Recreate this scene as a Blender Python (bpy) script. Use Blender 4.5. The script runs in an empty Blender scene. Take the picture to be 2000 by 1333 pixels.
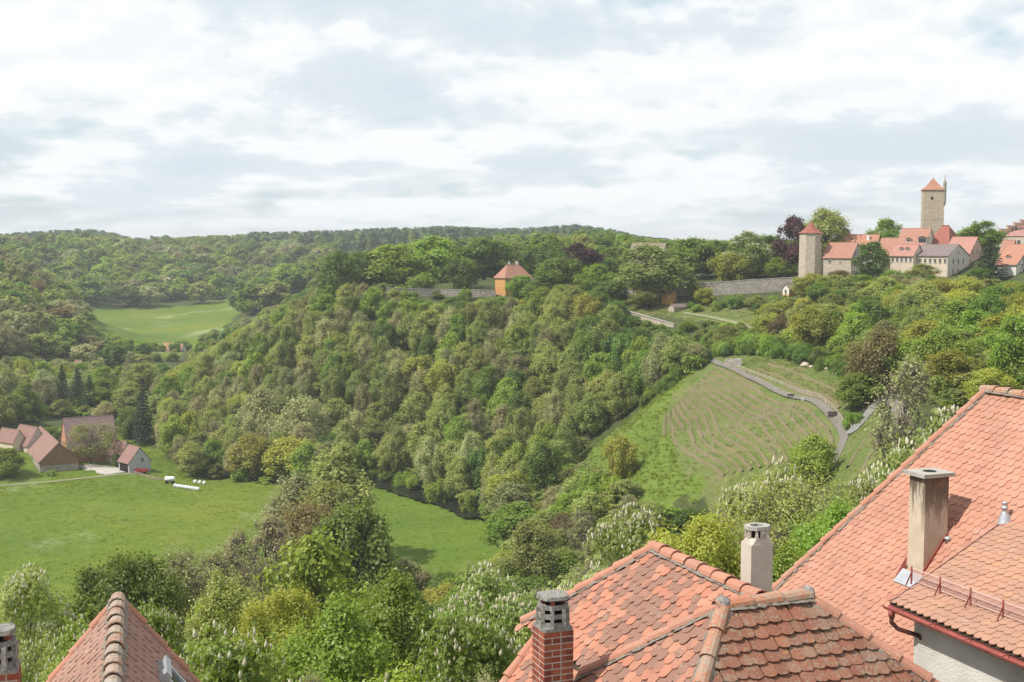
import bpy, math, random
import numpy as np
from mathutils import Vector, Matrix

SC = bpy.context.scene
COL = SC.collection
random.seed(11)

# ------------------------------------------------------------------ camera, sky, sun, exposure
F_PX = 2500.0                      # focal length in pixels of the 2000 px wide photograph
PITCH = math.atan(196.5 / F_PX)    # horizon lies at row 470
cam_d = bpy.data.cameras.new('camera')
cam_d.sensor_width = 36.0
cam_d.lens = 36.0 * F_PX / 2000.0
cam_d.clip_start = 0.5
cam_d.clip_end = 20000.0
cam = bpy.data.objects.new('camera', cam_d)
COL.objects.link(cam)
cam.location = (0, 0, 0)
cam.rotation_euler = (math.pi / 2 - PITCH, 0, 0)
SC.camera = cam

SUN_AZ = Vector((-0.93, -0.36))    # where the sun stands, in plan
SUN_EL = math.radians(52)
sd = Vector((SUN_AZ.x, SUN_AZ.y)).normalized()
SUN_DIR = Vector((sd.x * math.cos(SUN_EL), sd.y * math.cos(SUN_EL), math.sin(SUN_EL)))
sun_d = bpy.data.lights.new('sun', 'SUN')
sun_d.energy = 4.3
sun_d.angle = math.radians(1.0)
sun_d.color = (1.0, 0.95, 0.87)
sun = bpy.data.objects.new('sun', sun_d)
COL.objects.link(sun)
sun.location = (-100, -60, 200)
sun.rotation_euler = (-SUN_DIR).to_track_quat('-Z', 'Y').to_euler()

SC.view_settings.view_transform = 'Standard'
SC.view_settings.look = 'None'
SC.view_settings.exposure = 0.38
SC.view_settings.gamma = 1.0
SC.view_settings.use_curve_mapping = False
SC.cycles.max_bounces = 5
SC.cycles.diffuse_bounces = 3
SC.cycles.glossy_bounces = 2
SC.cycles.transmission_bounces = 3
SC.cycles.transparent_max_bounces = 4
SC.cycles.volume_bounces = 0
SC.cycles.use_denoising = True
SC.cycles.use_adaptive_sampling = True
SC.cycles.adaptive_threshold = 0.015


class NT:
    """small helper round a node tree"""
    def __init__(s, tree):
        s.t = tree
        tree.nodes.clear()

    def n(s, typ, **kw):
        nd = s.t.nodes.new(typ)
        for k, v in kw.items():
            if k.startswith('i_'):
                key = k[2:]
                key = int(key) if key.isdigit() else key.replace('_', ' ')
                s.put(nd.inputs[key], v)
            else:
                setattr(nd, k, v)
        return nd

    def put(s, sock, v):
        if hasattr(v, 'is_output') or isinstance(v, bpy.types.NodeSocket):
            s.t.links.new(v, sock)
        else:
            sock.default_value = v

    def math(s, op, a, b=None, c=None, clamp=False):
        nd = s.t.nodes.new('ShaderNodeMath')
        nd.operation = op
        nd.use_clamp = clamp
        s.put(nd.inputs[0], a)
        if b is not None:
            s.put(nd.inputs[1], b)
        if c is not None:
            s.put(nd.inputs[2], c)
        return nd.outputs[0]

    def vmath(s, op, a, b=None):
        nd = s.t.nodes.new('ShaderNodeVectorMath')
        nd.operation = op
        s.put(nd.inputs[0], a)
        if b is not None:
            s.put(nd.inputs[1], b)
        return nd.outputs[0]

    def mix(s, f, a, b, blend='MIX'):
        nd = s.t.nodes.new('ShaderNodeMix')
        nd.data_type = 'RGBA'
        nd.blend_type = blend
        s.put(nd.inputs[0], f)
        for sk, v in ((nd.inputs[6], a), (nd.inputs[7], b)):
            if isinstance(v, (tuple, list)) and len(v) == 3:
                v = (*v, 1.0)
            s.put(sk, v)
        return nd.outputs[2]

    def smooth(s, v, lo, hi, to0=0.0, to1=1.0):
        nd = s.t.nodes.new('ShaderNodeMapRange')
        nd.interpolation_type = 'SMOOTHSTEP'
        s.put(nd.inputs[0], v)
        nd.inputs[1].default_value = lo
        nd.inputs[2].default_value = hi
        nd.inputs[3].default_value = to0
        nd.inputs[4].default_value = to1
        return nd.outputs[0]

    def noise(s, vec, scale, detail=3.0, rough=0.55, dist=0.0, out=0):
        nd = s.t.nodes.new('ShaderNodeTexNoise')
        if vec is not None:
            s.put(nd.inputs['Vector'], vec)
        nd.inputs['Scale'].default_value = scale
        nd.inputs['Detail'].default_value = detail
        nd.inputs['Roughness'].default_value = rough
        nd.inputs['Distortion'].default_value = dist
        return nd.outputs[out]

    def ramp(s, f, stops, interp='LINEAR'):
        nd = s.t.nodes.new('ShaderNodeValToRGB')
        nd.color_ramp.interpolation = interp
        el = nd.color_ramp.elements
        while len(el) < len(stops):
            el.new(0.5)
        for e, (p, c) in zip(el, stops):
            e.position = p
            e.color = (*c, 1.0)
        s.put(nd.inputs[0], f)
        return nd.outputs[0]


# world: Nishita sky behind a broken layer of cloud
world = bpy.data.worlds.new('World')
SC.world = world
world.use_nodes = True
w = NT(world.node_tree)
sky = w.n('ShaderNodeTexSky', sky_type='NISHITA', sun_disc=False)
sky.sun_elevation = SUN_EL
sky.sun_rotation = math.atan2(SUN_DIR.x, SUN_DIR.y)
sky.air_density = 1.0
sky.dust_density = 1.5
tc = w.n('ShaderNodeTexCoord')
sep = w.n('ShaderNodeSeparateXYZ', i_0=tc.outputs['Generated'])
dx, dy, dz = sep.outputs
zc = w.math('MAXIMUM', dz, 0.0)


def cloud_vec(lift):
    g = w.math('MULTIPLY', w.math('LOGARITHM', w.math('ADD', w.math('ADD', zc, lift), 0.06), 2.718), 2.3)
    cv = w.n('ShaderNodeCombineXYZ')
    w.put(cv.inputs[0], w.math('MULTIPLY', dx, 5.6))
    w.put(cv.inputs[1], w.math('MULTIPLY', dy, 5.6))
    w.put(cv.inputs[2], g)
    return cv.outputs[0]


def cloud_noise(lift, off, det=5.0):
    v = w.vmath('ADD', cloud_vec(lift), (off, 3.1, 0.7))
    a = w.noise(v, 1.15, det, 0.56, 0.0)
    return a


# broad dark undersides and bright gaps that the photograph shows, as soft lobes on the sky
LOBES = [(830, 190, 190, 65, 0.26), (720, 20, 330, 55, 0.24), (1210, 75, 270, 60, 0.26), (1760, 300, 330, 55, 0.22),
         (450, 325, 230, 35, 0.14), (1080, 325, 180, 32, 0.14),
         (230, 90, 320, 90, -0.24), (1130, 175, 280, 50, -0.16), (1750, 130, 260, 90, -0.14)]
lob = 0.0
for (px, py, sx, sy, amp) in LOBES:
    kx, kz = F_PX / (sx * 2.2), F_PX / (sy * 2.2)
    mv = w.n('ShaderNodeVectorMath', operation='MULTIPLY_ADD', i_0=tc.outputs['Generated'], i_1=(kx, 0.0, kz),
             i_2=(-(px - 1000) / F_PX * kx, 0.0, -(470 - py) / F_PX * kz))
    gt = w.n('ShaderNodeTexGradient', gradient_type='QUADRATIC_SPHERE', i_0=mv.outputs[0])
    lob = w.math('MULTIPLY_ADD', gt.outputs[1], amp * 1.35, lob)
n0 = cloud_noise(0.0, 0.0, 3.0)
n1 = cloud_noise(0.012, 0.0)
fine = w.noise(w.vmath('ADD', cloud_vec(0.0), (9.0, 1.0, 4.0)), 4.6, 5.0, 0.62, 0.0)
nn = w.math('ADD', w.math('ADD', n1, lob), w.math('MULTIPLY', w.math('SUBTRACT', fine, 0.5), 0.36))
grey = w.math('ADD', w.math('MULTIPLY', w.smooth(nn, 0.45, 0.78), 0.62), w.math('MULTIPLY', w.smooth(nn, 0.53, 0.63), 0.38))
grad = w.math('SUBTRACT', n1, n0)
edge = w.smooth(grad, -0.02, 0.05)
cloud = w.mix(grey, (8.4, 8.55, 8.65), (5.95, 6.75, 7.3))
cloud = w.mix(w.math('MULTIPLY', edge, 0.35), cloud, (6.6, 7.2, 7.45))
low = w.math('ADD', w.math('ADD', n0, w.math('MULTIPLY', w.math('SUBTRACT', fine, 0.5), 0.3)), w.math('MULTIPLY', w.math('ABSOLUTE', lob), 0.5))
gap = w.smooth(low, 0.34, 0.5, 1.0, 0.0)
hazeblue = w.mix(0.62, sky.outputs[0], (5.9, 7.3, 8.1))
skyc = w.mix(w.math('MULTIPLY', gap, 0.8), cloud, hazeblue)
hz = w.smooth(zc, 0.0, 0.03, 0.55, 0.0)
skyc = w.mix(hz, skyc, (7.7, 8.15, 8.4))
bg = w.n('ShaderNodeBackground', i_Color=skyc, i_Strength=0.092)
wo = w.n('ShaderNodeOutputWorld', i_Surface=bg.outputs[0])
world.cycles.sampling_method = 'MANUAL'
world.cycles.sample_map_resolution = 128

# ------------------------------------------------------------------ helpers
CP, SP = math.cos(PITCH), math.sin(PITCH)


def ray(px, py):
    u = (px - 1000.0) / F_PX
    v = (666.5 - py) / F_PX
    return Vector((u, CP + v * SP, -SP + v * CP))


def pt(px, py, Y):
    d = ray(px, py)
    return d * (Y / d.y)


def proj(p):
    """world point -> pixel of the photograph"""
    yc = p[1] * CP - p[2] * SP
    if yc < 0.1:
        return (-1e6, -1e6)
    zc_ = p[1] * SP + p[2] * CP
    return (1000 + F_PX * p[0] / yc, 666.5 - F_PX * zc_ / yc)


def np_mesh(name, V, faces, mats=None, smooth=False):
    """V (n,3); faces: list of int arrays (m,k)"""
    me = bpy.data.meshes.new(name)
    V = np.asarray(V, dtype=np.float32)
    me.vertices.add(len(V))
    me.vertices.foreach_set('co', V.ravel())
    loops, starts, tot = [], [], 0
    for F in faces:
        F = np.asarray(F, dtype=np.int32)
        if len(F) == 0:
            continue
        k = F.shape[1]
        loops.append(F.ravel())
        starts.append(tot + np.arange(len(F), dtype=np.int32) * k)
        tot += F.size
    loops = np.concatenate(loops)
    starts = np.concatenate(starts)
    me.loops.add(len(loops))
    me.loops.foreach_set('vertex_index', loops)
    me.polygons.add(len(starts))
    me.polygons.foreach_set('loop_start', starts)
    if smooth:
        me.polygons.foreach_set('use_smooth', np.ones(len(starts), dtype=bool))
    for m in (mats or []):
        me.materials.append(m)
    me.update(calc_edges=True)
    return me


class MB:
    """collects shapes for one mesh"""
    def __init__(s):
        s.v, s.f = [], []

    def add(s, verts, faces):
        o = len(s.v)
        s.v += [tuple(p) for p in verts]
        s.f += [tuple(i + o for i in f) for f in faces]
        return s

    def box(s, x0, x1, y0, y1, z0, z1):
        v = [(x, y, z) for z in (z0, z1) for (x, y) in ((x0, y0), (x1, y0), (x1, y1), (x0, y1))]
        return s.add(v, [(3, 2, 1, 0), (4, 5, 6, 7), (0, 1, 5, 4), (1, 2, 6, 5), (2, 3, 7, 6), (3, 0, 4, 7)])

    def prism(s, poly, d):
        """poly: list of 3D points (flat), d: extrusion vector"""
        n = len(poly)
        d = Vector(d)
        v = [Vector(p) for p in poly] + [Vector(p) + d for p in poly]
        f = [tuple(range(n - 1, -1, -1)), tuple(range(n, 2 * n))]
        f += [(i, (i + 1) % n, n + (i + 1) % n, n + i) for i in range(n)]
        return s.add(v, f)

    def bar(s, a, b, wd, ht, up=(0, 0, 1)):
        a, b = Vector(a), Vector(b)
        d = (b - a).normalized()
        sd_ = d.cross(Vector(up))
        if sd_.length < 1e-4:
            sd_ = d.cross(Vector((1, 0, 0)))
        sd_.normalize()
        u_ = sd_.cross(d)
        q = [a - sd_ * wd / 2 - u_ * ht / 2, a + sd_ * wd / 2 - u_ * ht / 2, a + sd_ * wd / 2 + u_ * ht / 2, a - sd_ * wd / 2 + u_ * ht / 2]
        return s.prism(q, b - a)

    def tube(s, path, rad, n=8, cap=True):
        path = [Vector(p) for p in path]
        if not isinstance(rad, (list, tuple)):
            rad = [rad] * len(path)
        rings = []
        ref = Vector((0.31, 0.17, 0.93))
        for i, p in enumerate(path):
            d = (path[min(i + 1, len(path) - 1)] - path[max(i - 1, 0)]).normalized()
            if abs(d.dot(ref)) > 0.97:
                ref = Vector((0.9, 0.3, 0.1))
            x = d.cross(ref).normalized()
            y = d.cross(x)
            rings.append([p + (x * math.cos(t) + y * math.sin(t)) * rad[i] for t in [2 * math.pi * k / n for k in range(n)]])
        v = [q for r in rings for q in r]
        f = []
        for i in range(len(path) - 1):
            for k in range(n):
                a, b = i * n + k, i * n + (k + 1) % n
                f.append((a, b, b + n, a + n))
        if cap:
            f.append(tuple(range(n - 1, -1, -1)))
            f.append(tuple((len(path) - 1) * n + k for k in range(n)))
        return s.add(v, f)

    def lathe(s, prof, n=12, c=(0, 0, 0), a0=0.0):
        v, f = [], []
        for (r, z) in prof:
            v += [(c[0] + r * math.cos(a0 + 2 * math.pi * k / n), c[1] + r * math.sin(a0 + 2 * math.pi * k / n), c[2] + z) for k in range(n)]
        for i in range(len(prof) - 1):
            for k in range(n):
                a, b = i * n + k, i * n + (k + 1) % n
                f.append((a, b, b + n, a + n))
        f.append(tuple(range(n - 1, -1, -1)))
        f.append(tuple((len(prof) - 1) * n + k for k in range(n)))
        return s.add(v, f)

    def mesh(s, name, mat=None, smooth=False):
        me = bpy.data.meshes.new(name)
        me.from_pydata([tuple(p) for p in s.v], [], s.f)
        if mat:
            me.materials.append(mat)
        if smooth:
            me.polygons.foreach_set('use_smooth', [True] * len(me.polygons))
        me.update()
        return me

    def build(s, name, mat, parent=None, smooth=False, loc=None):
        return obj(name, s.mesh(name, mat, smooth), parent, loc)


def obj(name, data, parent=None, loc=None):
    o = bpy.data.objects.new(name, data)
    COL.objects.link(o)
    if parent is not None:
        o.parent = parent
    if loc is not None:
        o.location = loc
    return o


def tag(o, label=None, cat=None, group=None, kind=None):
    if label:
        o['label'] = label
    if cat:
        o['category'] = cat
    if group:
        o['group'] = group
    if kind:
        o['kind'] = kind
    return o


def thing(name, label, cat, loc=(0, 0, 0), rz=0.0, group=None):
    o = obj(name, None, None, loc)
    o.rotation_euler = (0, 0, rz)
    o.empty_display_size = 0.3
    return tag(o, label, cat, group)


# ------------------------------------------------------------------ materials
MATS = {}


def mat_new(name):
    m = bpy.data.materials.new(name)
    m.use_nodes = True
    t = NT(m.node_tree)
    MATS[name] = m
    return m, t


def finish(t, col, rough=0.85, bump=None, bstr=0.3, bdist=0.02, spec=0.3, metal=0.0):
    p = t.n('ShaderNodeBsdfPrincipled')
    t.put(p.inputs['Base Color'], col if not (isinstance(col, tuple) and len(col) == 3) else (*col, 1))
    t.put(p.inputs['Roughness'], rough)
    p.inputs['Specular IOR Level'].default_value = spec
    p.inputs['Metallic'].default_value = metal
    if bump is not None:
        b = t.n('ShaderNodeBump')
        b.inputs['Strength'].default_value = bstr
        b.inputs['Distance'].default_value = bdist
        t.put(b.inputs['Height'], bump)
        t.put(p.inputs['Normal'], b.outputs[0])
    t.n('ShaderNodeOutputMaterial', i_Surface=p.outputs[0])


def pos(t):
    return t.n('ShaderNodeNewGeometry').outputs['Position']


def rnd(t):
    """a random number for each loose piece, whether it is an object or an island of one"""
    g = t.n('ShaderNodeNewGeometry')
    oi = t.n('ShaderNodeObjectInfo')
    return t.math('FRACT', t.math('ADD', g.outputs['Random Per Island'], oi.outputs['Random']))


def simple(name, c1, c2, scale=2.0, rough=0.85, bstr=0.2, bscale=None, detail=5.0, spec=0.25, metal=0.0, coord='pos'):
    m, t = mat_new(name)
    v = pos(t) if coord == 'pos' else t.n('ShaderNodeTexCoord').outputs['Object']
    a = t.noise(v, scale, detail, 0.6)
    col = t.ramp(a, [(0.3, c1), (0.7, c2)])
    finish(t, col, rough, t.noise(v, bscale or scale * 6, 4.0, 0.6), bstr, 0.03, spec, metal)
    return m


def roof_tile_mat(name, stops, lichen=0.0, lichen_col=(0.42, 0.40, 0.33), patch=0.0, patch_col=(0.20, 0.13, 0.11), yellow=0.0):
    m, t = mat_new(name)
    r = rnd(t)
    v = pos(t)
    col = t.ramp(r, stops)
    soft = t.noise(v, 1.1, 3.0, 0.5)
    col = t.mix(t.smooth(soft, 0.35, 0.72, 0.0, 0.55), col, (stops[0][1][0] * 0.75, stops[0][1][1] * 0.85, stops[0][1][2] * 0.9))
    grime = t.noise(t.vmath('ADD', v, (4, 9, 2)), 0.45, 5.0, 0.7)
    col = t.mix(t.smooth(grime, 0.48, 0.72, 0.0, 0.30), col, (0.30, 0.19, 0.14))
    if patch > 0:
        q = t.math('ADD', t.noise(v, 0.8, 2.0, 0.5), t.math('MULTIPLY', t.math('SUBTRACT', t.math('FRACT', t.math('MULTIPLY', r, 7.31)), 0.5), 0.55))
        col = t.mix(t.smooth(q, 0.5, 0.56, 0.0, patch), col, patch_col)
    grain = t.noise(v, 38.0, 4.0, 0.7)
    col = t.mix(t.math('MULTIPLY', grain, 0.25), col, (stops[0][1][0] * 0.8, stops[0][1][1] * 0.8, stops[0][1][2] * 0.8))
    if lichen > 0:
        ln = t.math('ADD', t.noise(v, 26.0, 6.0, 0.72), t.math('MULTIPLY', t.noise(v, 2.6, 3.0), 0.5))
        col = t.mix(t.smooth(ln, 0.92 - lichen * 0.3, 1.0 - lichen * 0.24), col, lichen_col)
        dk = t.noise(t.vmath('ADD', v, (7, 3, 1)), 9.0, 5.0, 0.7)
        col = t.mix(t.smooth(dk, 0.60, 0.68, 0.0, 0.6 * min(1, lichen * 1.4)), col, (0.10, 0.075, 0.055))
        wn = t.noise(t.vmath('ADD', v, (1, 8, 5)), 34.0, 4.0, 0.65)
        col = t.mix(t.smooth(wn, 0.66, 0.71, 0.0, min(1, lichen * 1.3)), col, (0.50, 0.47, 0.42))
    if yellow > 0:
        yn = t.noise(t.vmath('ADD', v, (3, 3, 9)), 5.0, 4.0, 0.7)
        col = t.mix(t.smooth(yn, 0.62, 0.70, 0.0, yellow), col, (0.50, 0.26, 0.05))
    finish(t, col, 0.88, grain, 0.25, 0.004, 0.2)
    return m


M_TILE_A = roof_tile_mat('orange_clay_tile', [(0.0, (0.40, 0.190, 0.132)), (0.35, (0.435, 0.215, 0.150)), (0.75, (0.455, 0.232, 0.162)), (0.93, (0.42, 0.232, 0.172)), (1.0, (0.36, 0.170, 0.122))], lichen=0.06)
M_TILE_B = roof_tile_mat('weathered_orange_tile', [(0.0, (0.37, 0.20, 0.14)), (0.4, (0.41, 0.225, 0.155)), (0.8, (0.37, 0.215, 0.155)), (1.0, (0.43, 0.235, 0.145))], lichen=0.16, lichen_col=(0.44, 0.36, 0.28))
M_TILE_C = roof_tile_mat('mixed_clay_tile', [(0.0, (0.41, 0.17, 0.112)), (0.4, (0.455, 0.20, 0.13)), (0.7, (0.35, 0.175, 0.125)), (1.0, (0.44, 0.23, 0.155))], lichen=0.14, lichen_col=(0.38, 0.33, 0.26), patch=0.88, patch_col=(0.20, 0.125, 0.10))
M_TILE_D = roof_tile_mat('old_lichened_tile', [(0.0, (0.22, 0.086, 0.056)), (0.35, (0.27, 0.105, 0.066)), (0.65, (0.19, 0.092, 0.064)), (0.9, (0.32, 0.13, 0.075)), (1.0, (0.22, 0.165, 0.125))], lichen=0.66, lichen_col=(0.235, 0.165, 0.12), yellow=0.3)
M_TILE_E = roof_tile_mat('brown_pink_tile', [(0.0, (0.29, 0.165, 0.125)), (0.5, (0.335, 0.19, 0.145)), (1.0, (0.28, 0.17, 0.14))], lichen=0.22)
M_RIDGE = roof_tile_mat('ridge_tile_clay', [(0.0, (0.40, 0.185, 0.125)), (0.6, (0.44, 0.21, 0.145)), (1.0, (0.38, 0.205, 0.15))], lichen=0.22, lichen_col=(0.42, 0.33, 0.26))
M_RIDGE_OLD = roof_tile_mat('ridge_tile_lichen', [(0.0, (0.40, 0.16, 0.10)), (0.6, (0.44, 0.18, 0.10)), (1.0, (0.36, 0.22, 0.16))], lichen=0.72, lichen_col=(0.31, 0.24, 0.185), yellow=0.3)
M_RIDGE_E = roof_tile_mat('ridge_tile_grey_lichen', [(0.0, (0.27, 0.17, 0.12)), (0.6, (0.33, 0.17, 0.11)), (1.0, (0.27, 0.22, 0.18))], lichen=0.7, lichen_col=(0.33, 0.29, 0.24), yellow=0.8)
M_DECK = simple('roof_batten_wood', (0.045, 0.03, 0.022), (0.07, 0.045, 0.03), 3.0)
M_MORTAR = simple('mortar', (0.17, 0.145, 0.12), (0.33, 0.29, 0.245), 18.0, bstr=0.8)
M_JOINT = simple('pale_brick_joint', (0.40, 0.36, 0.31), (0.52, 0.47, 0.41), 12.0)
M_PLASTER = simple('white_render', (0.42, 0.40, 0.365), (0.62, 0.60, 0.56), 0.9, bstr=0.75, bscale=26)
M_CONC = simple('grey_concrete', (0.30, 0.29, 0.26), (0.42, 0.40, 0.36), 9.0, bstr=0.5)
M_LICHSTONE = simple('lichen_slab', (0.16, 0.15, 0.135), (0.48, 0.46, 0.42), 24.0, bstr=0.9)
M_ZINC = simple('zinc_sheet', (0.42, 0.44, 0.47), (0.58, 0.60, 0.63), 3.0, 0.42, 0.05, spec=0.5, metal=0.6)
M_REDMETAL = simple('red_painted_metal', (0.22, 0.055, 0.045), (0.33, 0.09, 0.075), 4.0, 0.5, 0.08, spec=0.4)
M_PINKRAIL = simple('faded_pink_rail', (0.50, 0.31, 0.28), (0.60, 0.42, 0.39), 6.0, 0.6, 0.08)
M_DARK = simple('near_black', (0.012, 0.011, 0.010), (0.02, 0.018, 0.016), 4.0)  # near-black for flue soot, tyres and shade painted inside openings
M_DARKPIPE = simple('brown_downpipe', (0.075, 0.03, 0.025), (0.11, 0.045, 0.04), 4.0, 0.5)


def chimney_mat():
    m, t = mat_new('stained_chimney_render')
    tcn = t.n('ShaderNodeTexCoord').outputs['Object']
    s = t.n('ShaderNodeSeparateXYZ', i_0=tcn)
    v = tcn
    base = t.ramp(t.noise(v, 2.5, 4.0, 0.6), [(0.3, (0.44, 0.36, 0.27)), (0.7, (0.55, 0.46, 0.36))])
    strk = t.n('ShaderNodeMapping', i_Vector=v)
    strk.inputs['Scale'].default_value = (6.0, 6.0, 0.9)
    sn = t.noise(strk.outputs[0], 1.2, 4.0, 0.65)
    # soot runs down from under the cap (z is 0 at the top of the shaft)
    dep = t.smooth(s.outputs[2], -1.25, -0.05)
    k = t.math('MULTIPLY', t.smooth(t.math('ADD', sn, t.math('MULTIPLY', dep, 0.26)), 0.52, 0.70), t.math('POWER', dep, 0.6), clamp=True)
    col = t.mix(t.math('MULTIPLY', k, 0.9), base, (0.085, 0.06, 0.045))
    sm = t.smooth(t.noise(t.vmath('ADD', v, (5, 5, 0)), 1.7, 3.0), 0.55, 0.7, 0.0, 0.35)
    col = t.mix(sm, col, (0.40, 0.26, 0.18))
    finish(t, col, 0.92, t.noise(v, 30.0, 4.0), 0.3, 0.01, 0.1)
    return m


M_CHIM = chimney_mat()
M_CHIM2 = simple('pale_chimney_render', (0.47, 0.41, 0.34), (0.56, 0.50, 0.43), 2.0, bstr=0.25, bscale=30)


def brick_mat():
    m, t = mat_new('red_brick')
    r = rnd(t)
    v = pos(t)
    col = t.ramp(r, [(0.0, (0.17, 0.045, 0.03)), (0.4, (0.26, 0.065, 0.04)), (0.7, (0.33, 0.10, 0.055)), (0.9, (0.22, 0.07, 0.045)), (1.0, (0.11, 0.045, 0.035))])
    g = t.noise(v, 40.0, 4.0, 0.7)
    col = t.mix(t.smooth(g, 0.45, 0.8, 0, 0.35), col, (0.35, 0.17, 0.10))
    finish(t, col, 0.85, g, 0.4, 0.004, 0.2)
    return m


M_BRICK = brick_mat()
# ------------------------------------------------------------------ terrain
def gz(px, py, Y):
    p = pt(px, py, Y)
    return (p.x, p.y, p.z)


CTRL = [
    # the town's own hill under and in front of the camera
    (-40, -60, -17), (40, -60, -15), (0, 0, -18), (15, 20, -18.5), (45, 15, -16), (-30, 15, -20), (70, 60, -20), (110, 100, -20), (160, 60, -14),
    (-60, 40, -27), (0, 45, -27), (40, 60, -27), (-80, 100, -47), (0, 110, -45), (50, 110, -40), (90, 130, -32), (-100, 180, -66), (0, 180, -61),
    (55, 180, -50), (100, 175, -37), (-120, 230, -74), (0, 245, -72), (42, 240, -60), (-250, 150, -60), (-250, 60, -45), (-400, 100, -55), (-200, -60, -25),
    (150, 150, -22), (220, 150, -14), (300, 100, -8), (300, -60, -8), (-400, -100, -30),
    # valley floor
    (-150, 300, -75), (-100, 350, -75), (-50, 330, -75), (-4, 300, -74.5), (-170, 400, -75), (-120, 412, -75), (-60, 390, -75), (-210, 330, -75),
    (-260, 400, -73), (-137, 435, -74.5), (-172, 432, -71.5), (-200, 440, -68), (-110, 445, -75), (-300, 300, -72),
    # foot of the wooded spur along the river
    (-45, 410, -76), (-24, 385, -76), (-3, 355, -76), (20, 330, -75), (36, 300, -72),
    gz(300, 880, 460), gz(250, 855, 480), gz(450, 930, 422),
    # garden wall on the spur and the plateau behind it
    gz(760, 578, 500), gz(860, 578, 505), gz(960, 580, 500), gz(1050, 575, 492), gz(1140, 575, 480), gz(1220, 574, 462), gz(1350, 578, 450), gz(1540, 568, 440),
    (-40, 560, -19), (0, 580, -18), (45, 560, -15), (80, 520, -13), (110, 500, -12),
    (-40, 640, -22), (20, 680, -18), (100, 640, -10),
    gz(1600, 532, 452), gz(1700, 530, 440), gz(1900, 540, 420), gz(2000, 545, 385), gz(2000, 480, 450), gz(1850, 490, 500), gz(2150, 500, 380),
    # hollow between the spur and the vineyard
    gz(1220, 620, 430), gz(1310, 640, 415), gz(1370, 706, 345), gz(1500, 655, 385), gz(1620, 688, 330), gz(1340, 602, 435), gz(1150, 700, 415),
    gz(1450, 722, 325), gz(1600, 792, 275), gz(1650, 850, 250), gz(1640, 882, 240), gz(1300, 830, 290), gz(1400, 912, 255), gz(1550, 850, 262),
    gz(1250, 930, 280), gz(1200, 850, 325), gz(1300, 770, 325), gz(1130, 905, 330), gz(1170, 985, 275), gz(1085, 1055, 300),
    gz(1620, 725, 310), gz(1700, 740, 280), gz(1690, 905, 220), gz(1800, 690, 300), gz(1800, 610, 370), gz(1950, 660, 300), gz(2000, 745, 220), gz(1750, 790, 235),
    gz(1768, 835, 212), gz(2150, 700, 230), gz(2200, 600, 300),
    # nose of the spur and the valley that bends round behind it
    gz(640, 606, 540), gz(560, 655, 530), gz(480, 702, 520), gz(400, 744, 515), gz(320, 788, 510), gz(230, 818, 500),
    (-150, 620, -70), (-112, 650, -66), (-90, 690, -55), (-200, 560, -72),
    gz(270, 692, 800), gz(400, 672, 850), gz(200, 652, 900), gz(300, 640, 950), gz(450, 620, 1000), gz(470, 592, 1100), gz(170, 615, 1000), gz(420, 605, 1080),
    gz(60, 522, 1200), gz(300, 505, 1500), gz(150, 560, 1150), gz(300, 570, 1200), gz(0, 500, 1500), gz(600, 500, 1500), gz(550, 560, 1250), gz(640, 540, 1000), gz(1000, 492, 1300), gz(1300, 490, 1200), gz(1800, 482, 1200),
    gz(-300, 500, 1200), gz(0, 520, 850), gz(100, 565, 870), gz(150, 645, 780), gz(0, 645, 660), gz(0, 725, 570), gz(100, 745, 600), gz(200, 765, 620), gz(-150, 640, 600), gz(-150, 560, 700), gz(-200, 760, 500),
    gz(160, 500, 1400), gz(800, 520, 900),
    (-2500, 3000, -5), (0, 3000, -6), (2500, 3000, 0), (-3000, 800, -5), (3000, 800, 0), (-3000, -1500, -10), (3000, -1500, 0), (0, -1500, -5), (-1500, 300, -20),
    (800, 300, 2), (900, 900, 0), (-900, 300, -30), (-600, -300, -25), (600, -300, 0), (-3000, 6000, -10), (3000, 6000, -5),
]
CT = np.array(CTRL, dtype=float)


def _rbf_fit(P, z):
    n = len(P)
    D = np.sqrt(((P[:, None] - P[None]) ** 2).sum(-1) + 9.0)
    A = np.zeros((n + 3, n + 3))
    A[:n, :n] = D - np.eye(n) * 1.5
    A[:n, n] = 1
    A[:n, n + 1:] = P / 1000.0
    A[n:, :n] = A[:n, n:].T
    return np.linalg.solve(A, np.concatenate([z, np.zeros(3)]))


_W = _rbf_fit(CT[:, :2], CT[:, 2])


def rbf(XY):
    out = np.zeros(len(XY))
    for i in range(0, len(XY), 20000):
        Q = XY[i:i + 20000]
        D = np.sqrt(((Q[:, None] - CT[None, :, :2]) ** 2).sum(-1) + 9.0)
        out[i:i + 20000] = D @ _W[:len(CT)] + _W[len(CT)] + (Q / 1000.0) @ _W[len(CT) + 1:]
    return out


def axis(lo, hi, step, out, grow=1.06):
    a = list(np.arange(lo, hi + 0.01, step))
    s, x = step, hi
    while x < out:
        s *= grow
        x += s
        a.append(x)
    s, x = step, lo
    while x > -out:
        s *= grow
        x -= s
        a.insert(0, x)
    return np.array(a)


GX = axis(-260, 240, 3.0, 6000)
GY = axis(10, 560, 3.0, 6000)
XX, YY = np.meshgrid(GX, GY)
GZ = rbf(np.stack([XX.ravel(), YY.ravel()], 1)).reshape(XX.shape)


def H(x, y):
    i = int(min(max(np.searchsorted(GX, x) - 1, 0), len(GX) - 2))
    j = int(min(max(np.searchsorted(GY, y) - 1, 0), len(GY) - 2))
    fx = (x - GX[i]) / (GX[i + 1] - GX[i])
    fy = (y - GY[j]) / (GY[j + 1] - GY[j])
    return (GZ[j, i] * (1 - fx) * (1 - fy) + GZ[j, i + 1] * fx * (1 - fy) + GZ[j + 1, i] * (1 - fx) * fy + GZ[j + 1, i + 1] * fx * fy)


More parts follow.
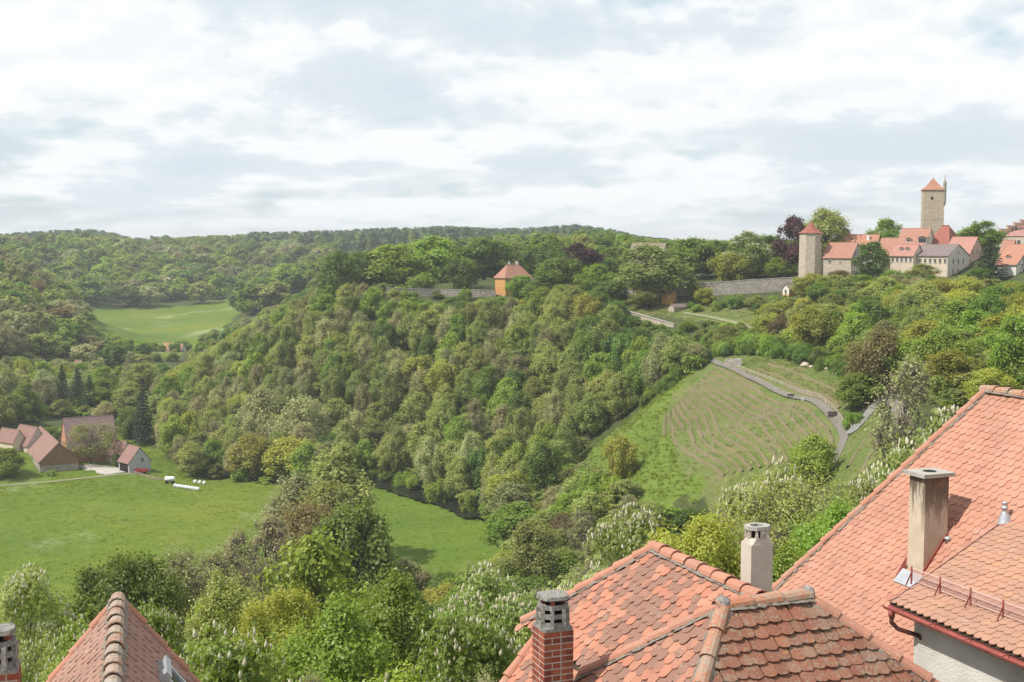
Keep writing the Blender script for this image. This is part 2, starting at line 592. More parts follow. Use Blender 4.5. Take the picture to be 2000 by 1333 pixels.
def ground(px, py, lo=30.0, hi=2500.0):
    """where the sight line through a pixel meets the ground"""
    d = ray(px, py)
    y = lo
    while y < hi:
        p = d * (y / d.y)
        if p.z <= H(p.x, p.y):
            a, b = y / 1.02 - 1, y
            for _ in range(22):
                m = (a + b) / 2
                q = d * (m / d.y)
                if q.z <= H(q.x, q.y):
                    b = m
                else:
                    a = m
            q = d * (b / d.y)
            return Vector((q.x, q.y, H(q.x, q.y)))
        y = y * 1.02 + 1
    return None


def inside(px, py, poly):
    c = False
    n = len(poly)
    for i in range(n):
        x1, y1 = poly[i]
        x2, y2 = poly[(i + 1) % n]
        if (y1 > py) != (y2 > py) and px < (x2 - x1) * (py - y1) / (y2 - y1) + x1:
            c = not c
    return c


def worldpoly(pixels, **kw):
    return [(g.x, g.y) for g in (ground(a, b, **kw) for a, b in pixels) if g is not None]
# ------------------------------------------------------------------ ground sheet with its kinds of cover
Z_MEADOW = [worldpoly(p) for p in (
    [(0, 952), (120, 938), (240, 932), (330, 945), (430, 958), (545, 978), (640, 985), (700, 945), (722, 928), (780, 942), (860, 968), (950, 1000), (985, 1030), (1000, 1120), (900, 1180), (500, 1200), (200, 1230), (-60, 1230), (-60, 960)],
    [(150, 606), (170, 598), (300, 597), (420, 590), (478, 566), (500, 588), (440, 645), (395, 675), (345, 702), (260, 692), (165, 655)],
    [(48, 512), (102, 516), (98, 548), (60, 540)],
    [(-60, 860), (0, 850), (40, 845), (120, 835), (230, 845), (300, 875), (420, 925), (560, 950), (700, 925), (690, 960), (560, 990), (430, 975), (120, 965), (-60, 975)])]
Z_VINE = [worldpoly(p) for p in (
    [(1365, 706), (1420, 708), (1500, 742), (1610, 783), (1665, 848), (1715, 790), (1745, 850), (1700, 940), (1560, 965), (1400, 990), (1250, 1000), (1150, 935), (1135, 890), (1250, 802)],
    [(1455, 695), (1560, 692), (1650, 735), (1660, 800), (1610, 788), (1450, 722), (1395, 700)],
    [(1235, 585), (1300, 598), (1420, 588), (1490, 610), (1470, 640), (1330, 622), (1225, 612)])]
Z_LUSH = [worldpoly([(1375, 712), (1140, 870), (1140, 900), (1150, 940), (1240, 1000), (1390, 990), (1330, 920), (1290, 840), (1310, 780)])]


def grid_mask(polys):
    """1 inside the polygons, softened over neighbouring cells"""
    M = np.zeros(XX.shape)
    for poly in polys:
        if len(poly) < 3:
            continue
        P = np.array(poly)
        x0, x1, y0, y1 = P[:, 0].min(), P[:, 0].max(), P[:, 1].min(), P[:, 1].max()
        ii = np.where((GX >= x0) & (GX <= x1))[0]
        jj = np.where((GY >= y0) & (GY <= y1))[0]
        if len(ii) == 0 or len(jj) == 0:
            continue
        X, Y = np.meshgrid(GX[ii], GY[jj])
        c = np.zeros(X.shape, bool)
        n = len(poly)
        for i in range(n):
            xa, ya = poly[i]
            xb, yb = poly[(i + 1) % n]
            if ya == yb:
                continue
            c ^= ((ya > Y) != (yb > Y)) & (X < (xb - xa) * (Y - ya) / (yb - ya) + xa)
        M[jj[0]:jj[-1] + 1, ii[0]:ii[-1] + 1] = np.maximum(M[jj[0]:jj[-1] + 1, ii[0]:ii[-1] + 1], c)
    return M


def ground_mat():
    m, t = mat_new('ground_cover')
    v = pos(t)
    am = t.n('ShaderNodeAttribute', attribute_name='meadow').outputs['Fac']
    av = t.n('ShaderNodeAttribute', attribute_name='vine').outputs['Fac']
    al = t.n('ShaderNodeAttribute', attribute_name='lush').outputs['Fac']
    wob = t.math('MULTIPLY', t.math('SUBTRACT', t.noise(v, 0.35, 4.0, 0.65), 0.5), 0.7)
    # floor of the woods
    fl = t.ramp(t.noise(v, 0.25, 6.0, 0.7), [(0.3, (0.045, 0.055, 0.022)), (0.55, (0.068, 0.085, 0.030)), (0.75, (0.095, 0.095, 0.048))])
    # hay meadow
    big = t.noise(v, 0.018, 3.0, 0.5)
    med = t.noise(v, 0.12, 5.0, 0.65)
    gr = t.ramp(t.math('ADD', t.math('MULTIPLY', big, 0.6), t.math('MULTIPLY', med, 0.4)), [(0.36, (0.085, 0.140, 0.018)), (0.5, (0.115, 0.168, 0.020)), (0.62, (0.158, 0.190, 0.024))])
    fine = t.noise(v, 1.4, 6.0, 0.75)
    gr = t.mix(t.smooth(fine, 0.35, 0.7, 0.0, 0.35), gr, (0.075, 0.115, 0.022))
    mw = t.n('ShaderNodeMapping', i_Vector=v)
    mw.inputs['Rotation'].default_value = (0, 0, 0.5)
    mw.inputs['Scale'].default_value = (0.02, 0.55, 0.1)
    gr = t.mix(t.smooth(t.noise(mw.outputs[0], 1.0, 3.0, 0.6), 0.4, 0.7, 0.0, 0.35), gr, (0.075, 0.115, 0.018))
    fm = t.n('ShaderNodeMapping', i_Vector=v)
    fm.inputs['Scale'].default_value = (0.035, 0.022, 0.03)
    fl2 = t.math('ADD', t.noise(fm.outputs[0], 1.0, 4.0, 0.6), t.math('MULTIPLY', t.math('SUBTRACT', t.noise(v, 0.9, 5.0, 0.8), 0.5), 0.45))
    gr = t.mix(t.smooth(fl2, 0.56, 0.72, 0.0, 0.32), gr, (0.40, 0.43, 0.28))
    # vineyard slope: patchy grass with dry stalks
    vn = t.noise(v, 0.11, 6.0, 0.7)
    vg = t.ramp(vn, [(0.30, (0.085, 0.130, 0.028)), (0.46, (0.118, 0.152, 0.042)), (0.58, (0.150, 0.160, 0.058)), (0.72, (0.185, 0.160, 0.080))])
    lg = t.ramp(t.noise(v, 0.3, 6.0, 0.7), [(0.3, (0.095, 0.145, 0.024)), (0.6, (0.130, 0.185, 0.034)), (0.75, (0.16, 0.20, 0.045))])
    vg = t.mix(t.smooth(t.math('ADD', al, wob), 0.4, 0.6), vg, lg)
    vg = t.mix(t.smooth(fine, 0.4, 0.75, 0.0, 0.4), vg, (0.07, 0.085, 0.03))
    col = t.mix(t.smooth(t.math('ADD', am, t.math('MULTIPLY', wob, 0.6)), 0.42, 0.58), fl, gr)
    col = t.mix(t.smooth(t.math('ADD', av, wob), 0.4, 0.6), col, vg)
    finish(t, col, 0.95, t.math('ADD', fine, t.noise(v, 0.5, 5.0, 0.7)), 0.55, 0.35, 0.1)
    return m


nx, ny = len(GX), len(GY)
idx = np.arange(nx * ny).reshape(ny, nx)
Fq = np.stack([idx[:-1, :-1].ravel(), idx[:-1, 1:].ravel(), idx[1:, 1:].ravel(), idx[1:, :-1].ravel()], 1)
gme = np_mesh('ground', np.stack([XX.ravel(), YY.ravel(), GZ.ravel()], 1), [Fq], [ground_mat()], True)
for nm, zs in (('meadow', Z_MEADOW), ('vine', Z_VINE), ('lush', Z_LUSH)):
    at = gme.attributes.new(nm, 'FLOAT', 'POINT')
    at.data.foreach_set('value', grid_mask(zs).ravel().astype(np.float32))
tag(obj('ground', gme), kind='structure')


def densify(pts, step):
    out = []
    for a, b in zip(pts[:-1], pts[1:]):
        n = max(1, int((Vector(b) - Vector(a)).length / step))
        out += [Vector(a).lerp(Vector(b), i / n) for i in range(n)]
    return out + [Vector(pts[-1])]


def smooth_line(pts, rounds=2):
    P = [Vector(p) for p in pts]
    for _ in range(rounds):
        Q = [P[0]]
        for a, b in zip(P[:-1], P[1:]):
            Q += [a.lerp(b, 0.25), a.lerp(b, 0.75)]
        P = Q + [P[-1]]
    return P


def strip(name, pixels, width, mat, lift=0.12, rs=None, step=1.2, crown=0.0):
    """a road or path draped over the ground"""
    line = smooth_line([ground(a, b) for a, b in pixels])
    line = densify(line, step)
    rs = rs or random.Random(5)
    V, Fc = [], []
    offs = (-1.0, -0.5, 0.0, 0.5, 1.0)
    for i, p in enumerate(line):
        d = line[min(i + 1, len(line) - 1)] - line[max(i - 1, 0)]
        s_ = Vector((-d.y, d.x, 0)).normalized()
        for o in offs:
            wj = width / 2 * (1 + (rs.uniform(-0.15, 0.15) if abs(o) == 1 else 0))
            q = p + s_ * o * wj
            V.append((q.x, q.y, max(H(q.x, q.y), H(p.x, p.y) - 0.15) + lift + crown * (1 - abs(o))))
    k = len(offs)
    for i in range(len(line) - 1):
        for j in range(k - 1):
            Fc.append((i * k + j, i * k + j + 1, (i + 1) * k + j + 1, (i + 1) * k + j))
    o = MB().add(V, Fc).build(name, mat, None, True)
    tag(o, kind='structure')
    return o, line


M_ROAD = simple('worn_asphalt', (0.135, 0.122, 0.104), (0.195, 0.176, 0.152), 0.6, bscale=12)
M_PATHB = simple('blue_grey_path', (0.155, 0.155, 0.15), (0.215, 0.21, 0.20), 0.7, bscale=12)
M_TRACK = simple('gravel_track', (0.17, 0.18, 0.09), (0.23, 0.225, 0.14), 0.5, bscale=10)
M_YARD = simple('pale_yard', (0.36, 0.33, 0.29), (0.46, 0.43, 0.385), 0.4, bscale=10)
M_DRYBANK = simple('dry_grass_bank', (0.128, 0.125, 0.052), (0.182, 0.145, 0.082), 0.25, bstr=0.7, bscale=3)
M_WATER = None
m_, t_ = mat_new('river_water')
finish(t_, (0.018, 0.020, 0.014), 0.12, t_.noise(pos(t_), 1.5, 3.0), 0.08, 0.05, 0.5)
M_WATER = m_

ROADS = [
    strip('vineyard_road', [(1352, 690), (1385, 709), (1440, 728), (1500, 751), (1560, 775), (1605, 795), (1632, 822), (1652, 850), (1642, 876), (1628, 905)], 1.8, M_ROAD),
    strip('footpath', [(1768, 740), (1720, 785), (1690, 815), (1662, 848)], 2.4, M_PATHB, 0.14),
    strip('footpath', [(1722, 735), (1738, 765), (1755, 805), (1772, 850)], 2.6, M_ROAD, 0.14),
    strip('farm_track', [(-80, 955), (0, 949), (80, 944), (150, 936), (230, 928), (290, 924)], 2.0, M_TRACK),
    strip('farm_track', [(160, 915), (195, 912), (228, 925)], 9.0, M_YARD, 0.10),
    strip('hill_path', [(1225, 640), (1290, 668), (1340, 682), (1375, 705)], 2.2, M_ROAD, 0.14),
    strip('hill_path', [(1335, 612), (1400, 622), (1470, 640), (1540, 662), (1625, 690)], 2.0, M_TRACK, 0.14),
]
strip('river', [(700, 934), (760, 948), (840, 972), (930, 1000), (990, 1028), (1050, 1062), (1090, 1110)], 9.0, M_WATER, 0.10, crown=0.05)

# terrace banks of the vineyard
TOP_ROW = [(1392, 718), (1440, 743), (1490, 765), (1545, 790), (1590, 815), (1622, 845), (1628, 885)]
LOW_ROW = [(1300, 815), (1296, 835), (1312, 858), (1335, 878), (1362, 897), (1390, 914), (1415, 930)]
ROWS = []
NROW = 13
for q in range(NROW):
    f_ = q / (NROW - 1)
    ROWS.append([(a[0] + (b[0] - a[0]) * f_, a[1] + (b[1] - a[1]) * f_) for k, (a, b) in enumerate(zip(TOP_ROW, LOW_ROW))])
ROWS += [[(1480, 722), (1540, 740), (1600, 768), (1640, 798)], [(1500, 712), (1560, 728), (1610, 750), (1648, 780)], [(1700, 850), (1675, 880), (1655, 915)], [(1720, 855), (1700, 890), (1680, 930)]]


def bank(pixels, wd, ht, seed):
    rs = random.Random(seed)
    line = densify(smooth_line([ground(a, b) for a, b in pixels]), 0.8)
    V, Fc = [], []
    k = 5
    for i, p in enumerate(line):
        d = line[min(i + 1, len(line) - 1)] - line[max(i - 1, 0)]
        s_ = Vector((-d.y, d.x, 0)).normalized()
        if s_.y < 0:
            s_ = -s_
        w1, h1_ = wd * rs.uniform(0.8, 1.2), ht * rs.uniform(0.75, 1.2)
        for o, z in ((-0.6, -0.1), (-0.28, 0.75), (0.0, 1.0), (0.25, 0.55), (0.6, -0.1)):
            q = p + s_ * o * w1 + Vector((rs.uniform(-.08, .08), rs.uniform(-.08, .08), 0))
            V.append((q.x, q.y, H(q.x, q.y) + z * h1_))
    for i in range(len(line) - 1):
        for j in range(k - 1):
            Fc.append((i * k + j, i * k + j + 1, (i + 1) * k + j + 1, (i + 1) * k + j))
    o = MB().add(V, Fc).build('terrace_bank', M_DRYBANK)
    tag(o, kind='structure')
    return line


BANKS = [bank(r, 0.85, 0.45, 70 + i) for i, r in enumerate(ROWS)]
# ------------------------------------------------------------------ foreground houses
UA = Vector((-0.384, 1.0, 0.0)).normalized()      # along the ridges, away from the camera
NH = Vector((-UA.y, UA.x, 0.0))                   # to the left of it
WD = -NH


class Plane:
    """a roof slope: P0 on it, h = plan direction it falls to, pitch"""
    def __init__(s, P0, h, pitch):
        s.P0 = Vector(P0)
        h = Vector((h[0], h[1], 0)).normalized()
        c, q = math.cos(pitch), math.sin(pitch)
        s.up = Vector((-h.x * c, -h.y * c, q))
        s.N = Vector((h.x * q, h.y * q, c))
        s.r = s.up.cross(s.N)
        s.h = h

    def hit(s, px, py):
        d = ray(px, py)
        return d * (s.P0.dot(s.N) / d.dot(s.N))

    def ab(s, P):
        q = Vector(P) - s.P0
        return (q.dot(s.r), q.dot(s.up))

    def px(s, px, py):
        return s.ab(s.hit(px, py))

    def w(s, a, b, n=0.0):
        return s.P0 + s.r * a + s.up * b + s.N * n


def tile_outline(w_, l_, style):
    """outline in the tile's own plane, y = 0 at the tail, counterclockwise"""
    if style == 'round':
        k = w_ * 0.36
        arc = [(-w_ / 2 + w_ * i / 6, k * (1 - math.sqrt(max(0, 1 - ((i - 3) / 3) ** 2)))) for i in range(7)]
    else:
        arc = [(-w_ / 2, w_ * 0.16), (-w_ * 0.22, w_ * 0.02), (w_ * 0.22, 0.0), (w_ / 2, w_ * 0.15)]
    return arc + [(w_ / 2, l_), (-w_ / 2, l_)]


def clip_half(poly, n, c):
    """keep the part with n.p <= c"""
    out = []
    for i in range(len(poly)):
        p, q = poly[i], poly[(i + 1) % len(poly)]
        dp, dq = n[0] * p[0] + n[1] * p[1] - c, n[0] * q[0] + n[1] * q[1] - c
        if dp <= 0:
            out.append(p)
        if (dp < 0 < dq) or (dq < 0 < dp):
            t = dp / (dp - dq)
            out.append((p[0] + (q[0] - p[0]) * t, p[1] + (q[1] - p[1]) * t))
    return out


def tile_solid(outline, th):
    n = len(outline)
    v = [(x, y, 0.0) for x, y in outline] + [(x, y, th) for x, y in outline]
    f = [tuple(range(n - 1, -1, -1)), tuple(range(n, 2 * n))] + [(i, (i + 1) % n, n + (i + 1) % n, n + i) for i in range(n)]
    return v, f


def lay_tiles(roof, pl, poly, cuts, mat, w_=0.18, expo=0.155, style='round', lift=0.027, th=0.015, jit=1.0, limit=300, seed=1, skip=None, b_off=0.0, far=320):
    """tiles one by one on a slope; poly in slope coordinates, cuts = [(p,q)] lines of poly along which tiles are cut"""
    rs = random.Random(seed)
    base = roof['base_loc']
    base = Vector((base[0], base[1], base[2]))
    L = expo * 1.9
    ins = tile_outline(w_ * 0.965, L, style)
    full = np_tile = MB().add(*tile_solid(ins, th)).mesh('tile', mat)
    amin, amax = min(p[0] for p in poly), max(p[0] for p in poly)
    bmin, bmax = min(p[1] for p in poly), max(p[1] for p in poly)
    halves = []
    cen = (sum(p[0] for p in poly) / len(poly), sum(p[1] for p in poly) / len(poly))
    for (p, q) in cuts:
        n = Vector((q[1] - p[1], -(q[0] - p[0]))).normalized()
        c = n.x * p[0] + n.y * p[1]
        if n.x * cen[0] + n.y * cen[1] > c:
            n, c = -n, -c
        halves.append(((n.x, n.y), c))
    halves.append(((0.0, 1.0), bmax))
    todo = []
    nrow = int((bmax - bmin) / expo) + 3
    for i in range(0, nrow):
        b0 = bmax - b_off - i * expo - expo * 1.4
        off = (w_ / 2 if i % 2 else 0.0) + rs.uniform(-0.012, 0.012) * jit
        for j in range(int((amax - amin) / w_) + 3):
            a0 = amin - w_ + j * w_ + off + rs.uniform(-0.004, 0.004) * jit
            mid = (a0, b0 + expo * 0.5)
            if not inside(mid[0], min(mid[1], bmax - 0.01), poly):
                # keep tiles whose middle is just outside a cut edge
                if not any(abs(n[0] * mid[0] + n[1] * mid[1] - c) < w_ * 0.6 for n, c in halves):
                    continue
                near = (mid[0] + (cen[0] - mid[0]) * 0.04, mid[1] + (cen[1] - mid[1]) * 0.04)
                if not inside(near[0], near[1], poly):
                    continue
            W = pl.w(a0, b0, 0)
            pp = proj(W)
            if pp[0] < -far or pp[0] > 2000 + far or pp[1] > 1333 + far:
                continue
            if skip and skip(pl.w(a0, b0 + expo * 0.5, 0), pp):
                continue
            out = ins
            cut = False
            for n, c in halves:
                cc = c - n[0] * a0 - n[1] * b0
                if max(n[0] * x + n[1] * y for x, y in ins) > cc:
                    out = clip_half(out, n, cc)
                    cut = True
                if len(out) < 3:
                    break
            if len(out) < 3:
                continue
            tilt = lift / L
            y_ax = (pl.up - pl.N * (tilt + rs.uniform(-0.008, 0.010) * jit)).normalized()
            ang = rs.uniform(-0.018, 0.018) * jit
            x_ax = (pl.r * math.cos(ang) + pl.up * math.sin(ang)).normalized()
            z_ax = x_ax.cross(y_ax).normalized()
            x_ax = y_ax.cross(z_ax)
            o = pl.w(a0, b0 + rs.uniform(-0.006, 0.006) * jit, lift + rs.uniform(-0.002, 0.006) * jit) - base
            inframe = 0 <= pp[0] <= 2000 and pp[1] <= 1333
            todo.append((not inframe, W.length, x_ax, y_ax, z_ax, o, out if cut else None))
    todo.sort(key=lambda q: (q[0], q[1]))
    rest = MB()
    fv, ff = tile_solid(ins, th)
    for k, (nf, dd, x, y, z, o, out) in enumerate(todo):
        if k < limit and not nf:
            me = full if out is None else MB().add(*tile_solid(out, th)).mesh('tile', mat)
            t = obj('tile', me, roof)
            t.matrix_local = Matrix(((x.x, y.x, z.x, o.x), (x.y, y.y, z.y, o.y), (x.z, y.z, z.z, o.z), (0, 0, 0, 1)))
        else:
            v, f = (fv, ff) if out is None else tile_solid(out, th)
            rest.add([o + x * p[0] + y * p[1] + z * p[2] for p in v], f)
    if rest.v:
        r = rest.build('tile_field', mat, roof)
        tag(r, kind='stuff')
    return len(todo)


def roof_part(name, parent, base, pl, poly, drop=0.02):
    """boarding under the tiles"""
    mb = MB().prism([pl.w(a, b, -drop) - base for a, b in poly], -pl.N * 0.06)
    r = mb.build(name, M_DECK, parent)
    r['base_loc'] = tuple(base)
    return r


def ridge_line(parent, base, A, B, mat, seg=0.36, r0=0.105, seed=1, mortar=True, up_hint=None, lift=0.03):
    """overlapping half-round tiles from A (low or near end) to B, each an object"""
    rs = random.Random(seed)
    A, B = Vector(A), Vector(B)
    d = (B - A)
    n = max(1, int(round(d.length / seg)))
    seg = d.length / n
    d.normalize()
    side = d.cross(Vector((0, 0, 1))).normalized()
    up = side.cross(d).normalized()
    ln = seg * 1.14
    prof = []
    N_ = 7
    for (y, r) in ((0.0, r0 * 1.05), (0.05, r0 * 1.05), (0.06, r0), (ln, r0 * 0.88)):
        prof.append([(-math.cos(math.pi * k / (N_ - 1)) * r, y, math.sin(math.pi * k / (N_ - 1)) * r * 0.92) for k in range(N_)])
    v = [p for ring in prof for p in ring]
    inner = [(x * 0.84, y, z * 0.84) for ring in (prof[0], prof[-1]) for (x, y, z) in ring]
    f = []
    for i in range(3):
        for k in range(N_ - 1):
            a = i * N_ + k
            f.append((a, a + 1, a + N_ + 1, a + N_))
    o4 = len(v)
    v += inner
    for k in range(N_ - 1):
        f.append((k + 1, k, o4 + k, o4 + k + 1))
        f.append((o4 + k, o4 + N_ + k, o4 + N_ + k + 1, o4 + k + 1))
    me = MB().add(v, f).mesh('ridge_tile', mat, False)
    for i in range(n):
        t = obj('ridge_tile', me, parent)
        p = A + d * (seg * i) + up * (lift + rs.uniform(-0.004, 0.008)) + side * rs.uniform(-0.008, 0.008) - base
        y = (d - up * 0.045 + side * rs.uniform(-0.015, 0.015)).normalized()
        x = y.cross(up).normalized()
        z = x.cross(y)
        t.matrix_local = Matrix(((x.x, y.x, z.x, p.x), (x.y, y.y, z.y, p.y), (x.z, y.z, z.z, p.z), (0, 0, 0, 1)))
    if mortar:
        m = MB()
        k = max(2, int(d.length * 0 + (B - A).length / 0.07))
        for s_ in (-1, 1):
            P = [A + d * ((B - A).length * i / k) - base for i in range(k + 1)]
            q = [p + side * s_ * (r0 * 0.95 + rs.uniform(0, 0.05)) - up * (0.03 + rs.uniform(0, 0.015)) + up * lift for p in P]
            q2 = [p + side * s_ * r0 * 0.5 + up * (0.03 + lift) for p in P]
            vv = q + q2
            m.add(vv, [(i, i + 1, k + 2 + i, k + 1 + i) for i in range(k)])
        m.build('mortar_bed', M_MORTAR, parent)


DOWN = Vector((0, 0, -1))


def wall_skirt(parent, base, corners, ztop, zbot, mat, name='wall'):
    n = len(corners)
    v = [Vector((c.x, c.y, ztop)) - base for c in corners] + [Vector((c.x, c.y, zbot)) - base for c in corners]
    MB().add(v, [(i, n + i, n + (i + 1) % n, (i + 1) % n) for i in range(n)] + [tuple(range(n))]).build(name, mat, parent)


# ---- the large orange roof on the right
PA0 = pt(1930, 763, 26.7)
RA = Plane(PA0, NH, math.radians(52))
baseA = Vector((PA0.x, PA0.y - 6, -17.5))
houseA = thing('house', 'large house with bright orange tiled roof filling the right edge', 'house', baseA)
hip_lo = RA.px(1505, 1160)
hip_dir = (hip_lo[0], hip_lo[1])
hip_end = (hip_dir[0] * 1.55, hip_dir[1] * 1.55)
b_bot = hip_end[1]
polyA = [(0, 0), hip_end, (13.0, b_bot), (13.0, 0)]
roofA = roof_part('roof', houseA, baseA, RA, polyA)
# the far hip end and the back slope, out of sight
backA = Plane(PA0, -NH, math.radians(52))
hipLoW = RA.w(*hip_end)
bk = PA0 + (hipLoW - PA0) - 2 * NH * ((hipLoW - PA0).dot(NH))
ridge_end = RA.w(13, 0)
bk_end = RA.w(13.0, b_bot) - 2 * NH * ((RA.w(13.0, b_bot) - PA0).dot(NH))
mbk = MB()
mbk.add([PA0 - baseA + Vector((0, 0, -.05)), hipLoW - baseA + Vector((0, 0, -.05)), bk - baseA + Vector((0, 0, -.05))], [(0, 1, 2)])
mbk.add([PA0 - baseA + Vector((0, 0, -.05)), bk - baseA + Vector((0, 0, -.05)), bk_end - baseA + Vector((0, 0, -.05)), ridge_end - baseA + Vector((0, 0, -.05))], [(0, 1, 2, 3)])
mbk.build('back_roof', M_TILE_A, houseA)
cornA = [RA.w(hip_end[0] + .3, b_bot + .3), RA.w(13, b_bot + .3), bk_end, bk]
wall_skirt(houseA, baseA, cornA, hipLoW.z - 0.1, -19.5, M_PLASTER)

# the shed dormer with the snow guard
PB0 = RA.hit(1968, 1018)
RB = Plane(PB0, NH, math.radians(25))
bl = RB.px(1741, 1180)
aB = 0.0
eaveB = bl[1]
polyB = [(aB + (bl[0]) * 0.0, 0.0), (bl[0], eaveB), (9.0, eaveB), (9.0, 0.0)]
print('dormer verge', bl)


def skipA(P, pp):
    q = RB.ab(P)
    return q[0] > aB + 0.25 and P.z < PB0.z - 0.2


nA = lay_tiles(roofA, RA, polyA, [((0, 0), hip_end)], M_TILE_A, 0.18, 0.155, seed=3, skip=skipA)
ridge_line(houseA, baseA, RA.w(*hip_end), PA0, M_RIDGE, 0.40, 0.10, 5)
ridge_line(houseA, baseA, RA.w(9.5, 0), PA0 + UA * 0.12, M_RIDGE_OLD, 0.40, 0.12, 6, lift=0.02)

dorm = obj('dormer', None, houseA)
roofB = roof_part('dormer_roof', houseA, baseA, RB, polyB, 0.02)
nB = lay_tiles(roofB, RB, polyB, [(polyB[0], polyB[1])], M_TILE_B, 0.18, 0.155, seed=9)
bpy.data.objects.remove(dorm)
# dormer front wall and cheek
eL, eR = RB.w(bl[0], eaveB), RB.w(9.0, eaveB)
inset = 0.34
fL = eL - NH * inset - UA * 0.22
fR = eR - NH * inset
zt = RB.w(0, eaveB).z + inset * math.tan(math.radians(25)) - 0.10
bw = 0.22
MB().prism([fL - baseA + Vector((0, 0, zt - fL.z)), fR - baseA + Vector((0, 0, zt - fR.z)), Vector((fR.x, fR.y, -19)) - baseA, Vector((fL.x, fL.y, -19)) - baseA], -NH * bw).build('dormer_wall', M_PLASTER, houseA)
ck_top = RB.w(0.25, -0.12, -0.1)
MB().prism([Vector((fL.x, fL.y, zt)) - NH * 0.24 - baseA, Vector((fL.x, fL.y, zt - 3.2)) - NH * 0.24 - baseA, ck_top + Vector((0, 0, -0.6)) - baseA, ck_top + Vector((0, 0, -0.04)) - baseA], -UA * 0.18).build('dormer_cheek', M_PLASTER, houseA)
# verge board
MB().bar(RB.w(polyB[0][0] - .02, 0, -0.03) - baseA, RB.w(bl[0] - .02, eaveB, -0.03) - baseA, 0.04, 0.13, RB.N).build('verge_board', M_DARKPIPE, houseA)
MB().bar(RB.w(bl[0], eaveB + 0.12, -0.12) - baseA, RB.w(9, eaveB + 0.12, -0.12) - baseA, 0.05, 0.14).build('eaves_board', M_REDMETAL, houseA)


def half_pipe(A, B, r, th, n=9):
    d = (B - A).normalized()
    sd_ = d.cross(Vector((0, 0, 1))).normalized()
    up = sd_.cross(d)
    v, f = [], []
    for P in (A, B):
        for rr in (r, r - th):
            for k in range(n):
                t = math.pi + math.pi * k / (n - 1)
                v.append(P + sd_ * math.cos(t) * rr + up * math.sin(t) * rr)
    for k in range(n - 1):
        f.append((k, k + 1, 2 * n + k + 1, 2 * n + k))
        f.append((n + k + 1, n + k, 3 * n + k, 3 * n + k + 1))
    f.append((0, 2 * n, 3 * n, n))
    f.append((n - 1, 2 * n - 1, 4 * n - 1, 3 * n - 1))
    for e in (0, 2 * n):
        for k in range(n - 1):
            f.append((e + k, e + n + k, e + n + k + 1, e + k + 1))
    return v, f


gA = RB.w(bl[0] - 0.10, eaveB, 0) + NH * 0.05 + DOWN * 0.035 - baseA
gB = RB.w(5.2, eaveB, 0) + NH * 0.05 + DOWN * 0.06 - baseA
gut = obj('gutter', MB().add(*half_pipe(gA, gB, 0.075, 0.008)).mesh('gutter', M_REDMETAL), houseA)
for k in range(6):
    p = gA.lerp(gB, 0.08 + k * 0.17)
    MB().bar(p + NH * 0.08 + DOWN * -0.01, p - NH * 0.09 + DOWN * -0.02, 0.02, 0.012).build('gutter_bracket', M_REDMETAL, gut)
dp = [gA + UA * -0.18 + DOWN * 0.06, gA + UA * -0.18 + DOWN * 0.28, gA + UA * -0.22 + DOWN * 0.40 - NH * 0.12, fL - baseA + Vector((0, 0, 0)) + DOWN * 0.50 - UA * 0.16 + NH * 0.05,
      fL - baseA + DOWN * 0.62 - UA * 0.20 + NH * 0.0 - NH * 0.1]
MB().tube(dp, 0.042, 10).build('downpipe', M_DARKPIPE, houseA, True)
MB().tube([gA + UA * -0.18 + DOWN * 0.05, gA + UA * -0.18 + DOWN * 0.19], [0.075, 0.05], 10).build('gutter_outlet', M_REDMETAL, houseA, True)

# snow guard
sgb = RB.px(1797, 1148)[1]
a0, a1 = RB.px(1788, 1132)[0] + 0.02, 5.0
guard = obj('snow_guard', None, houseA)
mrail = MB().bar(RB.w(a0, sgb, 0) + Vector((0, 0, 0.30)) - baseA, RB.w(a1, sgb, 0) + Vector((0, 0, 0.30)) - baseA, 0.022, 0.022)
mrail.build('top_rail', M_PINKRAIL, guard)
MB().bar(RB.w(a0, sgb, 0) + Vector((0, 0, 0.085)) - baseA, RB.w(a1, sgb, 0) + Vector((0, 0, 0.085)) - baseA, 0.014, 0.014).build('bottom_rail', M_PINKRAIL, guard)
MB().bar(RB.w(a0, sgb, 0) + Vector((0, 0, 0.20)) - baseA, RB.w(a1, sgb, 0) + Vector((0, 0, 0.20)) - baseA, 0.010, 0.010).build('middle_rail', M_PINKRAIL, guard)
npost = 7
barm = MB().box(-0.005, 0.005, -0.005, 0.005, 0.085, 0.295).mesh('bar', M_PINKRAIL)
for k in range(int((a1 - a0) / 0.045)):
    a = a0 + 0.02 + k * 0.045
    if a < 3.4:
        o = obj('guard_bar', barm, guard, RB.w(a, sgb, 0) - baseA)
for k in range(npost):
    a = a0 + 0.05 + k * 0.78
    P = RB.w(a, sgb, 0.03) - baseA
    MB().bar(P + DOWN * 0.02, P + Vector((0, 0, 0.31)), 0.035, 0.012, NH).bar(P + NH * 0.12 + DOWN * 0.03, P + Vector((0, 0, 0.20)), 0.025, 0.010, UA).build('guard_post', M_REDMETAL, guard)

# the tall stained chimney
cw, cl = 0.56, 0.47
c0 = RA.hit(1803, 1126)
ctop = pt(1806, 934, c0.y)
hh = ctop.z - c0.z
ch = thing('chimney', 'tall soot-stained cream chimney with flat concrete cap on the large orange roof', 'chimney', c0)
q = [Vector((0, 0, 0)), WD * cw, WD * cw + UA * cl, UA * cl]


def shaft(q, z0, z1, name, mat, parent):
    """shaft with its origin at the top, so stains run down from there"""
    m = MB().prism([p + Vector((0, 0, z0 - z1)) for p in q], Vector((0, 0, z1 - z0)))
    return m.build(name, mat, parent, False, Vector((0, 0, z1)))


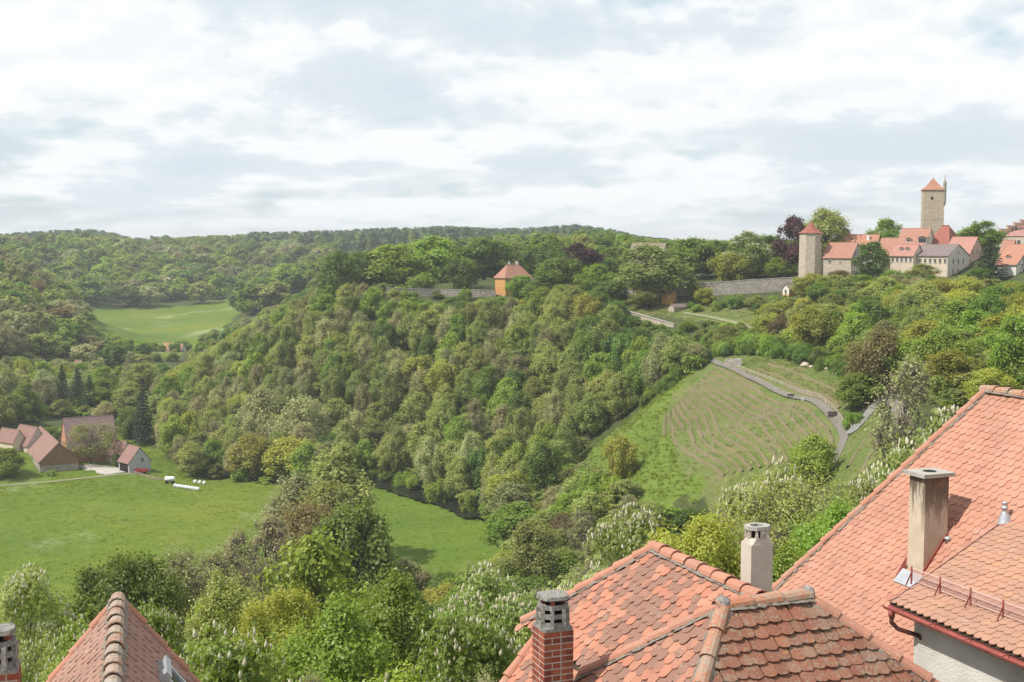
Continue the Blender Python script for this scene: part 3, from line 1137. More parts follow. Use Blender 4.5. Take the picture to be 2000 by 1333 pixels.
shaft(q, -0.9, hh, 'shaft', M_CHIM, ch)
e = 0.10
cen = sum(q, Vector()) / 4
qq = [cen + (p - cen) * 1.32 for p in q]
rim = MB().prism([p + Vector((0, 0, hh)) for p in qq], Vector((0, 0, 0.075)))
rim.build('cap', M_CONC, ch)
MB().lathe([(0.13, hh + 0.07), (0.13, hh + 0.082), (0.105, hh + 0.083), (0.105, hh + 0.079)], 16, cen).build('flue', M_DARK, ch)
fl = 0.05
upA = RA.up
b0 = q[1] * 0 + NH * 0.03
MB().prism([p_ + RA.N * 0.03 for p_ in (q[0] - UA * 0.03, q[1] - UA * 0.03 + upA * 0, q[1] - UA * 0.03 + Vector((0, 0, cw * math.tan(math.radians(52)))) + Vector((0, 0, 0.10)), q[0] - UA * 0.03 + Vector((0, 0, 0.10)))], UA * 0.025).build('side_flashing', M_REDMETAL, ch)
# apron: sheet below the chimney on the tiles
ap = [RA.hit(1760, 1120), RA.hit(1803, 1141), RA.hit(1792, 1168), RA.hit(1752, 1142)]
aw = [c0 + NH * 0.02 + UA * (cl + 0.05) + RA.N * 0.06, c0 + NH * 0.02 - UA * 0.08 + RA.N * 0.06, c0 - UA * 0.10 - RA.up * 0.32 + RA.N * 0.055, c0 + UA * (cl + 0.12) - RA.up * 0.32 + RA.N * 0.055]
MB().prism([p - c0 for p in aw], RA.N * 0.012).build('apron_flashing', M_ZINC, ch)
MB().prism([c0 + UA * (cl + 0.01) + NH * 0.02 + RA.N * 0.02 - c0, c0 + UA * (cl + 0.01) + NH * 0.02 + Vector((0, 0, .28)) - c0, c0 + UA * (cl + 0.13) - RA.up * 0.22 + RA.N * 0.06 - c0], UA * 0.02).build('corner_flashing', M_REDMETAL, ch)

# vent pipe with its zinc collar
v0 = RA.hit(1956, 1033)
vent = thing('vent_pipe', 'grey zinc vent pipe with ribbed top standing on the orange roof', 'vent', v0)
MB().lathe([(0.065, -0.15), (0.062, 0.22), (0.05, 0.23), (0.05, 0.30), (0.062, 0.305), (0.062, 0.335), (0.05, 0.34), (0.05, 0.40), (0.062, 0.405), (0.062, 0.43), (0.02, 0.44)], 14, (0.05, 0, 0.08)).build('pipe', M_ZINC, vent, True)
mz = MB()
pp = [Vector((0.05, 0, 0.05)) + (RA.r * math.cos(t) * 0.14 + RA.up * math.sin(t) * 0.26) + RA.N * 0.03 for t in [2 * math.pi * k / 10 for k in range(10)]]
tp = [Vector((0.05 + 0.075 * math.cos(t), -0.075 * math.sin(t) * 0 + 0.075 * math.sin(t), 0.30)) for t in [-1.2 + 2 * math.pi * k / 10 for k in range(10)]]
mz.add(pp + tp, [(k, (k + 1) % 10, 10 + (k + 1) % 10, 10 + k) for k in range(10)])
mz.build('collar', M_ZINC, vent, True)
sv0 = RA.hit(1851, 1061)
MB().lathe([(0.055, -0.05), (0.055, 0.07), (0.07, 0.075), (0.07, 0.11), (0.03, 0.13)], 12).build('roof_vent', M_ZINC, None, True, sv0)
tag(bpy.data.objects['roof_vent'], 'small round grey roof vent at the foot of the stained chimney', 'vent')

# ---- the mixed brown and orange roof in the middle
PC0 = pt(1282, 1071, 20.0)
RC = Plane(PC0, NH, math.radians(44))
baseC = Vector((PC0.x - 1, PC0.y - 3, -19))
houseC = thing('house', 'house with patchy brown and orange tiled hip roof behind the brick chimney', 'house', baseC)
h1 = RC.px(1026, 1216)
k1 = RC.px(1046, 1250)
k2 = RC.px(985, 1338)
k2 = (k1[0] + (k2[0] - k1[0]) * 1.3, k1[1] + (k2[1] - k1[1]) * 1.3)
cr = RC.px(1160, 1330)
CB = cr[0] + 0.5 + (cr[0] + 0.5 - 3.1) * (k2[1] - cr[1]) / cr[1]
CBk = 3.1 + (CB - 3.1) * k1[1] / k2[1]
polyC = [(0, 0), h1, k1, k2, (CB, k2[1]), (3.1, 0)]
print('C right', cr, CB, k2)
roofC = roof_part('roof', houseC, baseC, RC, polyC)
hC1 = h1
nC = lay_tiles(roofC, RC, [(0, 0), h1, (h1[0] + .001, k1[1]), (CBk, k1[1]), (3.1, 0)], [((0, 0), h1)], M_TILE_C, 0.18, 0.155, seed=21, jit=1.6, lift=0.03, limit=300)
tagf = [o for o in roofC.children if o.name.startswith('tile_field')]
n2 = lay_tiles(roofC, RC, [k1, k2, (CB, k2[1]), (CBk, k1[1])], [(k1, k2)], M_TILE_C, 0.18, 0.155, seed=22, jit=1.6, lift=0.03, limit=0)
ridge_line(houseC, baseC, RC.w(h1[0] - 0.02, h1[1] - 0.02), PC0, M_RIDGE, 0.40, 0.10, 31)
ridge_line(houseC, baseC, RC.w(*k2), RC.w(*k1), M_RIDGE, 0.40, 0.095, 32)
ridge_line(houseC, baseC, RC.w(3.1, 0), PC0 + UA * 0.1, M_RIDGE, 0.38, 0.12, 33, lift=0.01)
bC = RC.w(h1[0], h1[1]) - 2 * NH * ((RC.w(h1[0], h1[1]) - PC0).dot(NH))
bC2 = RC.w(3.1, k2[1]) - 2 * NH * ((RC.w(3.1, k2[1]) - PC0).dot(NH))
z5 = Vector((0, 0, -.06))
MB().add([PC0 - baseC + z5, RC.w(*h1) - baseC + z5, bC - baseC + z5], [(0, 1, 2)]).add([PC0 - baseC + z5, bC - baseC + z5, bC2 - baseC + z5, RC.w(3.1, 0) - baseC + z5], [(0, 1, 2, 3)]).build('back_roof', M_TILE_C, houseC)
wl = RC.w(k2[0] + .3, k2[1] + .3)
wall_skirt(houseC, baseC, [wl, RC.w(3.1, k2[1] + .3), bC2, bC + NH * 0.3], RC.w(*k2).z - .1, -21, M_PLASTER)

# ---- the nearest roof, old and lichened
PD0 = pt(1412, 1186, 16.0)
PD1 = PD0 + WD * 1.26
RDf = Plane(PD0, -UA, math.radians(46))      # towards the camera
RDl = Plane(PD0, NH, math.radians(46))       # to the left
RDr = Plane(PD1, WD, math.radians(46))
baseD = Vector((PD0.x, PD0.y - 2, -19))
houseD = thing('house', 'small hipped house with old lichen-covered tiles, nearest the camera', 'house', baseD)
d1 = RDf.px(1372, 1333)
d2 = RDf.px(1812, 1333)
ext = 1.5
f1 = (d1[0] * ext, d1[1] * ext)
a_r = (PD1 - PD0).dot(RDf.r)
f2 = (a_r + (d2[0] - a_r) * ext, d2[1] * ext)
bf = min(f1[1], f2[1])
polyDf = [(0, 0), (f1[0] * bf / f1[1], bf), (a_r + (f2[0] - a_r) * bf / f2[1], bf), (a_r, 0)]
roofDf = roof_part('front_roof', houseD, baseD, RDf, polyDf)
nD = lay_tiles(roofDf, RDf, polyDf, [(polyDf[0], polyDf[1]), (polyDf[2], polyDf[3])], M_TILE_D, 0.185, 0.172, style='seg', lift=0.058, th=0.022, jit=2.6, seed=41, b_off=0.10)
lc = RDl.px(1128, 1326)
nl = RDl.ab(RDf.w(*polyDf[1]))
ext2 = nl[1] / lc[1]
lcx = (lc[0] * ext2, nl[1])
polyDl = [(0, 0), lcx, nl]
roofDl = roof_part('left_roof', houseD, baseD, RDl, polyDl)
nDl = lay_tiles(roofDl, RDl, polyDl, [((0, 0), lcx), ((0, 0), nl)], M_TILE_C, 0.18, 0.160, seed=45, jit=1.8, lift=0.032)
fr = RDf.w(*polyDf[2])
fl_ = RDl.w(*lcx)
far_r = PD1 + (fl_ - PD0) - NH * 2 * ((fl_ - PD0).dot(NH))
z6 = Vector((0, 0, -.07)) - baseD
MB().add([PD0 + z6, PD1 + z6, fr + z6, far_r + z6, fl_ + z6], [(1, 2, 3), (0, 1, 3, 4)]).build('back_roof', M_TILE_C, houseD)
ridge_line(houseD, baseD, RDf.w(*polyDf[1]), PD0, M_RIDGE_OLD, 0.42, 0.105, 51)
ridge_line(houseD, baseD, fr, PD1, M_RIDGE, 0.42, 0.095, 52)
ridge_line(houseD, baseD, fl_, PD0, M_RIDGE, 0.40, 0.095, 53)
ridge_line(houseD, baseD, PD1 + WD * 0.03, PD0 - WD * 0.05, M_RIDGE_OLD, 0.40, 0.115, 54, lift=0.02)
blob = MB().lathe([(0.04, -0.08), (0.095, -0.05), (0.105, 0.03), (0.08, 0.095), (0.03, 0.12)], 9)
blob.build('hip_mortar', M_LICHSTONE, houseD, True, PD1 - baseD + Vector((0, 0, .03)))
blob.build('hip_mortar', M_LICHSTONE, houseD, True, PD0 - baseD + Vector((0, 0, .02)))
wall_skirt(houseD, baseD, [RDf.w(*polyDf[1]) + WD * .3 + UA * .3, fr - WD * .3 + UA * .3, far_r - WD * .3 - UA * .3, fl_ + WD * .3 - UA * .3], fr.z - 0.1, -21, M_PLASTER)

# ---- pale chimney behind the middle roof
c2 = pt(1466, 1165, 19.4)
t2 = pt(1466, 1066, 19.4)
ch2 = thing('chimney', 'pale plastered chimney with pierced octagonal top behind the patchy roof', 'chimney', c2 + DOWN * 2.2)
cw2, cl2 = 0.385, 0.30
q2 = [Vector((0, 0, 0)), WD * cw2, WD * cw2 + UA * cl2, UA * cl2]
h2 = t2.z - c2.z + 2.2
MB().prism(q2, Vector((0, 0, h2))).build('shaft', M_CHIM2, ch2)
cc = sum(q2, Vector()) / 4


def octa(sx, sy, ch_):
    out = []
    for (x, y) in ((-1, -1), (1, -1), (1, 1), (-1, 1)):
        a = Vector((0, 0, 0)) + WD * (x * sx) + UA * (y * (sy - ch_))
        b = WD * (x * (sx - ch_)) + UA * (y * sy)
        out += [a, b] if x * y > 0 else [b, a]
    return out


o_lo = octa(cw2 / 2 - .005, cl2 / 2 - .005, 0.02)
o_hi = octa(cw2 / 2 - .012, cl2 / 2 - .012, 0.09)
m2 = MB()
m2.add([cc + p + Vector((0, 0, h2)) for p in o_lo] + [cc + p + Vector((0, 0, h2 + 0.09)) for p in o_hi], [(i, (i + 1) % 8, 8 + (i + 1) % 8, 8 + i) for i in range(8)] + [tuple(range(8, 16))])
m2.build('shoulder', M_CHIM2, ch2)
for i in range(8):
    a, b = o_hi[i], o_hi[(i + 1) % 8]
    for tt in (0.0, 0.5):
        if (b - a).length < 0.13 and tt > 0:
            continue
        p = a.lerp(b, tt) * 0.93
        MB().box(-0.02, 0.02, -0.02, 0.02, 0, 0.13).build('pillar', M_CHIM2, ch2, False, cc + p + Vector((0, 0, h2 + 0.09)))
MB().prism([cc + p * 0.45 + Vector((0, 0, h2 + 0.09)) for p in o_hi], Vector((0, 0, 0.13))).build('core', M_DARK, ch2)
ring = MB()
oo = octa(cw2 / 2 + .012, cl2 / 2 + .012, 0.10)
oi = [p * 0.55 for p in oo]
zz0, zz1 = h2 + 0.22, h2 + 0.275
vv = [cc + p + Vector((0, 0, zz0)) for p in oo] + [cc + p * 0.97 + Vector((0, 0, zz1)) for p in oo] + [cc + p + Vector((0, 0, zz1)) for p in oi] + [cc + p + Vector((0, 0, zz0)) for p in oi]
ff = []
for i in range(8):
    j = (i + 1) % 8
    for r_ in range(4):
        s_ = (r_ + 1) % 4
        ff.append((r_ * 8 + i, r_ * 8 + j, s_ * 8 + j, s_ * 8 + i))
ring.add(vv, ff).build('cap_ring', M_CONC, ch2)

# ---- brick chimneys


def brick_chimney(corner, ax, ay, nx, ny, rows, label, drop, cowl=True, seed=1):
    """ax, ay unit plan vectors of the two faces that show; corner at the top, bricks laid downwards"""
    rs = random.Random(seed)
    bl_, bh, jt = 0.232, 0.068, 0.016
    W_, L_ = nx * (bl_ + jt) - jt, ny * (bl_ + jt) - jt
    root = thing('chimney', label, 'chimney', corner + DOWN * drop)
    top = Vector((0, 0, drop))
    core = MB().prism([top + ax * 0.004 + ay * 0.004, top + ax * (W_ - .004) + ay * .004, top + ax * (W_ - .004) + ay * (L_ - .004), top + ax * .004 + ay * (L_ - .004)], DOWN * drop)
    core.build('mortar_core', M_JOINT, root)
    mesh = {}

    def brick(kind, lw):
        if (kind, lw) not in mesh:
            mesh[(kind, lw)] = MB().box(0, lw, 0, 0.10, -bh, 0).mesh('brick', M_BRICK)
        return mesh[(kind, lw)]

    for face, (o_, d_, inn, wid) in enumerate([(Vector((0, 0, 0)), ax, ay, W_), (ax * W_, ay, -ax, L_), (ax * W_ + ay * L_, -ax, -ay, W_), (ay * L_, -ay, ax, L_)]):
        for r in range(rows):
            x = 0.0
            seq = [bl_, (bl_ - jt) / 2, bl_ * 0.9] if (r + face) % 2 == 0 else [(bl_ - jt) / 2 + 0.0, (bl_ - jt) / 2, bl_ + 0.07, bl_]
            k = 0
            while x < wid - 0.02:
                lw = min(seq[k % len(seq)], wid - x)
                if wid - x - lw < 0.06:
                    lw = wid - x
                lw = round(lw, 3)
                b = obj('brick', brick(face, lw), root)
                p = top + o_ + d_ * x + DOWN * (r * (bh + jt)) + inn * rs.uniform(-0.001, 0.003)
                z = Vector((0, 0, 1))
                # local x along face, local y inwards
                b.matrix_local = Matrix(((d_.x, inn.x, 0, p.x), (d_.y, inn.y, 0, p.y), (0, 0, 1, p.z), (0, 0, 0, 1)))
                x += lw + jt
                k += 1
    if cowl:
        cen_ = top + ax * W_ / 2 + ay * L_ / 2

        def oc(s, c_):
            out = []
            for (x, y) in ((-1, -1), (1, -1), (1, 1), (-1, 1)):
                a = ax * (x * (W_ / 2) * s) + ay * (y * (L_ / 2 * s - c_))
                b = ax * (x * (W_ / 2 * s - c_)) + ay * (y * (L_ / 2) * s)
                out += [a, b] if x * y > 0 else [b, a]
            return [cen_ + p for p in out]
        MB().prism([p for p in oc(1.0, 0.03)], Vector((0, 0, 0.045))).build('cowl_base', M_LICHSTONE, root)
        up1 = Vector((0, 0, 0.045))
        o1 = oc(0.90, 0.10)
        pil = MB()
        for zb in (0.0, 0.115, 0.235):
            o2 = [cen_ + (p - cen_) * 0.8 for p in o1]
            vv = [p + up1 + Vector((0, 0, zb)) for p in o1] + [p + up1 + Vector((0, 0, zb + 0.06)) for p in o1] + [p + up1 + Vector((0, 0, zb + 0.06)) for p in o2] + [p + up1 + Vector((0, 0, zb)) for p in o2]
            pil2 = MB().add(vv, [(r_ * 8 + i, r_ * 8 + (i + 1) % 8, ((r_ + 1) % 4) * 8 + (i + 1) % 8, ((r_ + 1) % 4) * 8 + i) for i in range(8) for r_ in range(4)])
            pil2.build('cowl_ring', M_LICHSTONE, root)
        for i in range(8):
            p = cen_ + (o1[i] - cen_) * 0.94 + up1
            MB().box(-0.025, 0.025, -0.025, 0.025, 0, 0.24).build('cowl_pillar', M_LICHSTONE, root, False, p)
        MB().prism([cen_ + (p - cen_) * 0.5 + up1 for p in o1], Vector((0, 0, 0.29))).build('flue', M_DARK, root)
        for i in (1, 3, 5, 7):
            p = cen_ + (o1[i] - cen_) * 0.62 + Vector((0, 0, 0.34))
            MB().box(-0.03, 0.03, -0.03, 0.03, 0, 0.07).build('cap_block', M_BRICK, root, False, p)
        # rough slab on top
        sl = MB()
        npt = 14
        lo, hi_ = [], []
        for i in range(npt):
            t = 2 * math.pi * i / npt
            r_ = 1.0 + rs.uniform(-0.05, 0.05)
            sq = 1.0 / max(abs(math.cos(t)), abs(math.sin(t))) ** 0.75
            p = cen_ + ax * math.cos(t) * W_ * 0.47 * r_ * sq + ay * math.sin(t) * L_ * 0.47 * r_ * sq
            lo.append(p + Vector((0, 0, 0.41)))
            hi_.append(cen_ + (p - cen_) * 0.96 + Vector((0, 0, 0.45 + rs.uniform(0, 0.012))))
        vv = lo + hi_ + [cen_ + Vector((0, 0, 0.475))]
        fs = [tuple(range(npt - 1, -1, -1))] + [(i, (i + 1) % npt, npt + (i + 1) % npt, npt + i) for i in range(npt)] + [(npt + i, npt + (i + 1) % npt, 2 * npt) for i in range(npt)]
        sl.add(vv, fs).build('cap_slab', M_LICHSTONE, root)
    return root


brick_chimney(pt(1063, 1238, 16.4), WD, UA, 1.75, 1.75, 16, 'red brick chimney with grey lichened cowl in front of the patchy roof', 3.2, True, 3)
UE = Vector((-0.287, 1.0, 0)).normalized()
NE_ = Vector((-UE.y, UE.x, 0))
brick_chimney(pt(9, 1318, 13.2) - (-NE_) * 0.35, -NE_, UE, 2, 1.5, 12, 'red brick chimney cut off by the bottom left corner', 3.0, True, 4)

# ---- brown-pink gable roof at the lower left
PE0 = pt(231, 1172, 15.5)
REl = Plane(PE0, NE_, math.radians(51))
REr = Plane(PE0, -NE_, math.radians(52.5))
baseE = Vector((PE0.x, PE0.y - 4, -20))
houseE = thing('house', 'house with steep brown-pink gable roof and grey lichened ridge at lower left', 'house', baseE)
polyEl = [(0, 0), (0, -3.6), (7.5, -3.6), (7.5, 0)]
roofEl = roof_part('left_roof', houseE, baseE, REl, polyEl)
lay_tiles(roofEl, REl, polyEl, [((0, 0), (0, -3.6))], M_TILE_E, 0.19, 0.135, seed=61, lift=0.028, jit=1.2)
polyEr = [(-7.5, 0), (-7.5, -3.6), (0, -3.6), (0, 0)]
roofEr = roof_part('right_roof', houseE, baseE, REr, polyEr)
lay_tiles(roofEr, REr, polyEr, [((0, 0), (0, -3.6))], M_TILE_E, 0.19, 0.135, seed=62, lift=0.028, jit=1.2)
ridge_line(houseE, baseE, REl.w(7.3, 0), PE0, M_RIDGE_E, 0.34, 0.10, 63, lift=0.03)
for pl_, s_ in ((REl, 0), (REr, 1)):
    ridge_line(houseE, baseE, pl_.w(0.0, -3.6), pl_.w(0.0, -0.05), M_RIDGE, 0.40, 0.07, 64 + s_, mortar=False)
zE = REl.w(0, -3.3).z
L1, L2 = REl.w(0.1, -3.3), REl.w(7.5, -3.3)
R1, R2 = REr.w(-0.1, -3.3), REr.w(-7.5, -3.3)
wall_skirt(houseE, baseE, [L1, L2, R2, R1], zE - 0.05, -22, M_PLASTER)
MB().add([L1 - baseE, R1 - baseE, PE0 - UE * 0.1 - baseE + DOWN * 0.1], [(0, 1, 2)]).build('gable_wall', M_PLASTER, houseE)
# roof window on the right slope
s0 = REr.px(303, 1297)
sk = obj('roof_window', None, houseE)
aS, bS = s0[0], s0[1]
WW, HH_ = 0.55, 0.9
def sbox(a0_, a1_, b0_, b1_, n0_, n1_, nm, mt):
    c = [REr.w(a0_, b0_, n0_), REr.w(a1_, b0_, n0_), REr.w(a1_, b1_, n0_), REr.w(a0_, b1_, n0_)]
    MB().prism([p - baseE for p in c], REr.N * (n1_ - n0_)).build(nm, mt, sk)
sbox(aS - 0.62, aS, bS - 0.09, bS, 0.0, 0.16, 'frame', M_ZINC)
sbox(aS - 0.62, aS, bS - 1.0, bS - 0.91, 0.0, 0.12, 'frame', M_ZINC)
sbox(aS - 0.07, aS - 0.002, bS - 0.91, bS - 0.09, 0.0, 0.125, 'frame', M_ZINC)
sbox(aS - 0.618, aS - 0.55, bS - 0.91, bS - 0.09, 0.0, 0.125, 'frame', M_ZINC)
m_, t_ = mat_new('window_glass')
finish(t_, (0.03, 0.035, 0.04), 0.08, spec=0.6)
M_GLASS = m_
sbox(aS - 0.55, aS - 0.07, bS - 0.91, bS - 0.09, 0.0, 0.10, 'pane', M_GLASS)
print('tiles', nA, nB, nC, n2, nD, nDl)
# ------------------------------------------------------------------ buildings further off
def far_tiles(name, c1, c2):
    m, t = mat_new(name)
    v = pos(t)
    a = t.noise(v, 0.9, 5.0, 0.65)
    col = t.ramp(a, [(0.3, c1), (0.7, c2)])
    rows = t.n('ShaderNodeTexWave', wave_type='BANDS', bands_direction='Z', i_Vector=v, i_Scale=2.2, i_Distortion=0.6)
    g = t.noise(v, 7.0, 3.0, 0.7)
    col = t.mix(t.smooth(g, 0.45, 0.75, 0.0, 0.4), col, tuple(x * 0.62 for x in c1))
    finish(t, col, 0.9, t.math('ADD', rows.outputs['Fac'], g), 0.35, 0.05, 0.15)
    return m


T_RED = far_tiles('red_roof_tiles', (0.30, 0.15, 0.108), (0.365, 0.195, 0.145))
T_ORANGE = far_tiles('orange_roof_tiles', (0.33, 0.16, 0.105), (0.39, 0.205, 0.14))
T_PINK = far_tiles('pink_roof_tiles', (0.33, 0.165, 0.135), (0.40, 0.215, 0.175))
T_DEEP = far_tiles('deep_red_roof_tiles', (0.24, 0.085, 0.065), (0.31, 0.12, 0.092))
T_GREY = far_tiles('grey_brown_roof', (0.165, 0.13, 0.125), (0.22, 0.175, 0.165))
T_PURPLE = far_tiles('purple_brown_roof', (0.17, 0.12, 0.125), (0.25, 0.17, 0.155))
T_FARM = far_tiles('dusty_pink_roof', (0.205, 0.122, 0.102), (0.275, 0.17, 0.145))
T_SAND = far_tiles('sandy_roof', (0.19, 0.155, 0.12), (0.26, 0.21, 0.165))


def stone_mat(name, c1, c2, joint, sc=1.1):
    m, t = mat_new(name)
    v = pos(t)
    mp = t.n('ShaderNodeMapping', i_Vector=v)
    mp.inputs['Scale'].default_value = (sc, sc, sc * 1.7)
    vo = t.n('ShaderNodeTexVoronoi', feature='F1', i_Vector=mp.outputs[0], i_Scale=1.0)
    ve = t.n('ShaderNodeTexVoronoi', feature='DISTANCE_TO_EDGE', i_Vector=mp.outputs[0], i_Scale=1.0)
    sepc = t.n('ShaderNodeSeparateColor', i_0=vo.outputs['Color'])
    col = t.ramp(sepc.outputs[0], [(0.0, c1), (1.0, c2)])
    col = t.mix(t.smooth(t.noise(v, 0.35, 5.0, 0.7), 0.5, 0.75, 0.0, 0.5), col, tuple(x * 0.6 for x in c1))
    e = t.smooth(ve.outputs['Distance'], 0.02, 0.09)
    col = t.mix(e, joint, col)
    finish(t, col, 0.92, t.math('ADD', e, t.noise(v, 6.0, 4.0)), 0.5, 0.06, 0.12)
    return m


W_STONE = stone_mat('warm_stone_wall', (0.42, 0.36, 0.28), (0.53, 0.46, 0.37), (0.36, 0.31, 0.25))
W_GREYSTONE = stone_mat('grey_stone_wall', (0.27, 0.245, 0.215), (0.40, 0.365, 0.32), (0.21, 0.19, 0.165))
W_TOWER = stone_mat('tower_ashlar', (0.42, 0.355, 0.265), (0.51, 0.43, 0.33), (0.36, 0.30, 0.225), 0.9)
W_CREAM = simple('cream_render', (0.50, 0.42, 0.33), (0.60, 0.51, 0.41), 0.5)
W_PINK = simple('pink_render', (0.46, 0.30, 0.23), (0.54, 0.37, 0.29), 0.5)
W_PALE = simple('pale_grey_render', (0.46, 0.41, 0.36), (0.55, 0.50, 0.45), 0.5)
W_ORANGE = simple('orange_render', (0.46, 0.235, 0.085), (0.54, 0.29, 0.12), 0.5)
W_OCHRE = simple('ochre_boards', (0.44, 0.24, 0.07), (0.55, 0.31, 0.11), 0.8)
W_WHITE = simple('white_infill', (0.58, 0.55, 0.50), (0.68, 0.66, 0.61), 0.6)
W_BOARD = simple('brown_boarding', (0.17, 0.105, 0.065), (0.26, 0.16, 0.10), 1.2)
W_GREYBOARD = simple('grey_boarding', (0.34, 0.35, 0.37), (0.44, 0.45, 0.47), 0.9)
W_BRICKO = simple('orange_brick_gable', (0.42, 0.19, 0.11), (0.52, 0.27, 0.17), 1.2)
W_TIMBER = simple('dark_timber', (0.045, 0.032, 0.026), (0.075, 0.052, 0.04), 2.0)
W_IVY = None
M_FRAME = simple('window_frame_paint', (0.45, 0.42, 0.38), (0.55, 0.52, 0.48), 2.0)
M_TRUNKWOOD = simple('weathered_wood', (0.26, 0.20, 0.16), (0.38, 0.30, 0.25), 2.0)


def zat(py, Y):
    return pt(1000, py, Y).z


class House:
    """gabled or hipped house from its visible edges: corner is where front and visible end wall meet"""
    def __init__(s, name, label, xl, xc, xr, Y, base, eave, ridge, rz, wall, roof, s_=1, hip=0.0, ov=0.45, endwall=None, sink=4.0, group=None, cat='house', mansard=False):
        s.s = s_
        rz = math.radians(rz)
        ex = Vector((math.cos(rz), math.sin(rz), 0))
        ey = Vector((-math.sin(rz), math.cos(rz), 0))
        if Y is None:
            Y = ground(xc, base).y
        C = pt(xc, base, Y)
        fx, gx = (xl, xr) if s_ > 0 else (xr, xl)

        def solve(d, xt):
            u = (xt - 1000) / F_PX * (1 / CP)       # close enough to the level view
            return (u * C.y - C.x) / (d.x - u * d.y)
        s.L = abs(solve(-ex * s_, fx))
        s.W = abs(solve(ey, gx)) if abs(gx - xc) > 0.5 else s.L * 0.6
        s.h = zat(eave, Y) - C.z
        s.rh = zat(ridge, Y) - zat(eave, Y)
        s.root = thing(name, label, cat, C, rz, group)
        x0, x1 = (-s.L, 0) if s_ > 0 else (0, s.L)
        s.x0, s.x1 = x0, x1
        W, h, rh = s.W, s.h, s.rh
        pent = [(0, -sink), (W, -sink), (W, h), (W / 2, h + rh - 0.08), (0, h)] if hip <= 0 else [(0, -sink), (W, -sink), (W, h), (0, h)]
        MB().prism([(x0, y, z) for y, z in pent], (x1 - x0, 0, 0)).build('wall', wall, s.root)
        t_ = 0.16
        r = MB()
        sl = rh / (W / 2)
        if hip <= 0:
            for y0, sg in ((0, -1), (W, 1)):
                a = (y0 + sg * ov, h - sl * ov)
                b = (W / 2, h + rh)
                r.prism([(x0 - ov * 0.6, a[0], a[1]), (x0 - ov * 0.6, b[0], b[1]), (x0 - ov * 0.6, b[0], b[1] + t_), (x0 - ov * 0.6, a[0], a[1] + t_)], (x1 - x0 + ov * 1.2, 0, 0))
        else:
            e = [(x0 - ov, -ov, h), (x1 + ov, -ov, h), (x1 + ov, W + ov, h), (x0 - ov, W + ov, h)]
            q = [(x0 + hip, W / 2, h + rh), (x1 - hip, W / 2, h + rh)]
            r.add(e + q, [(0, 1, 5, 4), (1, 2, 5), (2, 3, 4, 5), (3, 0, 4), (3, 2, 1, 0)])
        s.roof = r.build('roof', roof, s.root)
        ra, rb = (x0 - ov * 0.5, x1 + ov * 0.5) if hip <= 0 else (x0 + hip, x1 - hip)
        MB().tube([(ra, W / 2, h + rh + t_ * 0.8), (rb, W / 2, h + rh + t_ * 0.8)], 0.16, 6).build('ridge', roof, s.roof)
        if endwall:
            xx_ = (x1, 0.012) if s_ > 0 else (x0, -0.012)
            MB().prism([(xx_[0], 0.01, 0.0), (xx_[0], W - 0.01, 0.0), (xx_[0], W - 0.01, h), (xx_[0], W / 2, h + rh - 0.1), (xx_[0], 0.01, h)], (xx_[1], 0, 0)).build('gable_wall', endwall, s.root)

    def win(s, face, u, z, w_=0.9, hh=1.3, shutter=False, mat=None):
        """window with frame, pane and sill; u metres from the corner"""
        fr = MB()
        t_ = 0.09
        for (a, b, c, d) in ((-w_ / 2 - t_, -w_ / 2, -hh / 2 - t_, hh / 2 + t_), (w_ / 2, w_ / 2 + t_, -hh / 2 - t_, hh / 2 + t_), (-w_ / 2, w_ / 2, hh / 2, hh / 2 + t_), (-w_ / 2, w_ / 2, -hh / 2 - t_, -hh / 2), (-0.03, 0.03, -hh / 2, hh / 2)):
            fr.box(a, b, -0.07, 0.03, c, d)
        o = fr.build('window', M_FRAME, s.root)
        p_ = MB().box(-w_ / 2, w_ / 2, -0.025, 0.02, -hh / 2, hh / 2).build('pane', M_GLASS, o)
        MB().box(-w_ / 2 - 0.12, w_ / 2 + 0.12, -0.16, -0.075, -hh / 2 - 0.14, -hh / 2 - 0.085).build('sill', M_FRAME, o)
        if face == 'f':
            o.location = (-u * s.s, -0.012, z)
        else:
            o.location = ((0.022) * s.s, u, z)
            o.rotation_euler = (0, 0, math.pi / 2 * s.s)
        return o

    def chimney(s, x, y, hh=1.5, w_=0.7, mat=None):
        z = s.h + s.rh * (1 - abs(y - s.W / 2) / (s.W / 2)) - 0.6
        c = MB().box(-w_ / 2, w_ / 2, -w_ / 2, w_ / 2, 0, hh + 0.6).build('chimney', mat or W_WHITE, s.root, False, (x, y, z))
        MB().box(-w_ / 2 - .08, w_ / 2 + .08, -w_ / 2 - .08, w_ / 2 + .08, hh + 0.602, hh + 0.75).build('cap', M_CONC, c)

    def dormer(s, u, frac, w_=1.1, hh=1.0, roof=None):
        """small dormer on the front slope, u from the corner, frac of the slope height"""
        y = s.W / 2 * frac
        z = s.h + s.rh * frac
        x = -u * s.s
        d = MB().box(x - w_ / 2, x + w_ / 2, y - 0.25, y + hh * s.W / 2 / s.rh + 0.3, z, z + hh).build('dormer', W_PALE, s.root)
        MB().box(x - w_ / 2 + .15, x + w_ / 2 - .15, y - 0.28, y - 0.24, z + .15, z + hh - .15).build('pane', M_GLASS, d)
        m = MB()
        back = (hh + 0.5) * s.W / 2 / s.rh + 0.5
        for sg in (-1, 1):
            m.prism([(x, y - 0.45, z + hh + 0.5), (x + sg * (w_ / 2 + .2), y - 0.45, z + hh - .05), (x + sg * (w_ / 2 + .2), y - 0.45, z + hh + .07), (x, y - 0.45, z + hh + 0.62)], (0, back, 0))
        m.build('dormer_roof', roof or T_RED, d)

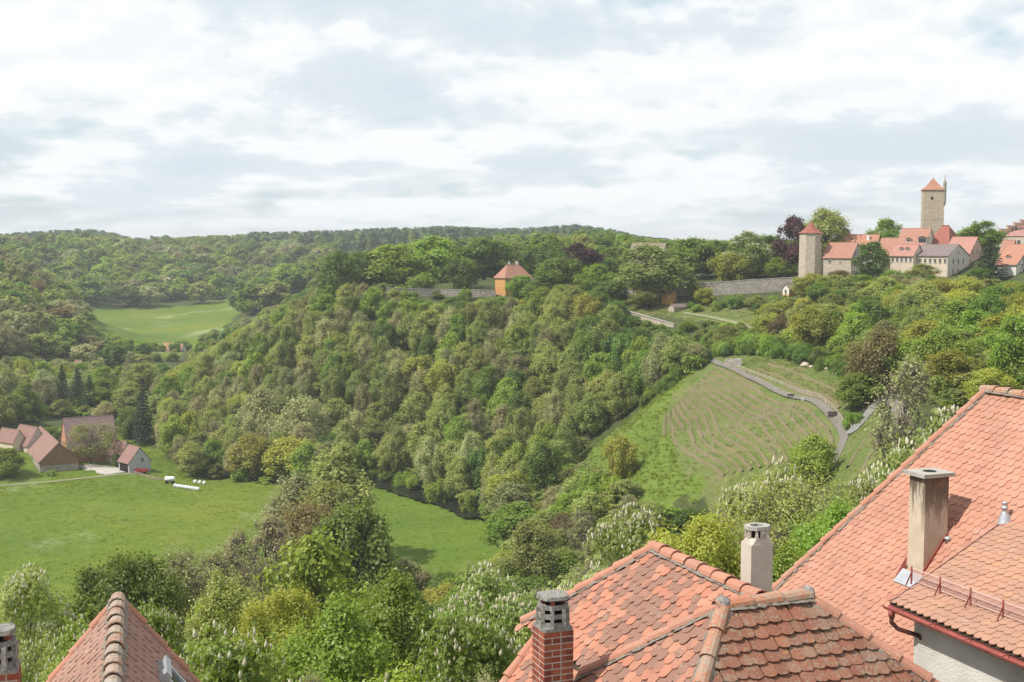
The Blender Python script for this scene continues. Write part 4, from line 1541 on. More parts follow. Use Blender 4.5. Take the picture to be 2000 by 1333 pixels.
    def timber(s, dens=3, face='g', z0=0.0):
        """dark frame on the visible gable"""
        W, h, rh = s.W, s.h, s.rh
        xo = 0.045 * s.s
        segs = [((0.1, h), (W - 0.1, h)), ((0.1, z0), (0.1, h)), ((W - 0.1, z0), (W - 0.1, h)), ((W * .5, h), (W * .5, h + rh - .5)), ((W * .26, h + rh * .5), (W * .74, h + rh * .5)), ((0.1, z0 + (h - z0) * .5), (W - 0.1, z0 + (h - z0) * .5))]
        for k in range(1, dens + 1):
            u = W * k / (dens + 1)
            segs.append(((u, z0), (u, h)))
        for k in (0.25, 0.38, 0.62, 0.75):
            top = h + rh * (1 - abs(k - .5) * 2) - .3
            segs.append(((W * k, h), (W * k, min(top, h + rh * .5))))
        segs += [((W * .08, h), (W * .26, h + rh * .48)), ((W * .92, h), (W * .74, h + rh * .48)), ((0.1, z0), (W * .22, h)), ((W - .1, z0), (W * .78, h))]
        for (a, b) in segs:
            MB().bar((xo, a[0], a[1]), (xo, b[0], b[1]), 0.10, 0.22, (1, 0, 0)).build('beam', W_TIMBER, s.root)


# ---- the upper town on the right
TOWN = 'houses of the upper town'
# round stone tower
rt = pt(1582, 536, 447)
tw = thing('stone_tower', 'eight-sided stone tower with flared red cap beside the copper beech', 'tower', rt)
zr = zat(456, 447) - rt.z
rr_ = 23 * 447 / F_PX
MB().lathe([(rr_ * 1.05, -6), (rr_ * 1.0, zr * 0.5), (rr_ * 0.985, zr)], 8, a0=0.15).build('wall', W_STONE, tw)
za = zat(433, 447) - rt.z
MB().lathe([(rr_ * 1.10, zr - 0.05), (rr_ * 1.08, zr + 0.12), (rr_ * 0.80, zr + (za - zr) * .18), (rr_ * 0.48, zr + (za - zr) * .45), (rr_ * 0.22, zr + (za - zr) * .74), (0.08, za)], 8, a0=0.15).build('roof', T_DEEP, tw)
MB().tube([(0, 0, za - .1), (0, 0, za + 0.9)], 0.05, 5).build('finial', W_TIMBER, tw)
for (px, py, w_, h_) in ((1595.5, 469, 0.55, 1.7), (1593.5, 490, 0.4, 0.7), (1595.5, 512, 0.5, 0.9)):
    zz = zat(py, 447) - rt.z
    a = -0.68
    n_ = Vector((math.cos(a), math.sin(a), 0))
    o = MB().box(-w_ / 2, w_ / 2, -0.12, 0.3, -h_ / 2, h_ / 2).build('window', M_DARK, tw, False, n_ * (rr_ * 0.955) + Vector((0, 0, zz)))
    o.rotation_euler = (0, 0, a + math.pi / 2)

h = House('stone_house', 'low stone house with half-timbered gable next to the eight-sided tower', 1604, 1662, 1682, 438, 530, 503, 475, -38, W_STONE, T_RED, endwall=W_WHITE, group=TOWN)
h.timber(3, z0=h.h * 0.3)
h.win('f', h.L * 0.75, h.h - 1.5, 1.0, 0.8)
h.win('f', h.L * 0.38, h.h - 1.7, 0.6, 0.6)
h.win('g', h.W * .35, h.h + 1.2, 0.7, 1.1)
h.win('g', h.W * .62, h.h + 1.2, 0.7, 1.1)
h = House('house', 'long red-roofed house with a white chimney behind the half-timbered gable', 1636, 1707, 1722, 458, 520, 494, 459, -28, W_WHITE, T_ORANGE, group=TOWN)
h.chimney(-h.L * 0.28, h.W * 0.36, 1.9, 0.9)
h.dormer(h.L * 0.62, 0.35, 2.0, 0.45, T_ORANGE)
h = House('house', 'red roof just right of the long house with the white chimney', 1708, 1748, 1764, 452, 520, 498, 466, -32, W_CREAM, T_RED, group=TOWN)
h = House('house', 'red-roofed house with a dark loggia left of the gate tower base', 1747, 1806, 1822, 449, 520, 479, 447, -30, W_WHITE, T_RED, group=TOWN)
h.dormer(h.L * 0.12, 0.12, 3.0, 1.9, T_RED)
h.dormer(h.L * 0.62, 0.2, 1.6, 0.9, T_RED)
h = House('house', 'deep red hipped roof at the foot of the gate tower', 1803, 1852, 1880, 453, 520, 482, 441, -40, W_PALE, T_DEEP, hip=3.0, group=TOWN)
# gate tower
gt_ = pt(1821, 500, 480)
zt_ = zat(371, 480) - gt_.z
gw = 39 * 480 / F_PX
gt = thing('gate_tower', 'tall square sandstone gate tower with red pyramid roof and side turret', 'tower', gt_, math.radians(-12))
MB().box(-gw / 2, gw / 2, 0, gw, -6, zt_).build('wall', W_TOWER, gt)
ap_ = zat(347, 480) - gt_.z
o_ = 0.35
prof = []
rl = MB()
lv = [(gw / 2 + o_, zt_ - 0.1), (gw / 2 + o_ - .15, zt_ + 0.25), (gw * 0.33, zt_ + (ap_ - zt_) * .30), (gw * 0.16, zt_ + (ap_ - zt_) * .66), (0.05, ap_)]
vv = [(x * r_, gw / 2 + y * r_, z) for r_, z in lv for (x, y) in ((-1, -1), (1, -1), (1, 1), (-1, 1))]
rl.add(vv, [(i * 4 + k, i * 4 + (k + 1) % 4, i * 4 + 4 + (k + 1) % 4, i * 4 + 4 + k) for i in range(4) for k in range(4)] + [(3, 2, 1, 0)])
rl.build('roof', T_ORANGE, gt)
MB().tube([(0, gw / 2, ap_ - .1), (0, gw / 2, ap_ + 1.2)], 0.05, 5).build('finial', W_TIMBER, gt)
MB().box(-0.45, 0.45, -0.06, 0.1, zt_ - 3.6, zt_ - 2.7).build('window', M_DARK, gt, False, (-0.6, 0, 0))
MB().box(-gw / 2 - .06, gw / 2 + .06, -0.06, gw + .06, zt_ * .55, zt_ * .55 + .18).build('string_course', W_TOWER, gt)
MB().lathe([(0.25, zt_ - 6), (0.62, zt_ - 4.6), (0.62, zt_ + 2.2), (0.74, zt_ + 2.25), (0.6, zt_ + 2.7), (0.18, zt_ + 3.9), (0.04, zt_ + 5.6)], 8, (gw / 2 + 0.1, 0.4, 0)).build('turret', W_GREYSTONE, gt)
h = House('house', 'small pink-roofed house with two dormers left of the grey-roofed cream house', 1735, 1783, 1800, 428, 540, 499, 479, -46, W_CREAM, T_PINK, group=TOWN)
for k in range(5):
    h.win('f', h.L * (0.12 + 0.19 * k), h.h - 1.5, 0.7, 1.3)
h.dormer(h.L * 0.36, 0.45, 1.0, 0.7, T_PINK)
h.dormer(h.L * 0.62, 0.45, 1.0, 0.7, T_PINK)
h = House('house', 'cream house with grey-brown roof and pointed gable above the trees', 1778, 1850, 1888, 422, 541, 500, 479, -44, W_CREAM, T_GREY, endwall=W_PALE, group=TOWN)
for k in range(3):
    h.win('g', h.W * (0.26 + 0.23 * k), h.h - 1.9, 0.85, 1.6)
    h.win('g', h.W * (0.26 + 0.23 * k), h.h - 5.2, 0.85, 1.4)
h.win('g', h.W * 0.5, h.h + 1.2, 0.9, 0.6)
for k in range(7):
    h.win('f', h.L * (0.07 + 0.14 * k), h.h - 1.7, 0.75, 1.3)
h = House('house', 'pink gabled house behind the grey-roofed cream house', 1836, 1887, 1922, 434, 545, 507, 464, -42, W_PINK, T_PINK, endwall=W_PINK, group=TOWN)
for k in range(3):
    h.win('g', h.W * (0.28 + 0.22 * k), h.h + 2.3, 0.8, 1.3)
for k in (0.2, 0.38, 0.66, 0.84):
    h.win('g', h.W * k, h.h - 0.9, 0.8, 1.3)
h.win('g', h.W * .3, h.h - 4.4, 0.9, 1.8)
h = House('house', 'half-timbered house with orange roof at the right edge', 1940, 1984, 2030, 396, 556, 517, 479, -40, W_WHITE, T_ORANGE, endwall=W_WHITE, group=TOWN)
h.timber(3)
h.win('g', h.W * .3, h.h - 2.2, 1.2, 1.2)
h.win('g', h.W * .3, h.h + 1.4, 0.8, 0.9)
h.dormer(h.L * 0.6, 0.3, 1.1, 0.6, T_ORANGE)
# big stepped-gable house
h = House('stepped_gable_house', 'large red-roofed house with stepped gable and dormers at the top right', 1946, 2120, 2160, 458, 520, 462, 402, -26, W_CREAM, T_PINK, ov=0.2, group=TOWN)
nst = 7
for k in range(nst):
    for sg in (0, 1):
        y0 = h.W / 2 * k / nst
        z0 = h.h + h.rh * k / nst
        ya = y0 if sg == 0 else h.W - y0 - h.W / 2 / nst
        MB().box(h.x0 - 0.35, h.x0 + 0.35, ya, ya + h.W / 2 / nst, z0 - 0.5, z0 + h.rh / nst + 1.1).build('gable_step', W_PINK, h.root)
        MB().box(h.x0 - 0.45, h.x0 + 0.45, ya - .08, ya + h.W / 2 / nst + .08, z0 + h.rh / nst + 1.102, z0 + h.rh / nst + 1.3).build('step_cap', M_CONC, h.root)
for k in range(4):
    h.dormer(h.L * 0.93 - k * 3.4, 0.22, 1.7, 1.3, T_PINK)
for k in range(4):
    h.dormer(h.L * 0.88 - k * 3.4, 0.58, 1.2, 0.9, T_PINK)
for k in range(6):
    h.win('f', h.L * 0.95 - k * 2.6, h.h - 2.2, 1.0, 1.6)
h = House('house', 'lower red roof beside the ivy wall under the stepped gable', 1946, 1972, 1984, 440, 520, 500, 470, -40, W_CREAM, T_RED, group=TOWN)

# ---- hilltop garden
h = House('garden_house', 'orange garden house with red hipped roof on the spur', 967, 987, 1037, 497, 576, 544, 517, 32, W_ORANGE, T_RED, s_=-1, hip=3.2, ov=0.55, cat='house')
h.chimney(h.L * 0.36, h.W * 0.5, 0.9, 0.6)
h.chimney(h.L * 0.66, h.W * 0.5, 1.1, 0.8)
for k in range(4):
    h.win('f', 1.2 + k * (h.L - 2.0) / 3.6, h.h - 1.1, 0.8, 1.1)
h.win('f', h.L * 0.5, h.h - 3.6, 0.9, 1.2)
MB().box(-0.1, h.L + .1, -0.12, h.W + .1, -4.2, -0.4).build('stone_base', W_GREYSTONE, h.root)
h = House('chapel', 'old stone chapel with steep roof half hidden by the airy olive tree', 1226, 1291, 1307, 460, 556, 500, 476, -22, W_STONE, T_SAND, endwall=W_STONE, cat='chapel')
h.win('g', h.W * .5, h.h + 1.2, 0.5, 1.0)
h.win('f', h.L * .8, h.h - 3, 0.6, 1.8)


def stone_wall(name, label, line, th, mat=W_GREYSTONE, cap=True):
    """line: [(px, py_base, py_top, Y)]"""
    P = []
    for (a, b) in zip(line[:-1], line[1:]):
        for i in range(6):
            t = i / 6
            P.append(tuple(a[k] + (b[k] - a[k]) * t for k in range(4)))
    P.append(line[-1])
    root0 = pt(P[0][0], P[0][1], P[0][3])
    rs = random.Random(len(P))
    o = thing(name, label, 'wall', root0)
    V, Fc = [], []
    pts_ = []
    for i, (px, pb, pt_, Y) in enumerate(P):
        g = pt(px, pb, Y)
        top = zat(pt_, Y) + rs.uniform(-0.08, 0.08)
        pts_.append((g, top))
        V += [Vector((g.x, g.y - th / 2, g.z - 3)) - root0, Vector((g.x, g.y - th / 2, top)) - root0, Vector((g.x, g.y + th / 2, top)) - root0, Vector((g.x, g.y + th / 2, g.z - 3)) - root0]
    for i in range(len(P) - 1):
        for k in range(3):
            Fc.append((i * 4 + k, i * 4 + 4 + k, i * 4 + 5 + k, i * 4 + 1 + k))
    n = (len(P) - 1) * 4
    Fc += [(0, 1, 2, 3), (n + 3, n + 2, n + 1, n)]
    MB().add(V, Fc).build('masonry', mat, o)
    if cap:
        for (g, t0), (g2, t1) in zip(pts_[:-1], pts_[1:]):
            MB().bar(Vector((g.x, g.y, t0 + 0.08)) - root0, Vector((g2.x, g2.y, t1 + 0.08)) - root0, th + 0.2, 0.16).build('coping', M_CONC, o)
    return o


stone_wall('stone_wall', 'long grey stone garden wall below chapel and flowering chestnut', [(1205, 580, 546, 464), (1255, 578, 548, 458), (1310, 578, 554, 452), (1400, 577, 552, 447), (1480, 573, 546, 443), (1548, 570, 543, 440)], 0.9)
stone_wall('stone_wall', 'low stone wall left of the orange garden house', [(755, 580, 563, 500), (860, 580, 566, 504), (968, 582, 567, 500)], 0.8)
stone_wall('stone_wall', 'stone wall right of the orange garden house', [(1036, 580, 545, 494), (1075, 580, 545, 490)], 0.8)
stone_wall('retaining_wall', 'pale retaining wall slanting down through the bushes under the spur', [(1218, 622, 606, 430), (1265, 634, 619, 422), (1316, 646, 633, 415)], 0.7, W_STONE)
stone_wall('retaining_wall', 'low pale wall along the path above the vineyard hedge', [(1525, 664, 656, 380), (1580, 676, 668, 355), (1628, 694, 684, 330)], 0.5, W_STONE, False)
stone_wall('ruin_wall', 'small ruined stone wall at the top of the vineyard road', [(1416, 716, 701, 331), (1448, 715, 700, 328)], 0.6, W_GREYSTONE, False)

pg = pt(930, 572, 498)
per = thing('pergola', 'long plant-covered pergola left of the orange garden house', 'pergola', pg)
for k in range(9):
    x = -7 + k * 1.75
    MB().box(x - .08, x + .08, -0.08, .08, -0.5, 2.6).build('post', W_TIMBER, per)
    MB().box(x - .06, x + .06, -1.2, 1.4, 2.75, 2.9).build('crossbeam', W_TIMBER, per)
MB().box(-7.4, 7.4, -0.1, 0.1, 2.6, 2.75).build('beam', W_TIMBER, per)


h = House('garden_hut', 'small orange hut with ochre roof below the long garden wall', 1291, 1310, 1320, 440, 588, 574, 567, -30, W_OCHRE, T_SAND, cat='hut', sink=1.5)
h.win('f', h.L * .4, h.h * .55, 0.6, 0.7)
h = House('stone_hut', 'stone hut with flat ochre front under the small orange hut', 1305, 1316, 1342, 430, 613, 600, 595, 40, W_STONE, T_GREY, s_=-1, cat='hut', sink=1.5)
h = House('garden_hut', 'tiny ochre gabled hut half hidden left of the yellow-green tree', 1527, 1541, 1550, 428, 576, 564, 556, 35, W_OCHRE, T_SAND, s_=-1, cat='hut', sink=1.5, endwall=W_WHITE)
h.win('g', h.W * .5, h.h * .45, 0.8, 1.2)

# ---- fence along the vineyard road
M_FENCE = simple('pale_fence_wood', (0.38, 0.30, 0.26), (0.50, 0.42, 0.37), 1.5)


def fence(label, pixels, hgt, gap, rails=(0.45, 0.95), off=1.9, mat=None):
    line = densify(smooth_line([ground(a, b) for a, b in pixels], 2), gap)
    root = thing('wooden_fence', label, 'fence', line[0])
    b0_ = line[0]
    me = MB().box(-0.07, 0.07, -0.07, 0.07, -0.3, hgt).mesh('post', mat or M_FENCE)
    top = []
    for p in line:
        z = H(p.x, p.y)
        o = obj('post', me, root, (p.x - b0_.x, p.y - b0_.y, z - b0_.z))
        o.rotation_euler = (trs0.uniform(-.06, .06), trs0.uniform(-.06, .06), trs0.uniform(0, 1))
        top.append(Vector((p.x, p.y, z)) - b0_)
    for a, b in zip(top[:-1], top[1:]):
        for r_ in rails:
            MB().bar(a + Vector((0, -.09, r_)), b + Vector((0, -.09, r_)), 0.06, 0.13).build('rail', mat or M_FENCE, root)


trs0 = random.Random(4)
fence('pale wooden fence along the upper side of the vineyard road', [(1436, 722), (1470, 731), (1500, 742), (1540, 756), (1580, 772), (1612, 788)], 1.15, 1.25)
fence('pale wooden fence bending down beside the road below the vineyard', [(1612, 788), (1632, 806), (1645, 826), (1662, 840)], 1.15, 1.25)
fence('dark metal railing beside the blue-grey footpath', [(1752, 748), (1715, 780), (1688, 808), (1664, 838)], 1.0, 2.0, (0.5, 0.95), mat=W_TIMBER)
g = ground(1627, 816)
gp = thing('timber_gate', 'dark slatted timber gate across the road below the vineyard fence', 'gate', g)
for k in range(10):
    MB().box(-1.05 + k * .21, -1.05 + k * .21 + .16, -.03, .03, .1, 1.25).build('slat', W_TIMBER, gp)
MB().box(-1.1, 1.1, .031, .09, .3, .42).box(-1.1, 1.1, .031, .09, .95, 1.07).build('rail', W_TIMBER, gp)
g = ground(1567, 789)
sg_ = thing('sign_post', 'white notice board on a post beside the vineyard road', 'sign', g)
MB().box(-.05, .05, -.05, .05, -.2, 1.0).build('post', M_TRUNKWOOD, sg_)
MB().box(-.35, .35, -.06, -.052 + .03, 0.7, 1.5).build('board', W_WHITE, sg_)
g = ground(1545, 778)
bn = thing('bench', 'dark wooden bench below the vineyard road', 'bench', g)
MB().box(-.8, .8, -.2, .2, .42, .48).build('seat', W_TIMBER, bn)
MB().box(-.8, .8, .2, .25, .55, .95).build('backrest', W_TIMBER, bn)
for x in (-.65, .65):
    MB().box(x - .05, x + .05, -.18, .24, -0.1, .42).build('leg', W_TIMBER, bn)
for i, (px, py, sc_) in enumerate([(1572, 715, 1.0), (1585, 718, 0.55), (1616, 722, 0.65), (1632, 731, 0.8)]):
    g = ground(px, py)
    rs = random.Random(i)
    m = MB().lathe([(0.5 * sc_, -.3), (0.9 * sc_, 0.1), (0.75 * sc_, .6 * sc_), (.3 * sc_, .95 * sc_)], 7)
    m.v = [(x * 1.3 + rs.uniform(-.15, .15) * sc_, y + rs.uniform(-.15, .15) * sc_, z + rs.uniform(-.1, .1) * sc_) for x, y, z in m.v]
    o = m.build('boulder', W_STONE, None, False, g)
    tag(o, ['largest pale boulder on the slope above the vineyard fence', 'small boulder right beside the largest pale one', 'pale boulder under the hedge above the fence', 'rightmost pale boulder by the rusty tree'][i], 'boulder', 'boulders above the vineyard')

# vine stakes
stake_me = MB().box(-0.035, 0.035, -0.035, 0.035, -0.2, 1.5).mesh('vine_stake', M_FENCE)
stk = MB()
for li, line in enumerate(BANKS):
    for p in densify(line, 2.6)[::1]:
        if trs0.random() < 0.16:
            x, y = p.x + trs0.uniform(-.4, .4), p.y + trs0.uniform(-.4, .4)
            z = H(x, y)
            stk.box(x - .035, x + .035, y - .035, y + .035, z - .2, z + trs0.uniform(1.0, 1.7))
tag(stk.build('vine_stakes', M_FENCE), 'thin wooden vine stakes dotted over the vineyard terraces', 'stakes', None, 'stuff')

# ---- the farm in the valley
FARM = 'buildings of the farm in the valley'
h = House('barn', 'tall farm barn with purple-brown roof and orange brick gable', 113, 133, 224, None, 905, 876, 822, 30, W_BRICKO, T_PURPLE, s_=-1, endwall=W_BRICKO, group=FARM, cat='barn', sink=2)
for k in range(3):
    h.win('g', h.W * (.3 + .2 * k), h.h + 1.0, 0.8, 1.0)
h.win('g', h.W * .5, h.h + 4.6, 0.7, 0.9)
h = House('shed', 'farm shed with brown boarded gable over a stone base', 38, 78, 147, None, 924, 903, 868, -62, W_GREYSTONE, T_FARM, endwall=None, group=FARM, cat='shed', sink=1)
MB().prism([(0.015, 0.05, 2.2), (0.015, h.W - .05, 2.2), (0.015, h.W - .05, h.h), (0.015, h.W / 2, h.h + h.rh - .1), (0.015, 0.05, h.h)], (0.06, 0, 0)).build('boarding', W_BOARD, h.root)
nb_ = 22
for k in range(nb_):
    u = h.W * (k + .5) / nb_
    tz = h.h + h.rh * (1 - abs(u / h.W - .5) * 2) - .25
    MB().box(.076, .11, u - .05, u + .05, 2.15, tz).build('batten', W_BOARD, h.root)
h.win('g', h.W * .45, 1.2, 0.9, 0.6)
h.win('g', h.W * .75, 1.2, 0.7, 0.5)
h = House('farmhouse', 'dusty pink farm roof with pale gable at the left of the farm', 14, 54, 88, None, 886, 870, 838, -40, W_CREAM, T_FARM, endwall=W_PALE, group=FARM, cat='house', sink=2)
h.win('f', h.L * .3, h.h - 1.4)
h.win('f', h.L * .6, h.h - 1.4)
h = House('farmhouse', 'leftmost farm roof, half hidden by trees', -14, 26, 46, None, 882, 864, 843, -36, W_CREAM, T_FARM, group=FARM, cat='house', sink=2)
h = House('shed', 'farm shed with pale grey boarded gable and open dark front', 226, 252, 289, None, 925, 904, 877, -46, W_GREYBOARD, T_FARM, endwall=W_GREYBOARD, group=FARM, cat='shed', sink=1)
h.win('g', h.W * .62, h.h + .3, 0.8, 1.3)
MB().box(-h.L * .9, -h.L * .08, -0.03, 0.3, 0.1, h.h - .4).build('opening_shade', M_DARK, h.root)  # dark box stands in for the shade inside the open front
h = House('shed', 'low farm roof between the barn and the grey boarded shed', 200, 236, 256, None, 912, 892, 866, -46, W_CREAM, T_FARM, group=FARM, cat='shed', sink=2)
h = House('house', 'far house with orange roof and white gable at the edge of the far meadow', 312, 352, 364, 760, 692, 684, 673, -30, W_WHITE, T_ORANGE, endwall=W_WHITE, cat='house', sink=3)
h.win('g', h.W * .5, h.h * .5, 1.2, 1.4)
h = House('house', 'far pink roof among the trees above the three spruces', 142, 156, 163, 625, 722, 714, 705, -35, W_WHITE, T_FARM, cat='house', sink=3)
# yard things
rdm = simple('red_trailer_paint', (0.33, 0.03, 0.03), (0.42, 0.05, 0.045), 2.0, 0.5)
whm = simple('white_wrap', (0.68, 0.70, 0.70), (0.78, 0.80, 0.80), 3.0, 0.4)
g = ground(276, 925)
tr_ = thing('farm_trailer', 'red farm trailer in front of the grey boarded shed', 'trailer', g, 0.1)
MB().box(-2.0, 2.0, -.8, .8, .7, .82).build('deck', rdm, tr_)
for (a, b, c, d) in ((-2, 2, -.8, -.74), (-2, 2, .74, .8), (-2, -1.94, -.74, .74), (1.94, 2, -.74, .74)):
    MB().box(a, b, c, d, .82, 1.45).build('side_board', rdm, tr_)
for x in (-1.1, 1.1):
    for y in (-.85, .85):
        MB().tube([(x, y - .1, .38), (x, y + .1, .38)], .38, 12).build('wheel', M_DARK, tr_)
MB().bar((2, 0, .6), (3.1, 0, .5), .12, .12).build('drawbar', W_TIMBER, tr_)
g = ground(332, 945)
tk = thing('tank_trailer', 'white tank trailer standing at the meadow edge by the farm', 'trailer', g, 0.05)
MB().tube([(-1.55, 0, 1.55), (-1.4, 0, 1.55), (1.4, 0, 1.55), (1.55, 0, 1.55)], [.55, .75, .75, .55], 14).build('tank', whm, tk, True)
MB().box(-1.5, 1.5, -.45, .45, .62, .78).build('chassis', W_TIMBER, tk)
for x in (-1.0, 1.0):
    for y in (-.6, .6):
        MB().tube([(x, y - .1, .4), (x, y + .1, .4)], .4, 12).build('wheel', M_DARK, tk)
        MB().box(x - .05, x + .05, y - .05, y + .05, .4, 1.2).build('leg', W_TIMBER, tk)
bale = MB().tube([(0, -.6, 0), (0, -.55, 0), (0, .55, 0), (0, .6, 0)], [.42, .52, .52, .42], 14).mesh('round_bale', whm, True)
for i in range(9):
    g = ground(342 + i * 5.6, 952 + i * 0.85)
    o = obj('round_bale', bale, None, g + Vector((0, 0, .55)))
    o.rotation_euler = (0, 0, trs0.uniform(-.3, .3) + 0.3)
    tag(o, ['leftmost', 'second', 'third', 'fourth', 'fifth', 'sixth', 'seventh', 'eighth', 'rightmost'][i] + ' white-wrapped bale, from the left, in the long row beside the meadow', 'bale', 'row of wrapped bales')
for i in range(3):
    g = ground(381 + i * 9, 944 + i * 1.2)
    o = obj('round_bale', bale, None, g + Vector((0, 0, .55)))
    tag(o, ['left', 'middle', 'right'][i] + ' bale of the three lying behind the long row', 'bale', 'three bales behind the row')
fence('grey plank fence between the grey shed and the tank trailer', [(262, 926), (280, 932), (300, 938), (318, 940)], 1.1, 2.0, (0.3, 0.6, 0.95), mat=M_TRUNKWOOD)
# ------------------------------------------------------------------ trees
GAIN = 2.0


def leaf_mat(name, a, b, trans=0.45, gloss=0.02, spread=0.5, back=None):
    a = tuple(min(0.36, c * GAIN * q) for c, q in zip(a, (1.0, 1.0, 0.82)))
    b = tuple(min(0.36, c * GAIN * q) for c, q in zip(b, (1.0, 1.0, 0.82)))
    m, t = mat_new(name)
    g = t.n('ShaderNodeNewGeometry')
    oi = t.n('ShaderNodeObjectInfo')
    col = t.mix(g.outputs['Random Per Island'], a, b)
    hs = t.n('ShaderNodeHueSaturation', i_Color=col)
    t.put(hs.inputs['Hue'], t.math('MULTIPLY_ADD', t.math('SUBTRACT', t.math('FRACT', t.math('MULTIPLY', oi.outputs['Random'], 5.7)), 0.5), 0.035 * spread / 0.5, 0.489))
    t.put(hs.inputs['Value'], t.math('MULTIPLY_ADD', oi.outputs['Random'], 0.5 * spread / 0.5, 0.77))
    d = t.n('ShaderNodeBsdfDiffuse', i_Color=hs.outputs[0])
    tr = t.n('ShaderNodeBsdfTranslucent')
    hb = t.n('ShaderNodeHueSaturation', i_Color=hs.outputs[0], i_Saturation=1.15, i_Value=1.25)
    t.put(tr.inputs[0], hb.outputs[0])
    ms = t.n('ShaderNodeMixShader', i_0=trans, i_1=d.outputs[0], i_2=tr.outputs[0])
    gl = t.n('ShaderNodeBsdfGlossy')
    gl.inputs['Roughness'].default_value = 0.45
    gl.inputs['Color'].default_value = (0.9, 0.95, 0.9, 1)
    m2_ = t.n('ShaderNodeMixShader', i_0=gloss, i_1=ms.outputs[0], i_2=gl.outputs[0])
    t.n('ShaderNodeOutputMaterial', i_Surface=m2_.outputs[0])
    return m


L_FRESH = leaf_mat('fresh_leaf', (0.078, 0.126, 0.022), (0.124, 0.176, 0.036))
L_DARK = leaf_mat('dark_leaf', (0.044, 0.080, 0.018), (0.078, 0.122, 0.028))
L_OLIVE = leaf_mat('olive_leaf', (0.104, 0.136, 0.044), (0.160, 0.184, 0.066))
L_BARE = leaf_mat('budding_twig', (0.128, 0.130, 0.072), (0.176, 0.176, 0.096))
L_YELLOW = leaf_mat('yellow_green_leaf', (0.135, 0.165, 0.030), (0.195, 0.215, 0.045))
L_COPPER = leaf_mat('copper_leaf', (0.022, 0.010, 0.014), (0.048, 0.020, 0.024), 0.15)
L_RUST = leaf_mat('rusty_leaf', (0.080, 0.065, 0.032), (0.120, 0.095, 0.045))
L_CHEST = leaf_mat('chestnut_leaf', (0.066, 0.118, 0.024), (0.125, 0.178, 0.042))
L_CHESTP = leaf_mat('pale_chestnut_leaf', (0.098, 0.140, 0.040), (0.150, 0.185, 0.066))
L_PALE = leaf_mat('silvery_leaf', (0.130, 0.165, 0.075), (0.190, 0.220, 0.110))
L_SPRUCE = leaf_mat('spruce_needle', (0.009, 0.017, 0.010), (0.018, 0.028, 0.014), 0.05)
L_FARBLUE = leaf_mat('pine_needle', (0.030, 0.056, 0.030), (0.050, 0.080, 0.042), 0.1)
M_BARK = simple('grey_bark', (0.085, 0.070, 0.055), (0.17, 0.145, 0.115), 3.0, bstr=0.6, coord='obj')
M_BARKPALE = simple('pale_bark', (0.20, 0.175, 0.14), (0.32, 0.285, 0.235), 3.0, bstr=0.4, coord='obj')
M_BLOOM = simple('cream_blossom', (0.45, 0.42, 0.28), (0.62, 0.59, 0.44), 9.0, coord='obj')


def profile(kind, t):
    t = np.clip(t, 0.001, 0.999)
    if kind == 'round':
        return np.sqrt(np.clip(1 - (2 * t - 1) ** 2, 0.02, 1))
    if kind == 'egg':
        return np.clip(np.sin(np.pi * t ** 0.72) ** 0.75, 0.08, 1)
    if kind == 'vase':
        return np.clip(np.sin(np.pi * t ** 1.25) ** 0.7, 0.1, 1)
    if kind == 'col':
        return np.clip((np.sin(np.pi * t ** 0.8)) ** 0.42, 0.1, 1)
    if kind == 'cone':
        return np.clip(1.02 - t, 0.03, 1)
    return np.ones_like(t)


def unit(a):
    return a / np.maximum(np.linalg.norm(a, axis=-1, keepdims=True), 1e-9)


def leaves_to_mesh(P, N, size, rng, aspect=0.72):
    """rhombic leaves at P facing N"""
    n = len(P)
    T = unit(np.cross(N, rng.normal(size=(n, 3))))
    B = np.cross(N, T)
    s = size[:, None]
    V = np.stack([P - T * s * 0.5, P - B * s * 0.5 * aspect, P + T * s * 0.5, P + B * s * 0.5 * aspect], 1)
    # a fold along the middle keeps leaves from looking like cards
    V[:, 0] += N * s * 0.10
    V[:, 2] += N * s * 0.10
    return V.reshape(-1, 3), np.arange(n * 4).reshape(n, 4)


def palmate(P, N, size, rng, k=5):
    """hand-shaped chestnut leaves: k drooping leaflets from one point"""
    n = len(P)
    T = unit(np.cross(N, rng.normal(size=(n, 3))))
    B = np.cross(N, T)
    Vs = []
    for i in range(k):
        a = (i - (k - 1) / 2) * 1.05 + rng.normal(size=(n, 1)) * 0.1
        D = T * np.cos(a) + B * np.sin(a)
        S = -T * np.sin(a) + B * np.cos(a)
        L = size[:, None] * (1.0 - 0.12 * abs(i - (k - 1) / 2)) * 0.62
        dn = np.array([0, 0, -1.0])
        mid = P + D * L * 0.55 - N * 0 + dn * L * 0.10
        tip = P + D * L + dn * L * 0.42
        Vs.append(np.stack([P, mid - S * L * 0.24, tip, mid + S * L * 0.24], 1))
    V = np.concatenate(Vs, 0)
    return V.reshape(-1, 3), np.arange(len(V) * 4).reshape(-1, 4)


def twigs_np(A, B, r):
    """three-sided slivers from A to B"""
    n = len(A)
    d = unit(B - A)
    x = unit(np.cross(d, np.array([0.3, 0.2, 0.9])))
    y = np.cross(d, x)
    r = np.broadcast_to(np.asarray(r), (n,))[:, None]
    V = np.stack([A + x * r, A - x * r * 0.5 + y * r * 0.87, A - x * r * 0.5 - y * r * 0.87, B], 1).reshape(-1, 3)
    o = np.arange(n)[:, None] * 4
    Fc = np.concatenate([o + np.array([[0, 1, 3]]), o + np.array([[1, 2, 3]]), o + np.array([[2, 0, 3]])], 0)
    return V, Fc


